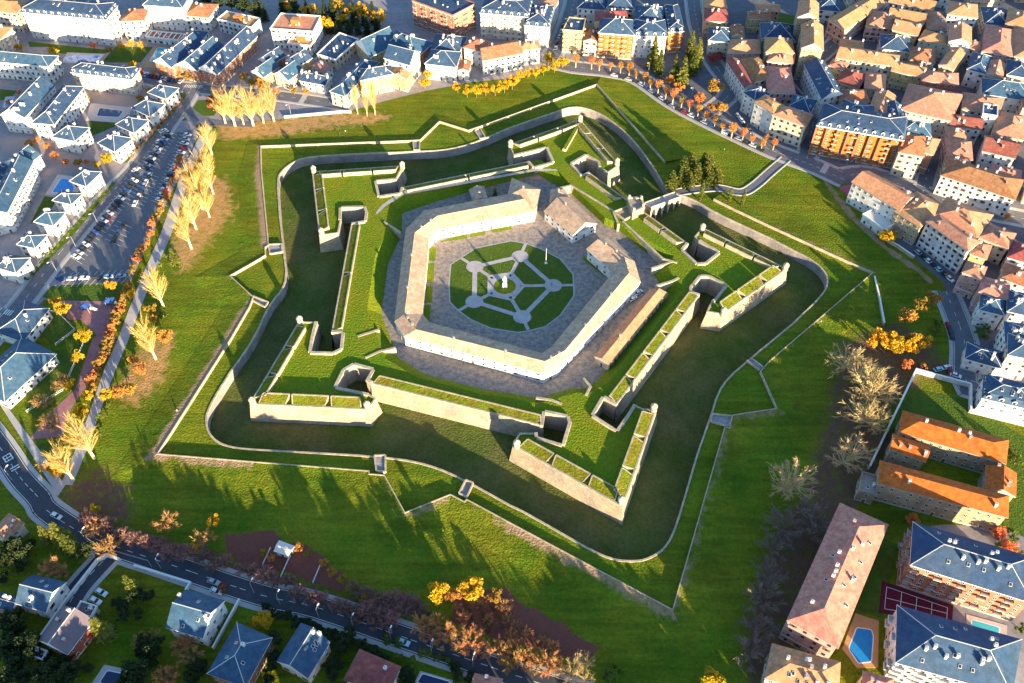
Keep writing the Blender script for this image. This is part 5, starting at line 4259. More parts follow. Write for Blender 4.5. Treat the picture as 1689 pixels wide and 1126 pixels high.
# car park bays
lot=[x for x in D['sheet'] if x[0]=='parking_lot'][0][2]
mk=MB()
def bays(a,b,n,ang,ln,zz=.095):
    a,b=Vector(a),Vector(b);u=(b-a).normalized();v=Matrix.Rotation(math.radians(ang),2)@u;nn=Vector((-v.y,v.x))*.09
    for i in range(n+1):
        p=a+(b-a)*i/n;q=p+v*ln;mk.face([(*(p-nn),zz),(*(q-nn),zz),(*(q+nn),zz),(*(p+nn),zz)],'mark')
for lab,P,n,cols,ang in D['cars']:
    if 'car park' in lab:
        for i in range(len(P)-1):
            L=math.dist(P[i],P[i+1]);bays(P[i],P[i+1],int(L/2.6),65,5);bays(P[i],P[i+1],int(L/2.6),245,5)
# lane letters by the lower road: an outlined box and a double bar
struct(mk.obj('bay_marking'))
# ---------------------------------------------------------------- pools and court
for lab,wt,dk in D['pool']:
    r=empty('swimming_pool',(dk[0][0],dk[0][1],0),lab,'pool');off=(dk[0][0],dk[0][1],0)
    dm='deck' if 'orange' in lab or 'terracotta' in lab else('play' if 'dark red' in lab else 'deckpale')
    a=MB();a.prism(ccw(dk),.0,.14,dm);a.obj('deck',r,off)
    wm='darkwater' if('dark' in lab and 'dark red' not in lab)or'violet' in lab else('tealwater' if 'turquoise' in lab else 'water')
    wt=ccw(wt)
    # rounded outline
    wt2=[]
    for i in range(len(wt)):
        p=Vector(wt[i]);q=Vector(wt[(i+1)%len(wt)]);o_=Vector(wt[i-1])
        for t in(.82,.93): wt2.append(tuple(o_.lerp(p,t)))
        for t in(.07,.18): wt2.append(tuple(p.lerp(q,t)))
    b=MB();b.prism(offset(wt2,-.35),.1,.17,'trim');b.obj('rim',r,off)
    c=MB();c.prism(wt2,.1,.185,wm);c.obj('water',r,off)
ct=ccw(D['court']);r=empty('tennis_court',(*ct[0],0),'dark red tennis court with pale lines between the two large blocks','tennis court')
off=(*ct[0],0);a=MB();a.prism(offset(ct,-1.2),0,.1,'court');a.obj('surface',r,off)
a=MB();q=[Vector(p) for p in offset(ct,.5)]
def ln(p,q_): 
    d=(q_-p).normalized();n=Vector((-d.y,d.x))*.09;a.face([(*(p-n),.115),(*(q_-n),.115),(*(q_+n),.115),(*(p+n),.115)],'mark')
for i in range(4): ln(q[i],q[(i+1)%4])
for t in(.25,.5,.75): ln(q[0].lerp(q[1],t),q[3].lerp(q[2],t))
ln(q[0].lerp(q[3],.5),q[1].lerp(q[2],.5)); a.obj('line',r,off)
# ---------------------------------------------------------------- citadel
fort=empty('citadel_rampart',(0,0,0),'five pointed star shaped stone rampart of the citadel standing in its grassy moat','rampart')
outl=[];seg=[]
for nme,P in D['ramp']:
    seg.append((nme,P));outl+=P[:-1]
outline=ccw(outl);flip=area(outl)<0
cen=Vector((0,0))
def outn(a,b):   # outward normal of an outline edge
    d=(Vector(b)-Vector(a)).normalized();n=Vector((-d.y,d.x));return n if flip else -n
bigoff=offset(outl,1.15 if flip else -1.15)
idx=0
for nme,P in seg:
    b=MB();n=len(P)-1
    for i in range(n):
        k=idx+i;a_,c_=outl[k],outl[(k+1)%len(outl)]
        pit=nme=='pit'
        A,B=(bigoff[k],bigoff[(k+1)%len(outl)]) if not pit else (a_,c_)
        L=math.dist(a_,c_);m_=max(1,int(L/4))
        mm='darkstone' if pit else 'stone'
        q0,q1=(a_,c_) if pit else (a_,c_)
        b.face([(*A,ZM),(*B,ZM),(*c_,4.35),(*a_,4.35)] if not flip else [(*B,ZM),(*A,ZM),(*a_,4.35),(*c_,4.35)],mm)
        no=outn(a_,c_);u=(Vector(c_)-Vector(a_)).normalized()
        w_=1.1 if pit else .55;o2=.15
        a2,c2=Vector(a_)-u*.15,Vector(c_)+u*.15
        q=[a2+no*o2,c2+no*o2,c2-no*w_,a2-no*w_]
        b.prism(ccw([tuple(x) for x in q]),4.36 if not pit else 3.6,4.78+.012*((k*7)%5)+(.25 if pit else 0),'coping')
    o=b.obj(nme if nme!='pit' else 'flank_recess',fort)
    idx+=n
inner=ccw(D['inner']);itop=offset(inner,-5.5)
# north-east side is a vertical wall: do not offset there
for i,p in enumerate(inner):
    if p[0]>20 and p[1]>18 and p[0]<95 and i is not None:
        if p[0]+p[1]>70 or p[1]>60: itop[i]=tuple(Vector(p)*1.004)
fill([outline,itop],4.2,'grass_fort','terreplein',fort)
b=MB()
for i in range(len(inner)):
    j=(i+1)%len(inner);b.face([(*inner[i],0.05),(*inner[j],0.05),(*itop[j],4.2),(*itop[i],4.2)],'grass_fort')
b.obj('inner_bank',fort)
# parapets along the faces
def parapet(a,c,embr,depth=4.4,ha=4.9,hb=6.1,g0=2.0,g1=2.0):
    a,c=Vector(a),Vector(c);u=(c-a).normalized();L=(c-a).length
    no=outn(a,c);i_=-no
    xs=[g0]+[L*(k+1)/(embr+1) for k in range(embr)]+[L-g1]
    for k in range(len(xs)-1):
        x0=xs[k]+(.5 if k else 0);x1=xs[k+1]-(.5 if k<len(xs)-2 else 0)
        y0=xs[k]+(1.3 if k else 1.5);y1=xs[k+1]-(1.3 if k<len(xs)-2 else 1.5)
        if x1-x0<3: continue
        b=MB()
        pt=lambda x,d,z:(*(a+u*x+i_*d),z)
        # outer edge is narrow gap, inner edge wider splay
        o0,o1=pt(y0 if k else x0,.7,ha),pt(y1 if k<len(xs)-2 else x1,.7,ha);n0,n1=pt(x0 if k else x0+1,depth,hb),pt(x1 if k<len(xs)-2 else x1-1,depth,hb)
        dn=lambda p:(p[0],p[1],4.15)
        b.face([o0,o1,n1,n0],'grass_par')
        b.face([dn(o0),dn(o1),o1,o0],'grass_fort');b.face([dn(o1),dn(n1),n1,o1],'coping');b.face([dn(n0),dn(o0),o0,n0],'coping');b.face([dn(n1),dn(n0),n0,n1],'stone')
        nn0,nn1=Vector(n0[:2]),Vector(n1[:2])
        b.prism(ccw([tuple(nn0-i_*.1),tuple(nn1-i_*.1),tuple(nn1+i_*.45),tuple(nn0+i_*.45)]),4.1,hb+.12,'coping')
        for e0,e1 in((o0,n0),(o1,n1)):
            p,q=Vector(e0),Vector(e1);s_=u*.22;s3=Vector((s_.x,s_.y,0));up=Vector((0,0,.1))
            b.face([p-s3+up,p+s3+up,q+s3+up,q-s3+up],'coping')
        b.obj('parapet',fort)
B5=[P for n_,P in seg if n_=='bastion'];CU=[P for n_,P in seg if n_=='curtain_wall']
def tipi(P): return max(range(len(P)),key=lambda i:math.hypot(*P[i]))
for P in B5:
    t=tipi(P)
    parapet(P[t-1],P[t],2,g0=2.5,g1=3.5);parapet(P[t],P[t+1],2,g0=3.5,g1=2.5)
for n_,P in enumerate(CU):
    if n_==1: 
        a,c=Vector(P[0]),Vector(P[1]);parapet(a,a.lerp(c,.40),0);parapet(a.lerp(c,.60),c,1)
    else: parapet(P[0],P[1],[1,0,4,0,1][n_],depth=3.8,ha=4.8,hb=5.5,g0=1,g1=1)
for p in D['turret']:
    v=Vector(p);v=v*(1-.35/v.length)
    b=MB();b.lathe((v.x,v.y,0),[(.02,2.2),(.75,3.6),(1.35,4.6),(1.35,4.9),(1.2,4.95),(1.2,7.0),(1.38,7.05),(1.38,7.3)],'coping',16);o=b.obj('sentry_turret',fort)
    b=MB();b.lathe((v.x,v.y,0),[(1.38,7.3),(1.15,7.8),(.75,8.2),(.25,8.45),(.12,8.5),(.12,8.75),(.0,8.8)],'coping',16);b.obj('dome',o)
    for a in range(3):
        b=MB();t=math.atan2(v.y,v.x)+(a-1)*1.1;b.box((v.x+1.17*math.cos(t),v.y+1.17*math.sin(t),5.7),(.12,.28,.7),'glass',t);b.obj('slit',o)
# path on the rampart
struct(fill([D['npath']],4.235,'path','rampart_path'))
b=MB();p,q=[Vector(x) for x in D['ntrav']];u=(q-p).normalized();nn=Vector((-u.y,u.x))
b.prism(ccw([tuple(p-nn*.9),tuple(q-nn*.9),tuple(q+nn*.9),tuple(p+nn*.9)]),4.1,5.7,'coping','grass_fort');b.obj('traverse',fort)
# counterscarp
cw=empty('counterscarp_wall',(0,0,0),'curving grey stone counterscarp wall lining the outer side of the moat','wall')
b=MB();co=offset(counter,-.6);cin=offset(counter,.12);n=len(counter)
for i in range(n):
    j=(i+1)%n
    b.face([(*counter[j],ZM-.1),(*counter[i],ZM-.1),(*counter[i],.0),(*counter[j],.0)],'greystone')
b.obj('stone_face',cw)
b=MB()
for i in range(n):
    j=(i+1)%n;ci,cj=cin[i],cin[j]
    b.prism(ccw([ci,cj,co[j],co[i]]),-.25,.28+.004*(i%3),'coping')
b.obj('coping',cw)
bw=empty('covered_way_wall',(0,0,0),'low pale wall zigzagging round the moat in a large star','wall')
b=MB();si,so=offset(S,.2,False),offset(S,-.2,False)
for i in range(len(S)-1): b.prism(ccw([si[i],si[i+1],so[i+1],so[i]]),0,1.35+.01*(i%3),'coping')
b.obj('wall',bw)
for P in D['trav']:
    b=MB();P=ccw(P);b.prism(P,0,.55,'greystone');
    for i in range(4):
        p,q=Vector(P[i]),Vector(P[(i+1)%4])
        if (q-p).length>2.5:
            u=(q-p).normalized();nn=Vector((-u.y,u.x))*.3;b.prism(ccw([tuple(p-nn),tuple(q-nn),tuple(q+nn),tuple(p+nn)]),.1,1.0+.01*i,'coping')
    b.obj('traverse',bw)
# ---------------------------------------------------------------- courtyard
struct(fill([inner],.03,'cobble','courtyard'))
struct(fill([ccw(D['garden'])],.07,'lawn','lawn'))
e=MB();gd=ccw(D['garden']);ge=offset(gd,-.6)
for i in range(len(gd)):
    j=(i+1)%len(gd);e.face([(*gd[i],.06),(*gd[j],.06),(*ge[j],.06),(*ge[i],.06)],'path')
struct(e.obj('path_edge'))
for P in D['strips']: struct(fill([ccw(P)],.075,'grass_fort','lawn'))
pa=MB();dc=D['discs'];cc=Vector(D['centre'])
def disc(c,r,z,m,n=28): pa.face([(c[0]+r*math.cos(TAU*i/n),c[1]+r*math.sin(TAU*i/n),z) for i in range(n)],m)
def seg_(p,q,w_,z):
    p,q=Vector(p),Vector(q);u=(q-p).normalized();nn=Vector((-u.y,u.x))*w_/2;pa.face([(*(p-nn),z),(*(q-nn),z),(*(q+nn),z),(*(p+nn),z)],'path')
hb=D['hub']
for i in range(5):
    seg_(dc[i],dc[(i+1)%5],2.1,.10);disc(dc[i],3.9,.125,'path')
    seg_(dc[i],D['discout'][i],1.5,.105)
    near=min(hb,key=lambda h:math.dist(h,dc[i]));seg_(dc[i],near,1.7,.11)
    seg_(hb[i],hb[(i+1)%5],2.4,.115)
disc(cc,6.9,.13,'path')
struct(pa.obj('garden_path'))
pa=MB();disc(cc,4.9,.14,'grass_fort');struct(pa.obj('lawn'))
st=empty('statue',(cc.x,cc.y,.14),'tall white statue on a pedestal in the round centre of the courtyard garden','statue');off=(cc.x,cc.y,.14)
b=MB();b.box((cc.x,cc.y,.14),(2.4,2.4,.4),'trim');b.box((cc.x,cc.y,.54),(1.6,1.6,1.7),'trim');b.box((cc.x,cc.y,2.24),(1.9,1.9,.2),'trim');b.obj('pedestal',st,off)
b=MB();b.lathe((cc.x,cc.y,2.44),[(.75,0),(.7,.6),(.55,1.4),(.62,2.1),(.7,2.7),(.35,3.0),(.2,3.1),(.3,3.3),(.32,3.55),(.2,3.8),(0,3.85)],'trim',12)
for s_ in(-1,1): b.tube((cc.x+.6*s_,cc.y,5.1),(cc.x+.85*s_,cc.y-.3,3.9),.2,.14,'trim',7)
b.obj('figure',st,off)
fl=D['flag'];fp=empty('flagpole',(*fl,0),'thin white flagpole at the upper right edge of the courtyard lawn','flagpole');off=(*fl,0)
b=MB();b.tube((*fl,.1),(*fl,9),.12,.07,'trim',8);b.obj('pole',fp,off)
b=MB();b.box((*fl,.05),(1.2,1.2,.35),'trim');b.obj('base',fp,off)
# ---------------------------------------------------------------- windows, unit meshes
u=MB();u.box((0,-.02,0),(1.0,.10,1.0),'trim');u.box((0,-.075,.08),(.84,.04,.84),'glass');u.box((0,-.1,.08),(.06,.03,.84),'trim');WIN=u.mesh('window')
u=MB();u.box((0,-.02,0),(1.0,.10,1.0),'fasc');u.box((0,-.075,.06),(.88,.04,.88),'glass');WIND=u.mesh('window')
u=MB();u.box((0,-.02,0),(1.0,.10,1.0),'fasc');u.box((0,-.075,.06),(.88,.04,.88),'glass');u.box((-.72,-.05,0),(.42,.06,1.0),'door');u.box((.72,-.05,0),(.42,.06,1.0),'door');SHUT=u.mesh('window')
u=MB();u.box((0,-.03,0),(1.0,.10,1.0),'trim');u.box((0,-.09,0),(.8,.05,.93),'door');DOOR=u.mesh('door')
def balc(m):
    u=MB();u.box((0,-.6,0),(2.6,1.2,.18),'trim');u.box((0,-1.16,.18),(2.6,.08,.85),m)
    for s_ in(-1,1):u.box((1.26*s_,-.6,.18),(.08,1.12,.85),m)
    return u.mesh('balcony')
BAL={k:balc(k) for k in('wh','br','cr','oc','og','fasc')}
u=MB();u.box((0,0,-1.2),(.75,.9,2.6),'wh');u.box((0,0,1.4),(.95,1.1,.15),'trim');u.tube((0,0,1.55),(0,0,1.95),.16,.14,'r_tc',6);CHIM=u.mesh('chimney')
u=MB();u.box((0,0,-1.2),(.8,.9,2.3),'br');u.box((0,0,1.1),(1,1.1,.15),'kerb');CHIMB=u.mesh('chimney')
u=MB();u.box((0,0,-.25),(.9,1.2,.4),'trim');u.box((0,0,.15),(.72,1.0,.04),'glass');RLT=u.mesh('rooflight')
u=MB()   # dormer facing -Y
u.box((0,.5,-.4),(1.5,2.2,1.7),'trim');u.box((0,-.62,.05),(1.0,.06,1.0),'glass')
u.face([(-.95,-.8,1.25),(0,-.8,1.9),(0,1.8,1.9),(-.95,1.8,1.25)],'r_sl');u.face([(0,-.8,1.9),(.95,-.8,1.25),(.95,1.8,1.25),(0,1.8,1.9)],'r_sl');u.face([(-.95,-.8,1.25),(.95,-.8,1.25),(0,-.8,1.9)],'trim')
DORM=u.mesh('dormer')
def facade(root,o,a,b_,h,base=0,step=3.1,fl=3.05,cap=70,wh_=1.5,ww=1.15,bal=None,win=None,first=1.0,mb_cnt=None):
    a,b_=Vector(a),Vector(b_);d=b_-a;L=d.length;u_=d/L;no=Vector((u_.y,-u_.x))
    mid=(a+b_)/2;vis=(Vector((CAMP.x-mid.x,CAMP.y-mid.y,CAMP.z-h/2))).normalized().dot(Vector((no.x,no.y,0)))>.04
    if not vis or L<3: return 0
    nf=max(1,int(round((h-base)/fl)));fh=(h-base)/nf;nc=max(1,int((L-1.2)/step));cnt=0
    rz=math.atan2(u_.y,u_.x)
    for f in range(nf):
        for c in range(nc):
            if mb_cnt[0]>=cap:return cnt
            x=(c+.5)/nc*L;z=base+f*fh+first+(0 if f else -.1)
            p=a+u_*x+no*.02
            if f==0 and c==nc//2:
                inst(DOOR,'door',root,(p.x-o[0],p.y-o[1],base+.02),rz,(1.3,1,2.3));mb_cnt[0]+=1;continue
            if R.random()<.05: continue
            inst(SHUT if (win is WIND and R.random()<.22) else (win or WIN),'window',root,(p.x-o[0],p.y-o[1],z),rz,(ww,1,min(wh_,fh-1.2)));mb_cnt[0]+=1;cnt+=1
            if bal and f>0 and c%2==0 and mb_cnt[1]<44:
                inst(BAL[bal],'balcony',root,(p.x-o[0],p.y-o[1],z-.95),rz,(1,1,1));mb_cnt[1]+=1
    return cnt
def roof_faces(b,P,h,kind,pitch,rm,ridgecap):
    """returns (ridge0,ridge1,rise,long axis dir)"""
    P=[Vector(p) for p in P]
    e0=(P[1]-P[0]).length+(P[3]-P[2]).length;e1=(P[2]-P[1]).length+(P[0]-P[3]).length
    if e1>e0:P=P[1:]+P[:1];e0,e1=e1,e0
    L,W=e0/2,e1/2
    m0=(P[3]+P[0])/2;m1=(P[1]+P[2])/2;ax=(m1-m0).normalized()
    z0=h
    def q(v,z):return(v.x,v.y,z)
    th=.28
    if kind=='mansard':
        ins=[Vector(p) for p in offset([tuple(p) for p in P],1.3)];z1=h+2.6
        for i in range(4):
            j=(i+1)%4;b.face([q(P[i],z0+th),q(P[j],z0+th),q(ins[j],z1),q(ins[i],z1)],rm)
        Q=ins;zb=z1;W-=2.6;L-=2.6;m0=(Q[3]+Q[0])/2;m1=(Q[1]+Q[2])/2;rise=W/2*.28;ins_=min(W/2,L*.45)
    else: Q=P;zb=z0+th;rise=W/2*pitch;ins_=0 if kind=='gable' else min(W/2,L*.48)
    r0=m0+ax*ins_;r1=m1-ax*ins_;zt=zb+rise
    b.face([q(Q[0],zb),q(Q[1],zb),q(r1,zt),q(r0,zt)],rm);b.face([q(Q[2],zb),q(Q[3],zb),q(r0,zt),q(r1,zt)],rm)
    if ins_>.01:
        b.face([q(Q[1],zb),q(Q[2],zb),q(r1,zt)],rm);b.face([q(Q[3],zb),q(Q[0],zb),q(r0,zt)],rm)
    else:
        b.face([q(Q[1],zb),q(Q[2],zb),q(r1,zt)],'trim' if ridgecap else 'fasc');b.face([q(Q[3],zb),q(Q[0],zb),q(r0,zt)],'trim' if ridgecap else 'fasc')
    for i in range(4):
        j=(i+1)%4;b.face([q(P[i],z0),q(P[j],z0),q(P[j],z0+th),q(P[i],z0+th)],'trim' if ridgecap else 'fasc')
    b.face([q(P[i],z0) for i in(3,2,1,0)],'fasc')
    if ridgecap:
        L_=[(r0,zt,r1,zt)]
        if ins_>.01:L_+=[(Q[0],zb,r0,zt),(Q[3],zb,r0,zt),(Q[1],zb,r1,zt),(Q[2],zb,r1,zt)]
        for a,za,c,zc in L_:
            if (a-c).length>.5:b.tube(q(a,za+.02),q(c,zc+.02),.14,.14,'ridge',4)
    return P,Q,r0,r1,zb,zt,ax
def building(P,h,rt,rc,wc,lab,op):
    c=Vector((sum(p[0] for p in P)/4,sum(p[1] for p in P)/4));o=(c.x,c.y,0)
    cat='church' if 'church' in lab else('house' if 'house' in lab or 'villa' in lab else('shed' if 'shed' in lab or 'garage' in lab or 'outbuilding' in lab else 'building'))
    nm={'church':'church','house':'house','shed':'shed','building':'building'}[cat]
    if 'block' in lab and cat=='building':nm='apartment_block'
    if 'villa' in lab:nm='villa'
    r=empty(nm,o,lab,cat)
    P=[tuple(p) for p in P]
    b=MB()
    b.prism(P,-.3,h+(0 if rt!='flat' else .02),wc if wc!='br' else 'br','fasc')
    # plinth and cornice bands
    pl=offset(P,-.06);b.prism(pl,-.3,.7,'kerb' if wc!='wh' else 'kerb','kerb')
    if h>8.5 and wc!='st':
        sc_=offset(P,-.09);b.prism(sc_,3.25,3.5,'trim' if wc!='wh' else 'kerb');b.prism(offset(P,-.12),h-.55,h-.3,'trim' if wc in('br','og','pi','oc','ye') else 'kerb')
    b.obj('wall',r,o)
    cnt=[0,0];big=h>6.5
    step=3.0
    per=sum(math.dist(P[i],P[(i+1)%4]) for i in range(4))
    if per*h/9>150: step=3.0*math.sqrt(per*h/9/150)
    bal=('bal' in op) and {'wh':'wh','br':'br','cr':'wh','oc':'oc','og':'og'}.get(wc,'wh') or None
    vis=sorted(range(4),key=lambda i:-( (CAMP.x-P[i][0])*(P[(i+1)%4][1]-P[i][1]) - (CAMP.y-P[i][1])*(P[(i+1)%4][0]-P[i][0]) )/math.dist(P[i],P[(i+1)%4])*1)
    for i in vis: facade(r,o,P[i],P[(i+1)%4],h,step=step,bal=bal,win=WIND if wc in('wh','gw','pi','cr') and R.random()<.6 else WIN,mb_cnt=cnt,cap=84,first=.95)
    if 'bay' in op:
        for i in vis[:2]:
            a,b_=Vector(P[i]),Vector(P[(i+1)%4]);L=(b_-a).length
            if L<25: continue
            u_=(b_-a)/L;no=Vector((u_.y,-u_.x));n_=int(L/5)
            for k in range(n_+1):
                p=a+u_*(L*(k+.0)/n_)+no*.55;q=MB();q.box((p.x,p.y,.02),(.9,1.15,h-.6),'trim' if 'white' in lab else 'r_br',math.atan2(u_.y,u_.x));q.obj('bay',r,o)
    rm='r_'+rc
    if rt=='flat':
        b=MB();ro=offset(P,-.25);ri=offset(P,.15)
        b.prism(ri,h-.1,h+.12,rm)
        for i in range(4):
            j=(i+1)%4;b.prism(ccw([ro[i],ro[j],ri[j],ri[i]]),h-.15,h+.75+.004*i,'trim' if wc in('wh','cr') else wc)
        rf=b.obj('roof',r,o)
        for k in range(2 if per<60 else 6):
            t,s_=R.uniform(.2,.8),R.uniform(.25,.75);p=Vector(P[0]).lerp(Vector(P[1]),t).lerp(Vector(P[3]).lerp(Vector(P[2]),t),s_)
            inst(RLT if k%2 else CHIM,'rooflight' if k%2 else 'chimney',rf,(p.x-c.x,p.y-c.y,h+.3),R.random())
        if rc=='br':
            for k in range(7):
                t=(k+.5)/7;p=Vector(P[0]).lerp(Vector(P[1]),t);q=Vector(P[3]).lerp(Vector(P[2]),t);z=MB();d=(q-p).normalized();z.box(((p+q)/2).to_tuple()+(h+.3,),( .5,(q-p).length,.35),'trim',math.atan2(d.y,d.x)-math.pi/2);z.obj('slat',rf,o)
        if rc=='oc':
            z=MB();p=c;z.box((p.x,p.y,h+.1),(5,4,2.6),'og',math.atan2(P[1][1]-P[0][1],P[1][0]-P[0][0]),'r_oc');z.obj('attic',rf,o)
        return r
    ov=offset(P,-.55);b=MB();sl=rc=='sl'
    pitch={'sl':.62,'tc':.42,'oc':.4,'pk':.4,'rd':.45,'to':.5,'pr':.6,'wr':.3}.get(rc,.5)
    if rt=='hip' and sl: pitch=.55
    if 'church' in lab: pitch=.6
    Pp,Q,r0,r1,zb,zt,ax=roof_faces(b,ov,h,rt,pitch,rm,sl or rc=='pr')
    rf=b.obj('roof',r,o)
    Lr=(r1-r0).length;rz=math.atan2(ax.y,ax.x)
    nch=R.randint(2,4) if big else R.randint(1,2)
    if 'ch' in op:nch=9
    if h<4.1:nch=1
    for k in range(nch):
        t=R.random();side=R.choice((-1,1));s_=R.uniform(.1,.55)
        base=r0.lerp(r1,t)if Lr>1 else r0;edge=(Q[0].lerp(Q[1],t) if side>0 else Q[3].lerp(Q[2],t))
        p=base.lerp(edge,s_);z=zt+(zb-zt)*s_
        inst(CHIM if (sl or R.random()<.5) else CHIMB,'chimney',rf,(p.x-c.x,p.y-c.y,z),rz)
    side_mid=[(Q[0]+Q[1])/2,(Q[2]+Q[3])/2]
    if sl or 'ch' in op:
        sl_ang=math.atan2(zt-zb,((r0-Q[0].lerp(Q[1],.3))).length+.01)
        for k in range(R.randint(2,4) if per<80 else 8):
            t=R.uniform(.12,.88);f=R.choice((0,1));s_=R.uniform(.3,.75)
            e_=(Q[0].lerp(Q[1],t) if f==0 else Q[3].lerp(Q[2],t));p=(r0.lerp(r1,t)).lerp(e_,s_);z=zt+(zb-zt)*s_
            ob=inst(RLT,'rooflight',rf,(p.x-c.x,p.y-c.y,z+.06),rz);ang=math.atan2(zt-zb,(side_mid[f]-(r0+r1)/2).length)
            ob.rotation_euler=(ang*(1 if f==0 else -1),0,rz)
    if rt=='mansard':
        for i in range(4):
            a,b_=Vector(Pp[i]),Vector(Pp[(i+1)%4]);L=(b_-a).length;u_=(b_-a)/L;no=Vector((u_.y,-u_.x))
            mid=(a+b_)/2
            if (CAMP.x-mid.x)*no.x+(CAMP.y-mid.y)*no.y<0:continue
            n_=int(L/4.2)
            for k in range(n_):
                p=a+u_*(k+.5)/n_*L-no*.9;inst(DORM,'dormer',rf,(p.x-c.x,p.y-c.y,h+.8),math.atan2(u_.y,u_.x))
    return r
for B in D['bld']: building(*B)
# ---------------------------------------------------------------- barracks ring and inner buildings
def shift(P,d):return[tuple(p) for p in P]
ro,rr,ri=[D['ring'][k] for k in('outer','ridge','inner')]
bar=empty('barracks',(0,0,0),'long five sided white barracks with a pale tiled roof round the courtyard','barracks')
b=MB();n=len(ro)
poly=ro+ri[::-1];pw=offset(ccw(poly),.45)
b.prism(pw,-.2,6.25,'wh',bottom=False);b.obj('wall',bar)
b=MB()
z0,z1=6.2,8.9
for i in range(n-1):
    b.face([(*ro[i],z0),(*ro[i+1],z0),(*rr[i+1],z1),(*rr[i],z1)],'bk');b.face([(*rr[i],z1),(*rr[i+1],z1),(*ri[i+1],z0),(*ri[i],z0)],'bk')
    for P_ in(ro,ri): b.face([(*P_[i],z0-.3),(*P_[i+1],z0-.3),(*P_[i+1],z0),(*P_[i],z0)],'trim')
    b.tube((*rr[i],z1),(*rr[i+1],z1),.18,.18,'bk',5)
for k in(0,n-1): b.face([(*ro[k],z0-.3),(*ri[k],z0-.3),(*ri[k],z0),(*rr[k],z1),(*ro[k],z0)],'wh')
rf=b.obj('roof',bar)
cnt=[0,0]
pin=ccw(pw);
ai=[0]
for i in range(len(pin)): 
    a,b_=pin[i],pin[(i+1)%len(pin)]
    facade(bar,(0,0),a,b_,6.2,step=4.2,cap=97,ww=.8,wh_=1.0,win=WIND,mb_cnt=cnt,first=1.2)
for i in range(1,n-1):
    for t in(.3,.7):
        p=Vector(rr[i]).lerp(Vector(rr[i+1]),t) if i<n-1 else Vector(rr[i]);inst(CHIMB,'chimney',rf,(p.x,p.y,8.7),.3)
def hall(lab,P,h,kind,pitch,wm='wh',nm='hall',win=True,rm='bk'):
    P=ccw([tuple(p) for p in P]);c=Vector((sum(p[0] for p in P)/4,sum(p[1] for p in P)/4));o=(c.x,c.y,0)
    r=empty(nm,o,lab,nm.replace('_',' '));b=MB();b.prism(P,-.2,h,wm);b.obj('wall',r,o)
    b=MB();X=roof_faces(b,offset(P,-.4),h,kind,pitch,rm,False);rf=b.obj('roof',r,o);cnt=[0,0]
    if kind=='gable':
        Pq,Q,r0,r1,zb,zt,ax=X;g_=MB();g_.face([(*Q[1],zb),(*Q[2],zb),(*r1,zt)],wm)
    if win:
        for i in range(4):facade(r,o,P[i],P[(i+1)%4],h,step=3.4,cap=40,ww=1,wh_=1.6,win=WIND,mb_cnt=cnt)
    p=X[2].lerp(X[3],.3);inst(CHIMB,'chimney',rf,(p.x-c.x,p.y-c.y,X[5]),.2)
    return r
for a in D['halls']: hall(*a)
# gate house, forecourt, bridge
g=ccw(D['gate']);c=Vector((sum(p[0] for p in g)/4,sum(p[1] for p in g)/4));o=(c.x,c.y,0)
r=empty('gatehouse',o,'square stone gatehouse at the inner end of the arched moat bridge','gatehouse')
b=MB();b.prism(g,ZM,8,'st');b.obj('wall',r,o)
b=MB();gi=offset(g,.7);go=offset(g,-.25);b.prism(gi,7.9,8.2,'r_st')
for i in range(4):
    j=(i+1)%4;b.prism(ccw([go[i],go[j],gi[j],gi[i]]),8.02,8.9+.01*i,'coping')
b.obj('parapet',r,o)
b=MB()
for i in range(4):
    p=Vector(g[i])*.8+c*.2;b.box((p.x,p.y,8.9),(1,1,1.6),'coping',.3)
b.obj('pinnacle',r,o)
fc=ccw(D['forecourt']);b=MB();b.prism(fc,0,4.6,'st');fi=offset(fc,.5)
for i in range(4):
    j=(i+1)%4;b.prism(ccw([fc[i],fc[j],fi[j],fi[i]]),4.5,5.3+.01*i,'coping')
b.obj('gate_passage',r,o)
br=D['bridge'];p0,p1,p2,p3=[Vector(p) for p in br];o=(p0.x,p0.y,0)
r=empty('bridge',o,'narrow stone bridge of five arches crossing the moat to the gatehouse','bridge')
a=(p0+p3)/2;e=(p1+p2)/2;u_=(e-a).normalized();L=(e-a).length;nn=Vector((-u_.y,u_.x));W=2.4
b=MB();ZB=lambda t:4.0+(0.35-4.0)*t
N=48;pier=[]
def und(t):
    x=t*5;f=x-int(x);rad=.38
    if abs(f-.5)<rad: return ZM+1.5+ (ZB(t)-.9-ZM-1.5)*math.sqrt(max(0,1-((f-.5)/rad)**2))
    return ZM
for k in range(N):
    t0,t1=k/N,(k+1)/N;x0,x1=a+u_*L*t0,a+u_*L*t1;zt0,zt1=ZB(t0),ZB(t1);zu0,zu1=und(t0),und(min(t1,.9999))
    for s_ in(-1,1):
        q=[(*(x0+nn*W*s_),zu0),(*(x1+nn*W*s_),zu1),(*(x1+nn*W*s_),zt1),(*(x0+nn*W*s_),zt0)];b.face(q if s_<0 else q[::-1],'coping')
    b.face([(*(x0-nn*W),zt0),(*(x1-nn*W),zt1),(*(x1+nn*W),zt1),(*(x0+nn*W),zt0)],'path')
    b.face([(*(x0+nn*W),zu0),(*(x1+nn*W),zu1),(*(x1-nn*W),zu1),(*(x0-nn*W),zu0)],'darkstone')
b.obj('arch',r,o)
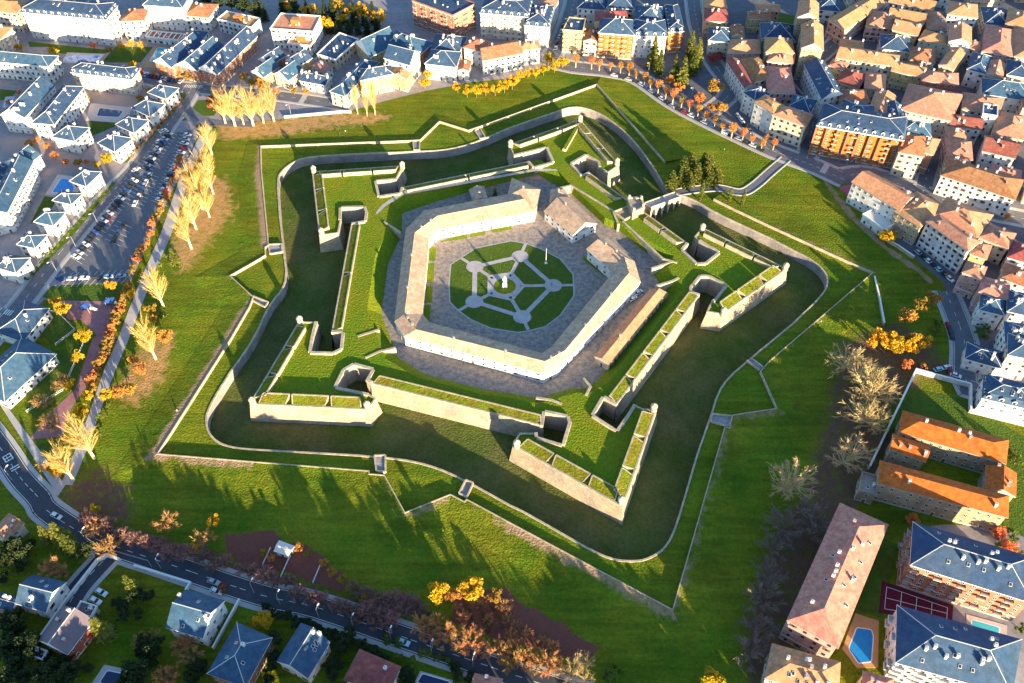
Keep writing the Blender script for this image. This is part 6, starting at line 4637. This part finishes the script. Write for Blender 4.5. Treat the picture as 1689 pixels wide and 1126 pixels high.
for s_ in(-1,1):
    b=MB();x=a+nn*(W-.25)*s_;y=e+nn*(W-.25)*s_
    b.prism(ccw([tuple(x-nn*.25),tuple(y-nn*.25),tuple(y+nn*.25),tuple(x+nn*.25)]),-.2,[5,1.3,1.3,5] if 0 else 0,'coping') if 0 else None
    q0,q1=x-nn*.2,y-nn*.2;q2,q3=y+nn*.2,x+nn*.2
    P=[tuple(q0),tuple(q1),tuple(q2),tuple(q3)];zt=[ZB(0)+.9,ZB(1)+.9,ZB(1)+.9,ZB(0)+.9];zb=[ZB(0)-.1,ZB(1)-.1,ZB(1)-.1,ZB(0)-.1]
    if area(P)<0:P=P[::-1];zt=zt[::-1];zb=zb[::-1]
    b.prism(P,zb,zt,'coping');b.obj('parapet',r,o)
for k,P in enumerate(D['gwalls']):
    o=(*P[0],0);r=empty('retaining_wall',o,['tall pale wall behind the white hall, left of the gate passage','tall pale wall right of the gate passage above the paved lane'][k],'wall')
    b=MB();si_,so_=offset(P,.5,False),offset(P,-.5,False)
    for i in range(len(P)-1): b.prism(ccw([si_[i],si_[i+1],so_[i+1],so_[i]]),-.1,4.5+.01*i,'coping')
    b.obj('wall',r,o)
# ---------------------------------------------------------------- fences and walls
for kind,lab,P,hh,th in D['fence']:
    o=(*P[0],0);r=empty(kind,o,lab,kind.replace('_',' '))
    if kind in('fence','guard_rail'):
        b=MB();m='trim' if kind=='fence' else 'metal'
        for i in range(len(P)-1):
            p,q=Vector(P[i]),Vector(P[i+1]);n_=max(1,int((q-p).length/2.5))
            for z in(.45,hh): b.tube((*p,z),(*q,z),.09,.09,m,5)
        b.obj('rail',r,o);b=MB()
        for i in range(len(P)-1):
            p,q=Vector(P[i]),Vector(P[i+1]);n_=max(1,int((q-p).length/2.5))
            for k in range(n_+1): b=MB();x=p.lerp(q,k/n_);b.tube((*x,0),(*x,hh),.09,.09,m,5);b.obj('post',r,o)
    else:
        b=MB();a_,c_=offset(P,th/2,False),offset(P,-th/2,False);m='coping' if kind=='ramp_wall' else('wh' if 'white' in lab or 'pale' in lab else 'coping')
        for i in range(len(P)-1): b.prism(ccw([a_[i],a_[i+1],c_[i+1],c_[i]]),-.1,hh+.01*(i%2),m)
        b.obj('wall',r,o);b=MB();a_,c_=offset(P,th/2+.08,False),offset(P,-th/2-.08,False)
        for i in range(len(P)-1): b.prism(ccw([a_[i],a_[i+1],c_[i+1],c_[i]]),hh+.02,hh+.16+.01*(i%2),'trim' if kind!='ramp_wall' else 'coping')
        b.obj('coping',r,o)
# ---------------------------------------------------------------- trees
def rv(r=R): 
    while 1:
        v=Vector((r.uniform(-1,1),r.uniform(-1,1),r.uniform(-1,1)))
        if .01<v.length<1:return v
def leaf(mb,p,s,m,up=.3):
    n=(rv()+Vector((0,0,up))).normalized();u_=n.orthogonal().normalized();w_=n.cross(u_);a=R.random()*TAU
    u_,w_=u_*math.cos(a)+w_*math.sin(a),w_*math.cos(a)-u_*math.sin(a)
    mb.face([p+u_*s,p+w_*s*.7,p-u_*s,p-w_*s*.7],m)
def blade(mb,p,q,wd0,m):
    d=(q-p);s_=d.cross(rv()).normalized()*wd0;mb.face([p-s_,p+s_,q],m)
def t_plume(h):
    tr,cr=MB(),MB();tr.tube((0,0,-.2),(0,0,h*.25),.4,.32,'palebark',7);tr.tube((0,0,h*.25),(.2,.1,h*.92),.32,.04,'palebark',6)
    for k in range(42):
        z=h*R.uniform(.13,.64);a=R.random()*TAU;ln_=h*R.uniform(.3,.46)*(1.1-.5*z/h);o_=R.uniform(.2,.56)
        p=Vector((0,0,z));q=p+Vector((math.cos(a)*o_*ln_,math.sin(a)*o_*ln_,ln_*.95))
        cr.tube(p,q,.11,.02,'palebark',4,False)
        for j in range(34):
            t=R.uniform(.12,1);b0=p.lerp(q,t);d=Vector((math.cos(a)*o_*1.2,math.sin(a)*o_*1.2,1))+rv()*.55
            blade(cr,b0,b0+d.normalized()*R.uniform(1.2,2.8),.05,'twig_gold' if j%4 else 'twig_tan')
        for j in range(3): leaf(cr,p.lerp(q,R.uniform(.3,1))+rv()*1.0,.2,'l_yellow')
    return tr,cr
def t_bare(h,mt,dens=1.0):
    tr,cr=MB(),MB();tr.tube((0,0,-.2),(0,0,h*.28),.36,.26,'bark',7)
    for k in range(22):
        a=k*2.4+R.uniform(-.4,.4);el=R.uniform(.35,1.35);ln_=h*R.uniform(.45,.68)*(.75+.25*math.sin(el))
        p=Vector((0,0,h*R.uniform(.16,.3)));d=Vector((math.cos(a)*math.cos(el),math.sin(a)*math.cos(el),math.sin(el)));mid=p+d*ln_*.5;q=p+d*ln_+Vector((0,0,ln_*.12))
        bk='palebark' if mt=='twig_tan' else 'bark';cr.tube(p,mid,.17,.11,bk,4,False);cr.tube(mid,q,.11,.03,bk,4,False)
        for j in range(5):
            b0=mid.lerp(q,R.random());d2=(d+rv()*.8).normalized();e_=b0+d2*h*.16;cr.tube(b0,e_,.05,.015,mt,3,False)
            for i in range(int(11*dens)):
                s_=b0.lerp(e_,R.uniform(.1,1));blade(cr,s_,s_+(d2+rv()*.9).normalized()*R.uniform(.5,1.3),.055,mt)
    return tr,cr
def t_round(h,ml,rad=.42,cl=16,nl=85,trunk=.3,ls=.34):
    tr,cr=MB(),MB();tr.tube((0,0,-.2),(0,0,h*.5),.24,.14,'bark',6)
    for k in range(6):
        a=k*1.05;tr.tube((0,0,h*R.uniform(.25,.45)),(math.cos(a)*h*.25,math.sin(a)*h*.25,h*R.uniform(.55,.8)),.1,.03,'bark',4,False)
    for k in range(cl):
        v=rv().normalized()*R.uniform(.45,.95);c=Vector((v.x*h*rad,v.y*h*rad,h*(trunk+(1-trunk)/2)+v.z*h*(1-trunk)/2*.85));r_=h*R.uniform(.09,.17)
        for j in range(nl): leaf(cr,c+rv().normalized()*r_*R.uniform(.5,1.05),ls*R.uniform(.6,1.2)*h/8,ml)
    return tr,cr
def t_conifer(h,ml,rad=.24):
    tr,cr=MB(),MB();tr.tube((0,0,-.2),(0,0,h*.97),.3,.03,'bark',6)
    z=h*.08
    while z<h*.97:
        f=1-z/h;rr_=h*rad*(f**.8)*R.uniform(.85,1.1)+.15;n_=max(4,int(6+rr_*3))
        for k in range(n_):
            a=R.random()*TAU;L=rr_*R.uniform(.7,1.1);d=Vector((math.cos(a),math.sin(a),-.18));p=Vector((0,0,z))
            for j in range(5):
                t=(j+.6)/5;leaf(cr,p+d*L*t+rv()*.18,.28+.16*(1-t)+.012*h,ml,1.0)
        z+=h*.035+.12
    return tr,cr
def t_cyp(h,ml):
    tr,cr=MB(),MB();tr.tube((0,0,-.2),(0,0,h*.8),.2,.03,'bark',6)
    for k in range(900):
        z=R.random();r_=h*.095*math.sin(math.pi*min(1,(z*.9+.08)))**.7*R.uniform(.6,1.05);a=R.random()*TAU;leaf(cr,Vector((math.cos(a)*r_,math.sin(a)*r_,h*(.06+.94*z))),.3,ml)
    return tr,cr
def t_street(h,ml):
    tr,cr=MB(),MB();tr.tube((0,0,-.1),(0,0,h*.5),.2,.16,'palebark',6)
    for k in range(9):
        a=k*.7;tr.tube((0,0,h*.46),(math.cos(a)*h*.17,math.sin(a)*h*.17,h*.85),.09,.03,'bark',4,False)
    for k in range(620):
        z=R.random()**.7;r_=h*(.06+.2*math.sin(z*2.4))*math.sqrt(R.random());a=R.random()*TAU;leaf(cr,Vector((math.cos(a)*r_,math.sin(a)*r_,h*(.45+.55*z))),.22,ml)
    return tr,cr
KIND=dict(plume=lambda h:t_plume(h),bare=lambda h:t_bare(h,'twig_tan',1.0),bare_shaded=lambda h:t_bare(h,'twig_shade',1.3),bare_orange=lambda h:t_bare(h,'twig_rust',1.6),bare_purple=lambda h:t_bare(h,'twig_purple',1.4),
 round_yellow=lambda h:t_round(h,'l_yellow'),round_orange=lambda h:t_round(h,'l_orange'),dark_tree=lambda h:t_round(h,'l_dark',.45,18),
 shrub_orange=lambda h:t_round(h,'l_orange',.5,12,70,.1,.5),shrub_green=lambda h:t_round(h,'l_green',.55,12,70,.08,.5),shrub_red=lambda h:t_round(h,'l_red',.5,12,70,.1,.45),
 conifer=lambda h:t_conifer(h,'l_con'),dark_conifer=lambda h:t_conifer(h,'l_dark',.27),cypress=lambda h:t_cyp(h,'l_con'),street=lambda h:t_street(h,'l_orange'))
NAMES=dict(plume='poplar_tree',bare='bare_tree',bare_shaded='bare_tree',bare_orange='bare_tree',bare_purple='bare_shrub',round_yellow='autumn_tree',round_orange='autumn_tree',dark_tree='leafy_tree',shrub_orange='shrub',shrub_green='shrub',shrub_red='shrub',conifer='conifer_tree',dark_conifer='conifer_tree',cypress='cypress_tree',street='street_tree')
protos={}
def tree(kind,h,label,group,p,sp):
    key=kind
    if key not in protos:
        H={'plume':18,'bare':10,'bare_shaded':10,'bare_orange':7,'bare_purple':5,'shrub_orange':4,'shrub_green':4,'shrub_red':4,'conifer':13,'dark_conifer':14,'cypress':11,'street':6.5}.get(kind,8)
        V=[]
        for k in range(3):
            a,b=KIND[kind](H);V.append((a.mesh('trunk'),b.mesh('crown')))
        protos[key]=(H,V)
    H,V=protos[key];t,cm=R.choice(V);s=h/H*R.uniform(.78,1.18)
    nm=NAMES[kind];cat='shrub' if 'shrub' in nm else 'tree'
    r=bpy.data.objects.new(nm,None);C.objects.link(r);r.location=(p[0],p[1],p[2] if len(p)>2 else 0);tag(r,label,cat,group);r.rotation_euler=(0,0,R.random()*TAU);r.scale=(s*sp*R.uniform(.9,1.1),s*sp*R.uniform(.9,1.1),s)
    inst(t,'trunk' if cat=='tree' else 'stem',r);inst(cm,'crown' if cat=='tree' else 'foliage',r)
def plural(l):
    return l
for kind,h,lab,P,sp in D['tree']:
    P=[tuple(p) for p in P];P.sort()
    hedge='hedge' in lab
    for i,p in enumerate(P):
        if len(P)==1:l=lab
        elif hedge:l=lab
        elif i==len(P)-1:l=lab+', rightmost of its kind'
        elif i==0:l=lab+', leftmost of its kind'
        else:l=lab+', '+WORD[i]+' from the left'
        tree(kind,h,l,(lab if len(P)>1 else None),p,sp)
# ---------------------------------------------------------------- cars
def car_meshes():
    L,W=4.3,1.76;prof=[(-2.15,.35),(-2.15,.85),(-1.9,.95),(-1.45,1.0),(.75,1.0),(1.0,.98),(1.95,.82),(2.15,.62),(2.15,.35)]
    bod={}
    for k in CARN:
        b=MB();n=len(prof);m='car_'+k
        for i in range(n-1):
            (x0,z0),(x1,z1)=prof[i],prof[i+1];b.face([(x0,-W/2,z0),(x0,W/2,z0),(x1,W/2,z1),(x1,-W/2,z1)],m)
        for s_ in(-1,1): b.face([(x,W/2*s_,z) for x,z in(prof if s_<0 else prof[::-1])],m)
        b.face([(-2.15,-W/2,.35),(2.15,-W/2,.35),(2.15,W/2,.35),(-2.15,W/2,.35)],'tyre')
        b.prism([(-1.35,-.66),(.25,-.66),(.25,.66),(-1.35,.66)],1.44,1.5,m)
        bod[k]=b.mesh('body')
    g=MB();a=[(-1.85,-.8),(1.0,-.8),(1.0,.8),(-1.85,.8)];t=[(-1.35,-.66),(.25,-.66),(.25,.66),(-1.35,.66)]
    for i in range(4):
        j=(i+1)%4;g.face([(*a[i],.99),(*a[j],.99),(*t[j],1.45),(*t[i],1.45)],'glass')
    w=MB();w.tube((0,-.1,0),(0,.1,0),.32,.32,'tyre',12);return bod,g.mesh('window_glass'),w.mesh('wheel')
CB,CG,CWH=car_meshes()
def car(p,rz,col,label,group=None):
    r=empty('parked_car' if group or 'parked' in label else 'car',(p[0],p[1],.1),label,'car',group);r.rotation_euler=(0,0,rz)
    inst(CB[col],'body',r);inst(CG,'window_glass',r)
    for x in(-1.35,1.35):
        for y in(-.8,.8):inst(CWH,'wheel',r,(x,y,.32))
for lab,P,n,cols,ang in D['cars']:
    Ls=[0]
    for i in range(len(P)-1):Ls.append(Ls[-1]+math.dist(P[i],P[i+1]))
    for k in range(n):
        s=Ls[-1]*(k+.5)/n
        for i in range(len(P)-1):
            if s<=Ls[i+1]:break
        t=(s-Ls[i])/(Ls[i+1]-Ls[i]);p=Vector(P[i]).lerp(Vector(P[i+1]),t);d=Vector(P[i+1])-Vector(P[i])
        c=cols[k%len(cols)]
        car(p,math.atan2(d.y,d.x)+math.radians(ang or 0),c,f'{CARN[c]} car {lab}, {WORD[k]} from {"top" if P[0][1]>P[-1][1] else "left"}',lab)
for p,a,lab,c in D['car1']: car(p,math.radians(a),c,lab)
# ---------------------------------------------------------------- lamps
u=MB();u.tube((0,0,0),(0,0,7),.11,.07,'metal',6);u.tube((0,0,6.9),(1.4,0,7.3),.06,.05,'metal',5);POLE=u.mesh('pole')
u=MB();u.prism([(1.1,-.18),(2.0,-.18),(2.0,.18),(1.1,.18)],7.22,7.42,'lampw');HEAD=u.mesh('lamp_head')
for li,(L,lab,rz) in enumerate(((D['lamps'],'tall street lamp with white head along the lower road',1.2),(D['lamps2'],'tall street lamp with white head along the avenue',-2.4))):
    for i,p in enumerate(sorted(map(tuple,L))):
        r=empty('street_lamp',(*p,0),lab+', '+WORD[i]+' from the left','street lamp',lab);r.rotation_euler=(0,0,rz);inst(POLE,'pole',r);inst(HEAD,'lamp_head',r)
# ---------------------------------------------------------------- people
def person_mesh(cl):
    vs=[(0,0,.95,.13),(0,0,1.2,.15),(0,0,1.42,.12),(0,0,1.53,.06),(0,.01,1.66,.105),(.1,0,.9,.095),(.13,.08,.5,.065),(.13,-.02,.08,.05),(.13,.12,.04,.04),(-.1,0,.9,.095),(-.13,-.1,.5,.065),(-.14,-.25,.1,.05),(-.14,-.12,.04,.04),(.2,0,1.4,.06),(.25,-.06,1.14,.05),(.25,.06,.9,.038),(.25,.1,.8,.035),(-.2,0,1.4,.06),(-.25,.05,1.14,.05),(-.25,.18,.93,.038),(-.25,.22,.84,.035)]
    ed=[(0,1),(1,2),(2,3),(3,4),(0,5),(5,6),(6,7),(7,8),(0,9),(9,10),(10,11),(11,12),(2,13),(13,14),(14,15),(15,16),(2,17),(17,18),(18,19),(19,20)]
    me=bpy.data.meshes.new('p');me.from_pydata([v[:3] for v in vs],ed,[]);o=bpy.data.objects.new('p',me);C.objects.link(o)
    sk=o.modifiers.new('s','SKIN')
    for i,v in enumerate(vs): me.skin_vertices[0].data[i].radius=(v[3],v[3])
    me.skin_vertices[0].data[0].use_root=True
    o.modifiers.new('u','SUBSURF').levels=1
    dg=bpy.context.evaluated_depsgraph_get();m2=bpy.data.meshes.new_from_object(o.evaluated_get(dg));bpy.data.objects.remove(o)
    for m in('cl_'+cl,'trous','skin'):m2.materials.append(M[m])
    for f in m2.polygons:
        z=f.center.z;f.material_index=2 if z>1.5 or(z<.9 and abs(f.center.x)>.215) else(1 if z<.93 else 0)
    return m2
PM={}
u=MB();u.lathe((0,0,1.62),[(.115,0),(.125,.06),(.10,.14),(0,.17)],'hair',10);HAIR=u.mesh('hair')
pl=['walking on the upper left glacis grass','on the grass below the poplar verge','strolling on the pale promenade, left of a pair','strolling on the pale promenade, right of a pair','on the left glacis beside the star wall','on the right glacis, left of a small group','on the right glacis, right of a small group','on the right glacis below the small group','walking on the courtyard paving right of the garden','near the white arcade of the courtyard','on the paved lane below the barracks','on the green slope below the avenue','on the grass under the balconied house','beside the step of the star wall']
for (p,cl),d in zip(D['people'],pl):
    if cl not in PM:PM[cl]=person_mesh(cl)
    o=bpy.data.objects.new('person',PM[cl]);C.objects.link(o);o.location=(*p,.1);o.rotation_euler=(0,0,R.random()*TAU);tag(o,f'person in a {cl} jacket {d}','person');inst(HAIR,'hair',o)

# ---------------------------------------------------------------- wood added on the camera side, outside the frame, to throw the long evening shade
wood=MB()
for k in range(105):
    x=R.uniform(-170,100);y=-196-R.random()*45-max(0,-x-60)*.1
    if x>150:y+=(x-150)*.75
    h=R.uniform(16,23)*(1 if x<10 else .75)
    a,c=t_round(h,'l_dark',.34,12,40,.2,.6)
    for mb in(a,c):
        n0=len(wood.v);wood.v+=[(p[0]+x,p[1]+y,p[2]) for p in mb.v];wood.f+=[tuple(i+n0 for i in f) for f in mb.f];wood.m+=[wood.mi(mb.mats[i]) for i in mb.m]
struct(wood.obj('added_shade_wood'),'stuff')

for p,lab in D['play']:
    o=(*p,0);r=empty('climbing_frame',o,lab,'climbing frame')
    for a in(-1,1):
        for c in(-1,1):
            q=MB();q.tube((p[0]+a*1.4,p[1]+c*1.4,0),(p[0]+a*1.4,p[1]+c*1.4,3),.12,.12,'metal',6);q.obj('post',r,o)
    q=MB();q.box((p[0],p[1],1.4),(3,3,.15),'door');q.obj('platform',r,o)
    q=MB();q.prism([(p[0]-1.8,p[1]-1.8),(p[0]+1.8,p[1]-1.8),(p[0]+1.8,p[1]+1.8),(p[0]-1.8,p[1]+1.8)],3,3.1,'car_b');[q.face([(p[0]+x0,p[1]+y0,3.1),(p[0]+x1,p[1]+y1,3.1),(p[0],p[1],4.3)],'car_b') for x0,y0,x1,y1 in((-1.8,-1.8,1.8,-1.8),(1.8,-1.8,1.8,1.8),(1.8,1.8,-1.8,1.8),(-1.8,1.8,-1.8,-1.8))];q.obj('roof',r,o)
    q=MB();q.face([(p[0]+1.5,p[1]-.5,1.5),(p[0]+1.5,p[1]+.5,1.5),(p[0]+4.6,p[1]+.5,.2),(p[0]+4.6,p[1]-.5,.2)],'lampw');[q.face([(p[0]+1.5,p[1]+s,1.5),(p[0]+4.6,p[1]+s,.2),(p[0]+4.6,p[1]+s,.5),(p[0]+1.5,p[1]+s,1.8)],'lampw') for s in(-.5,.5)];q.obj('slide',r,o)
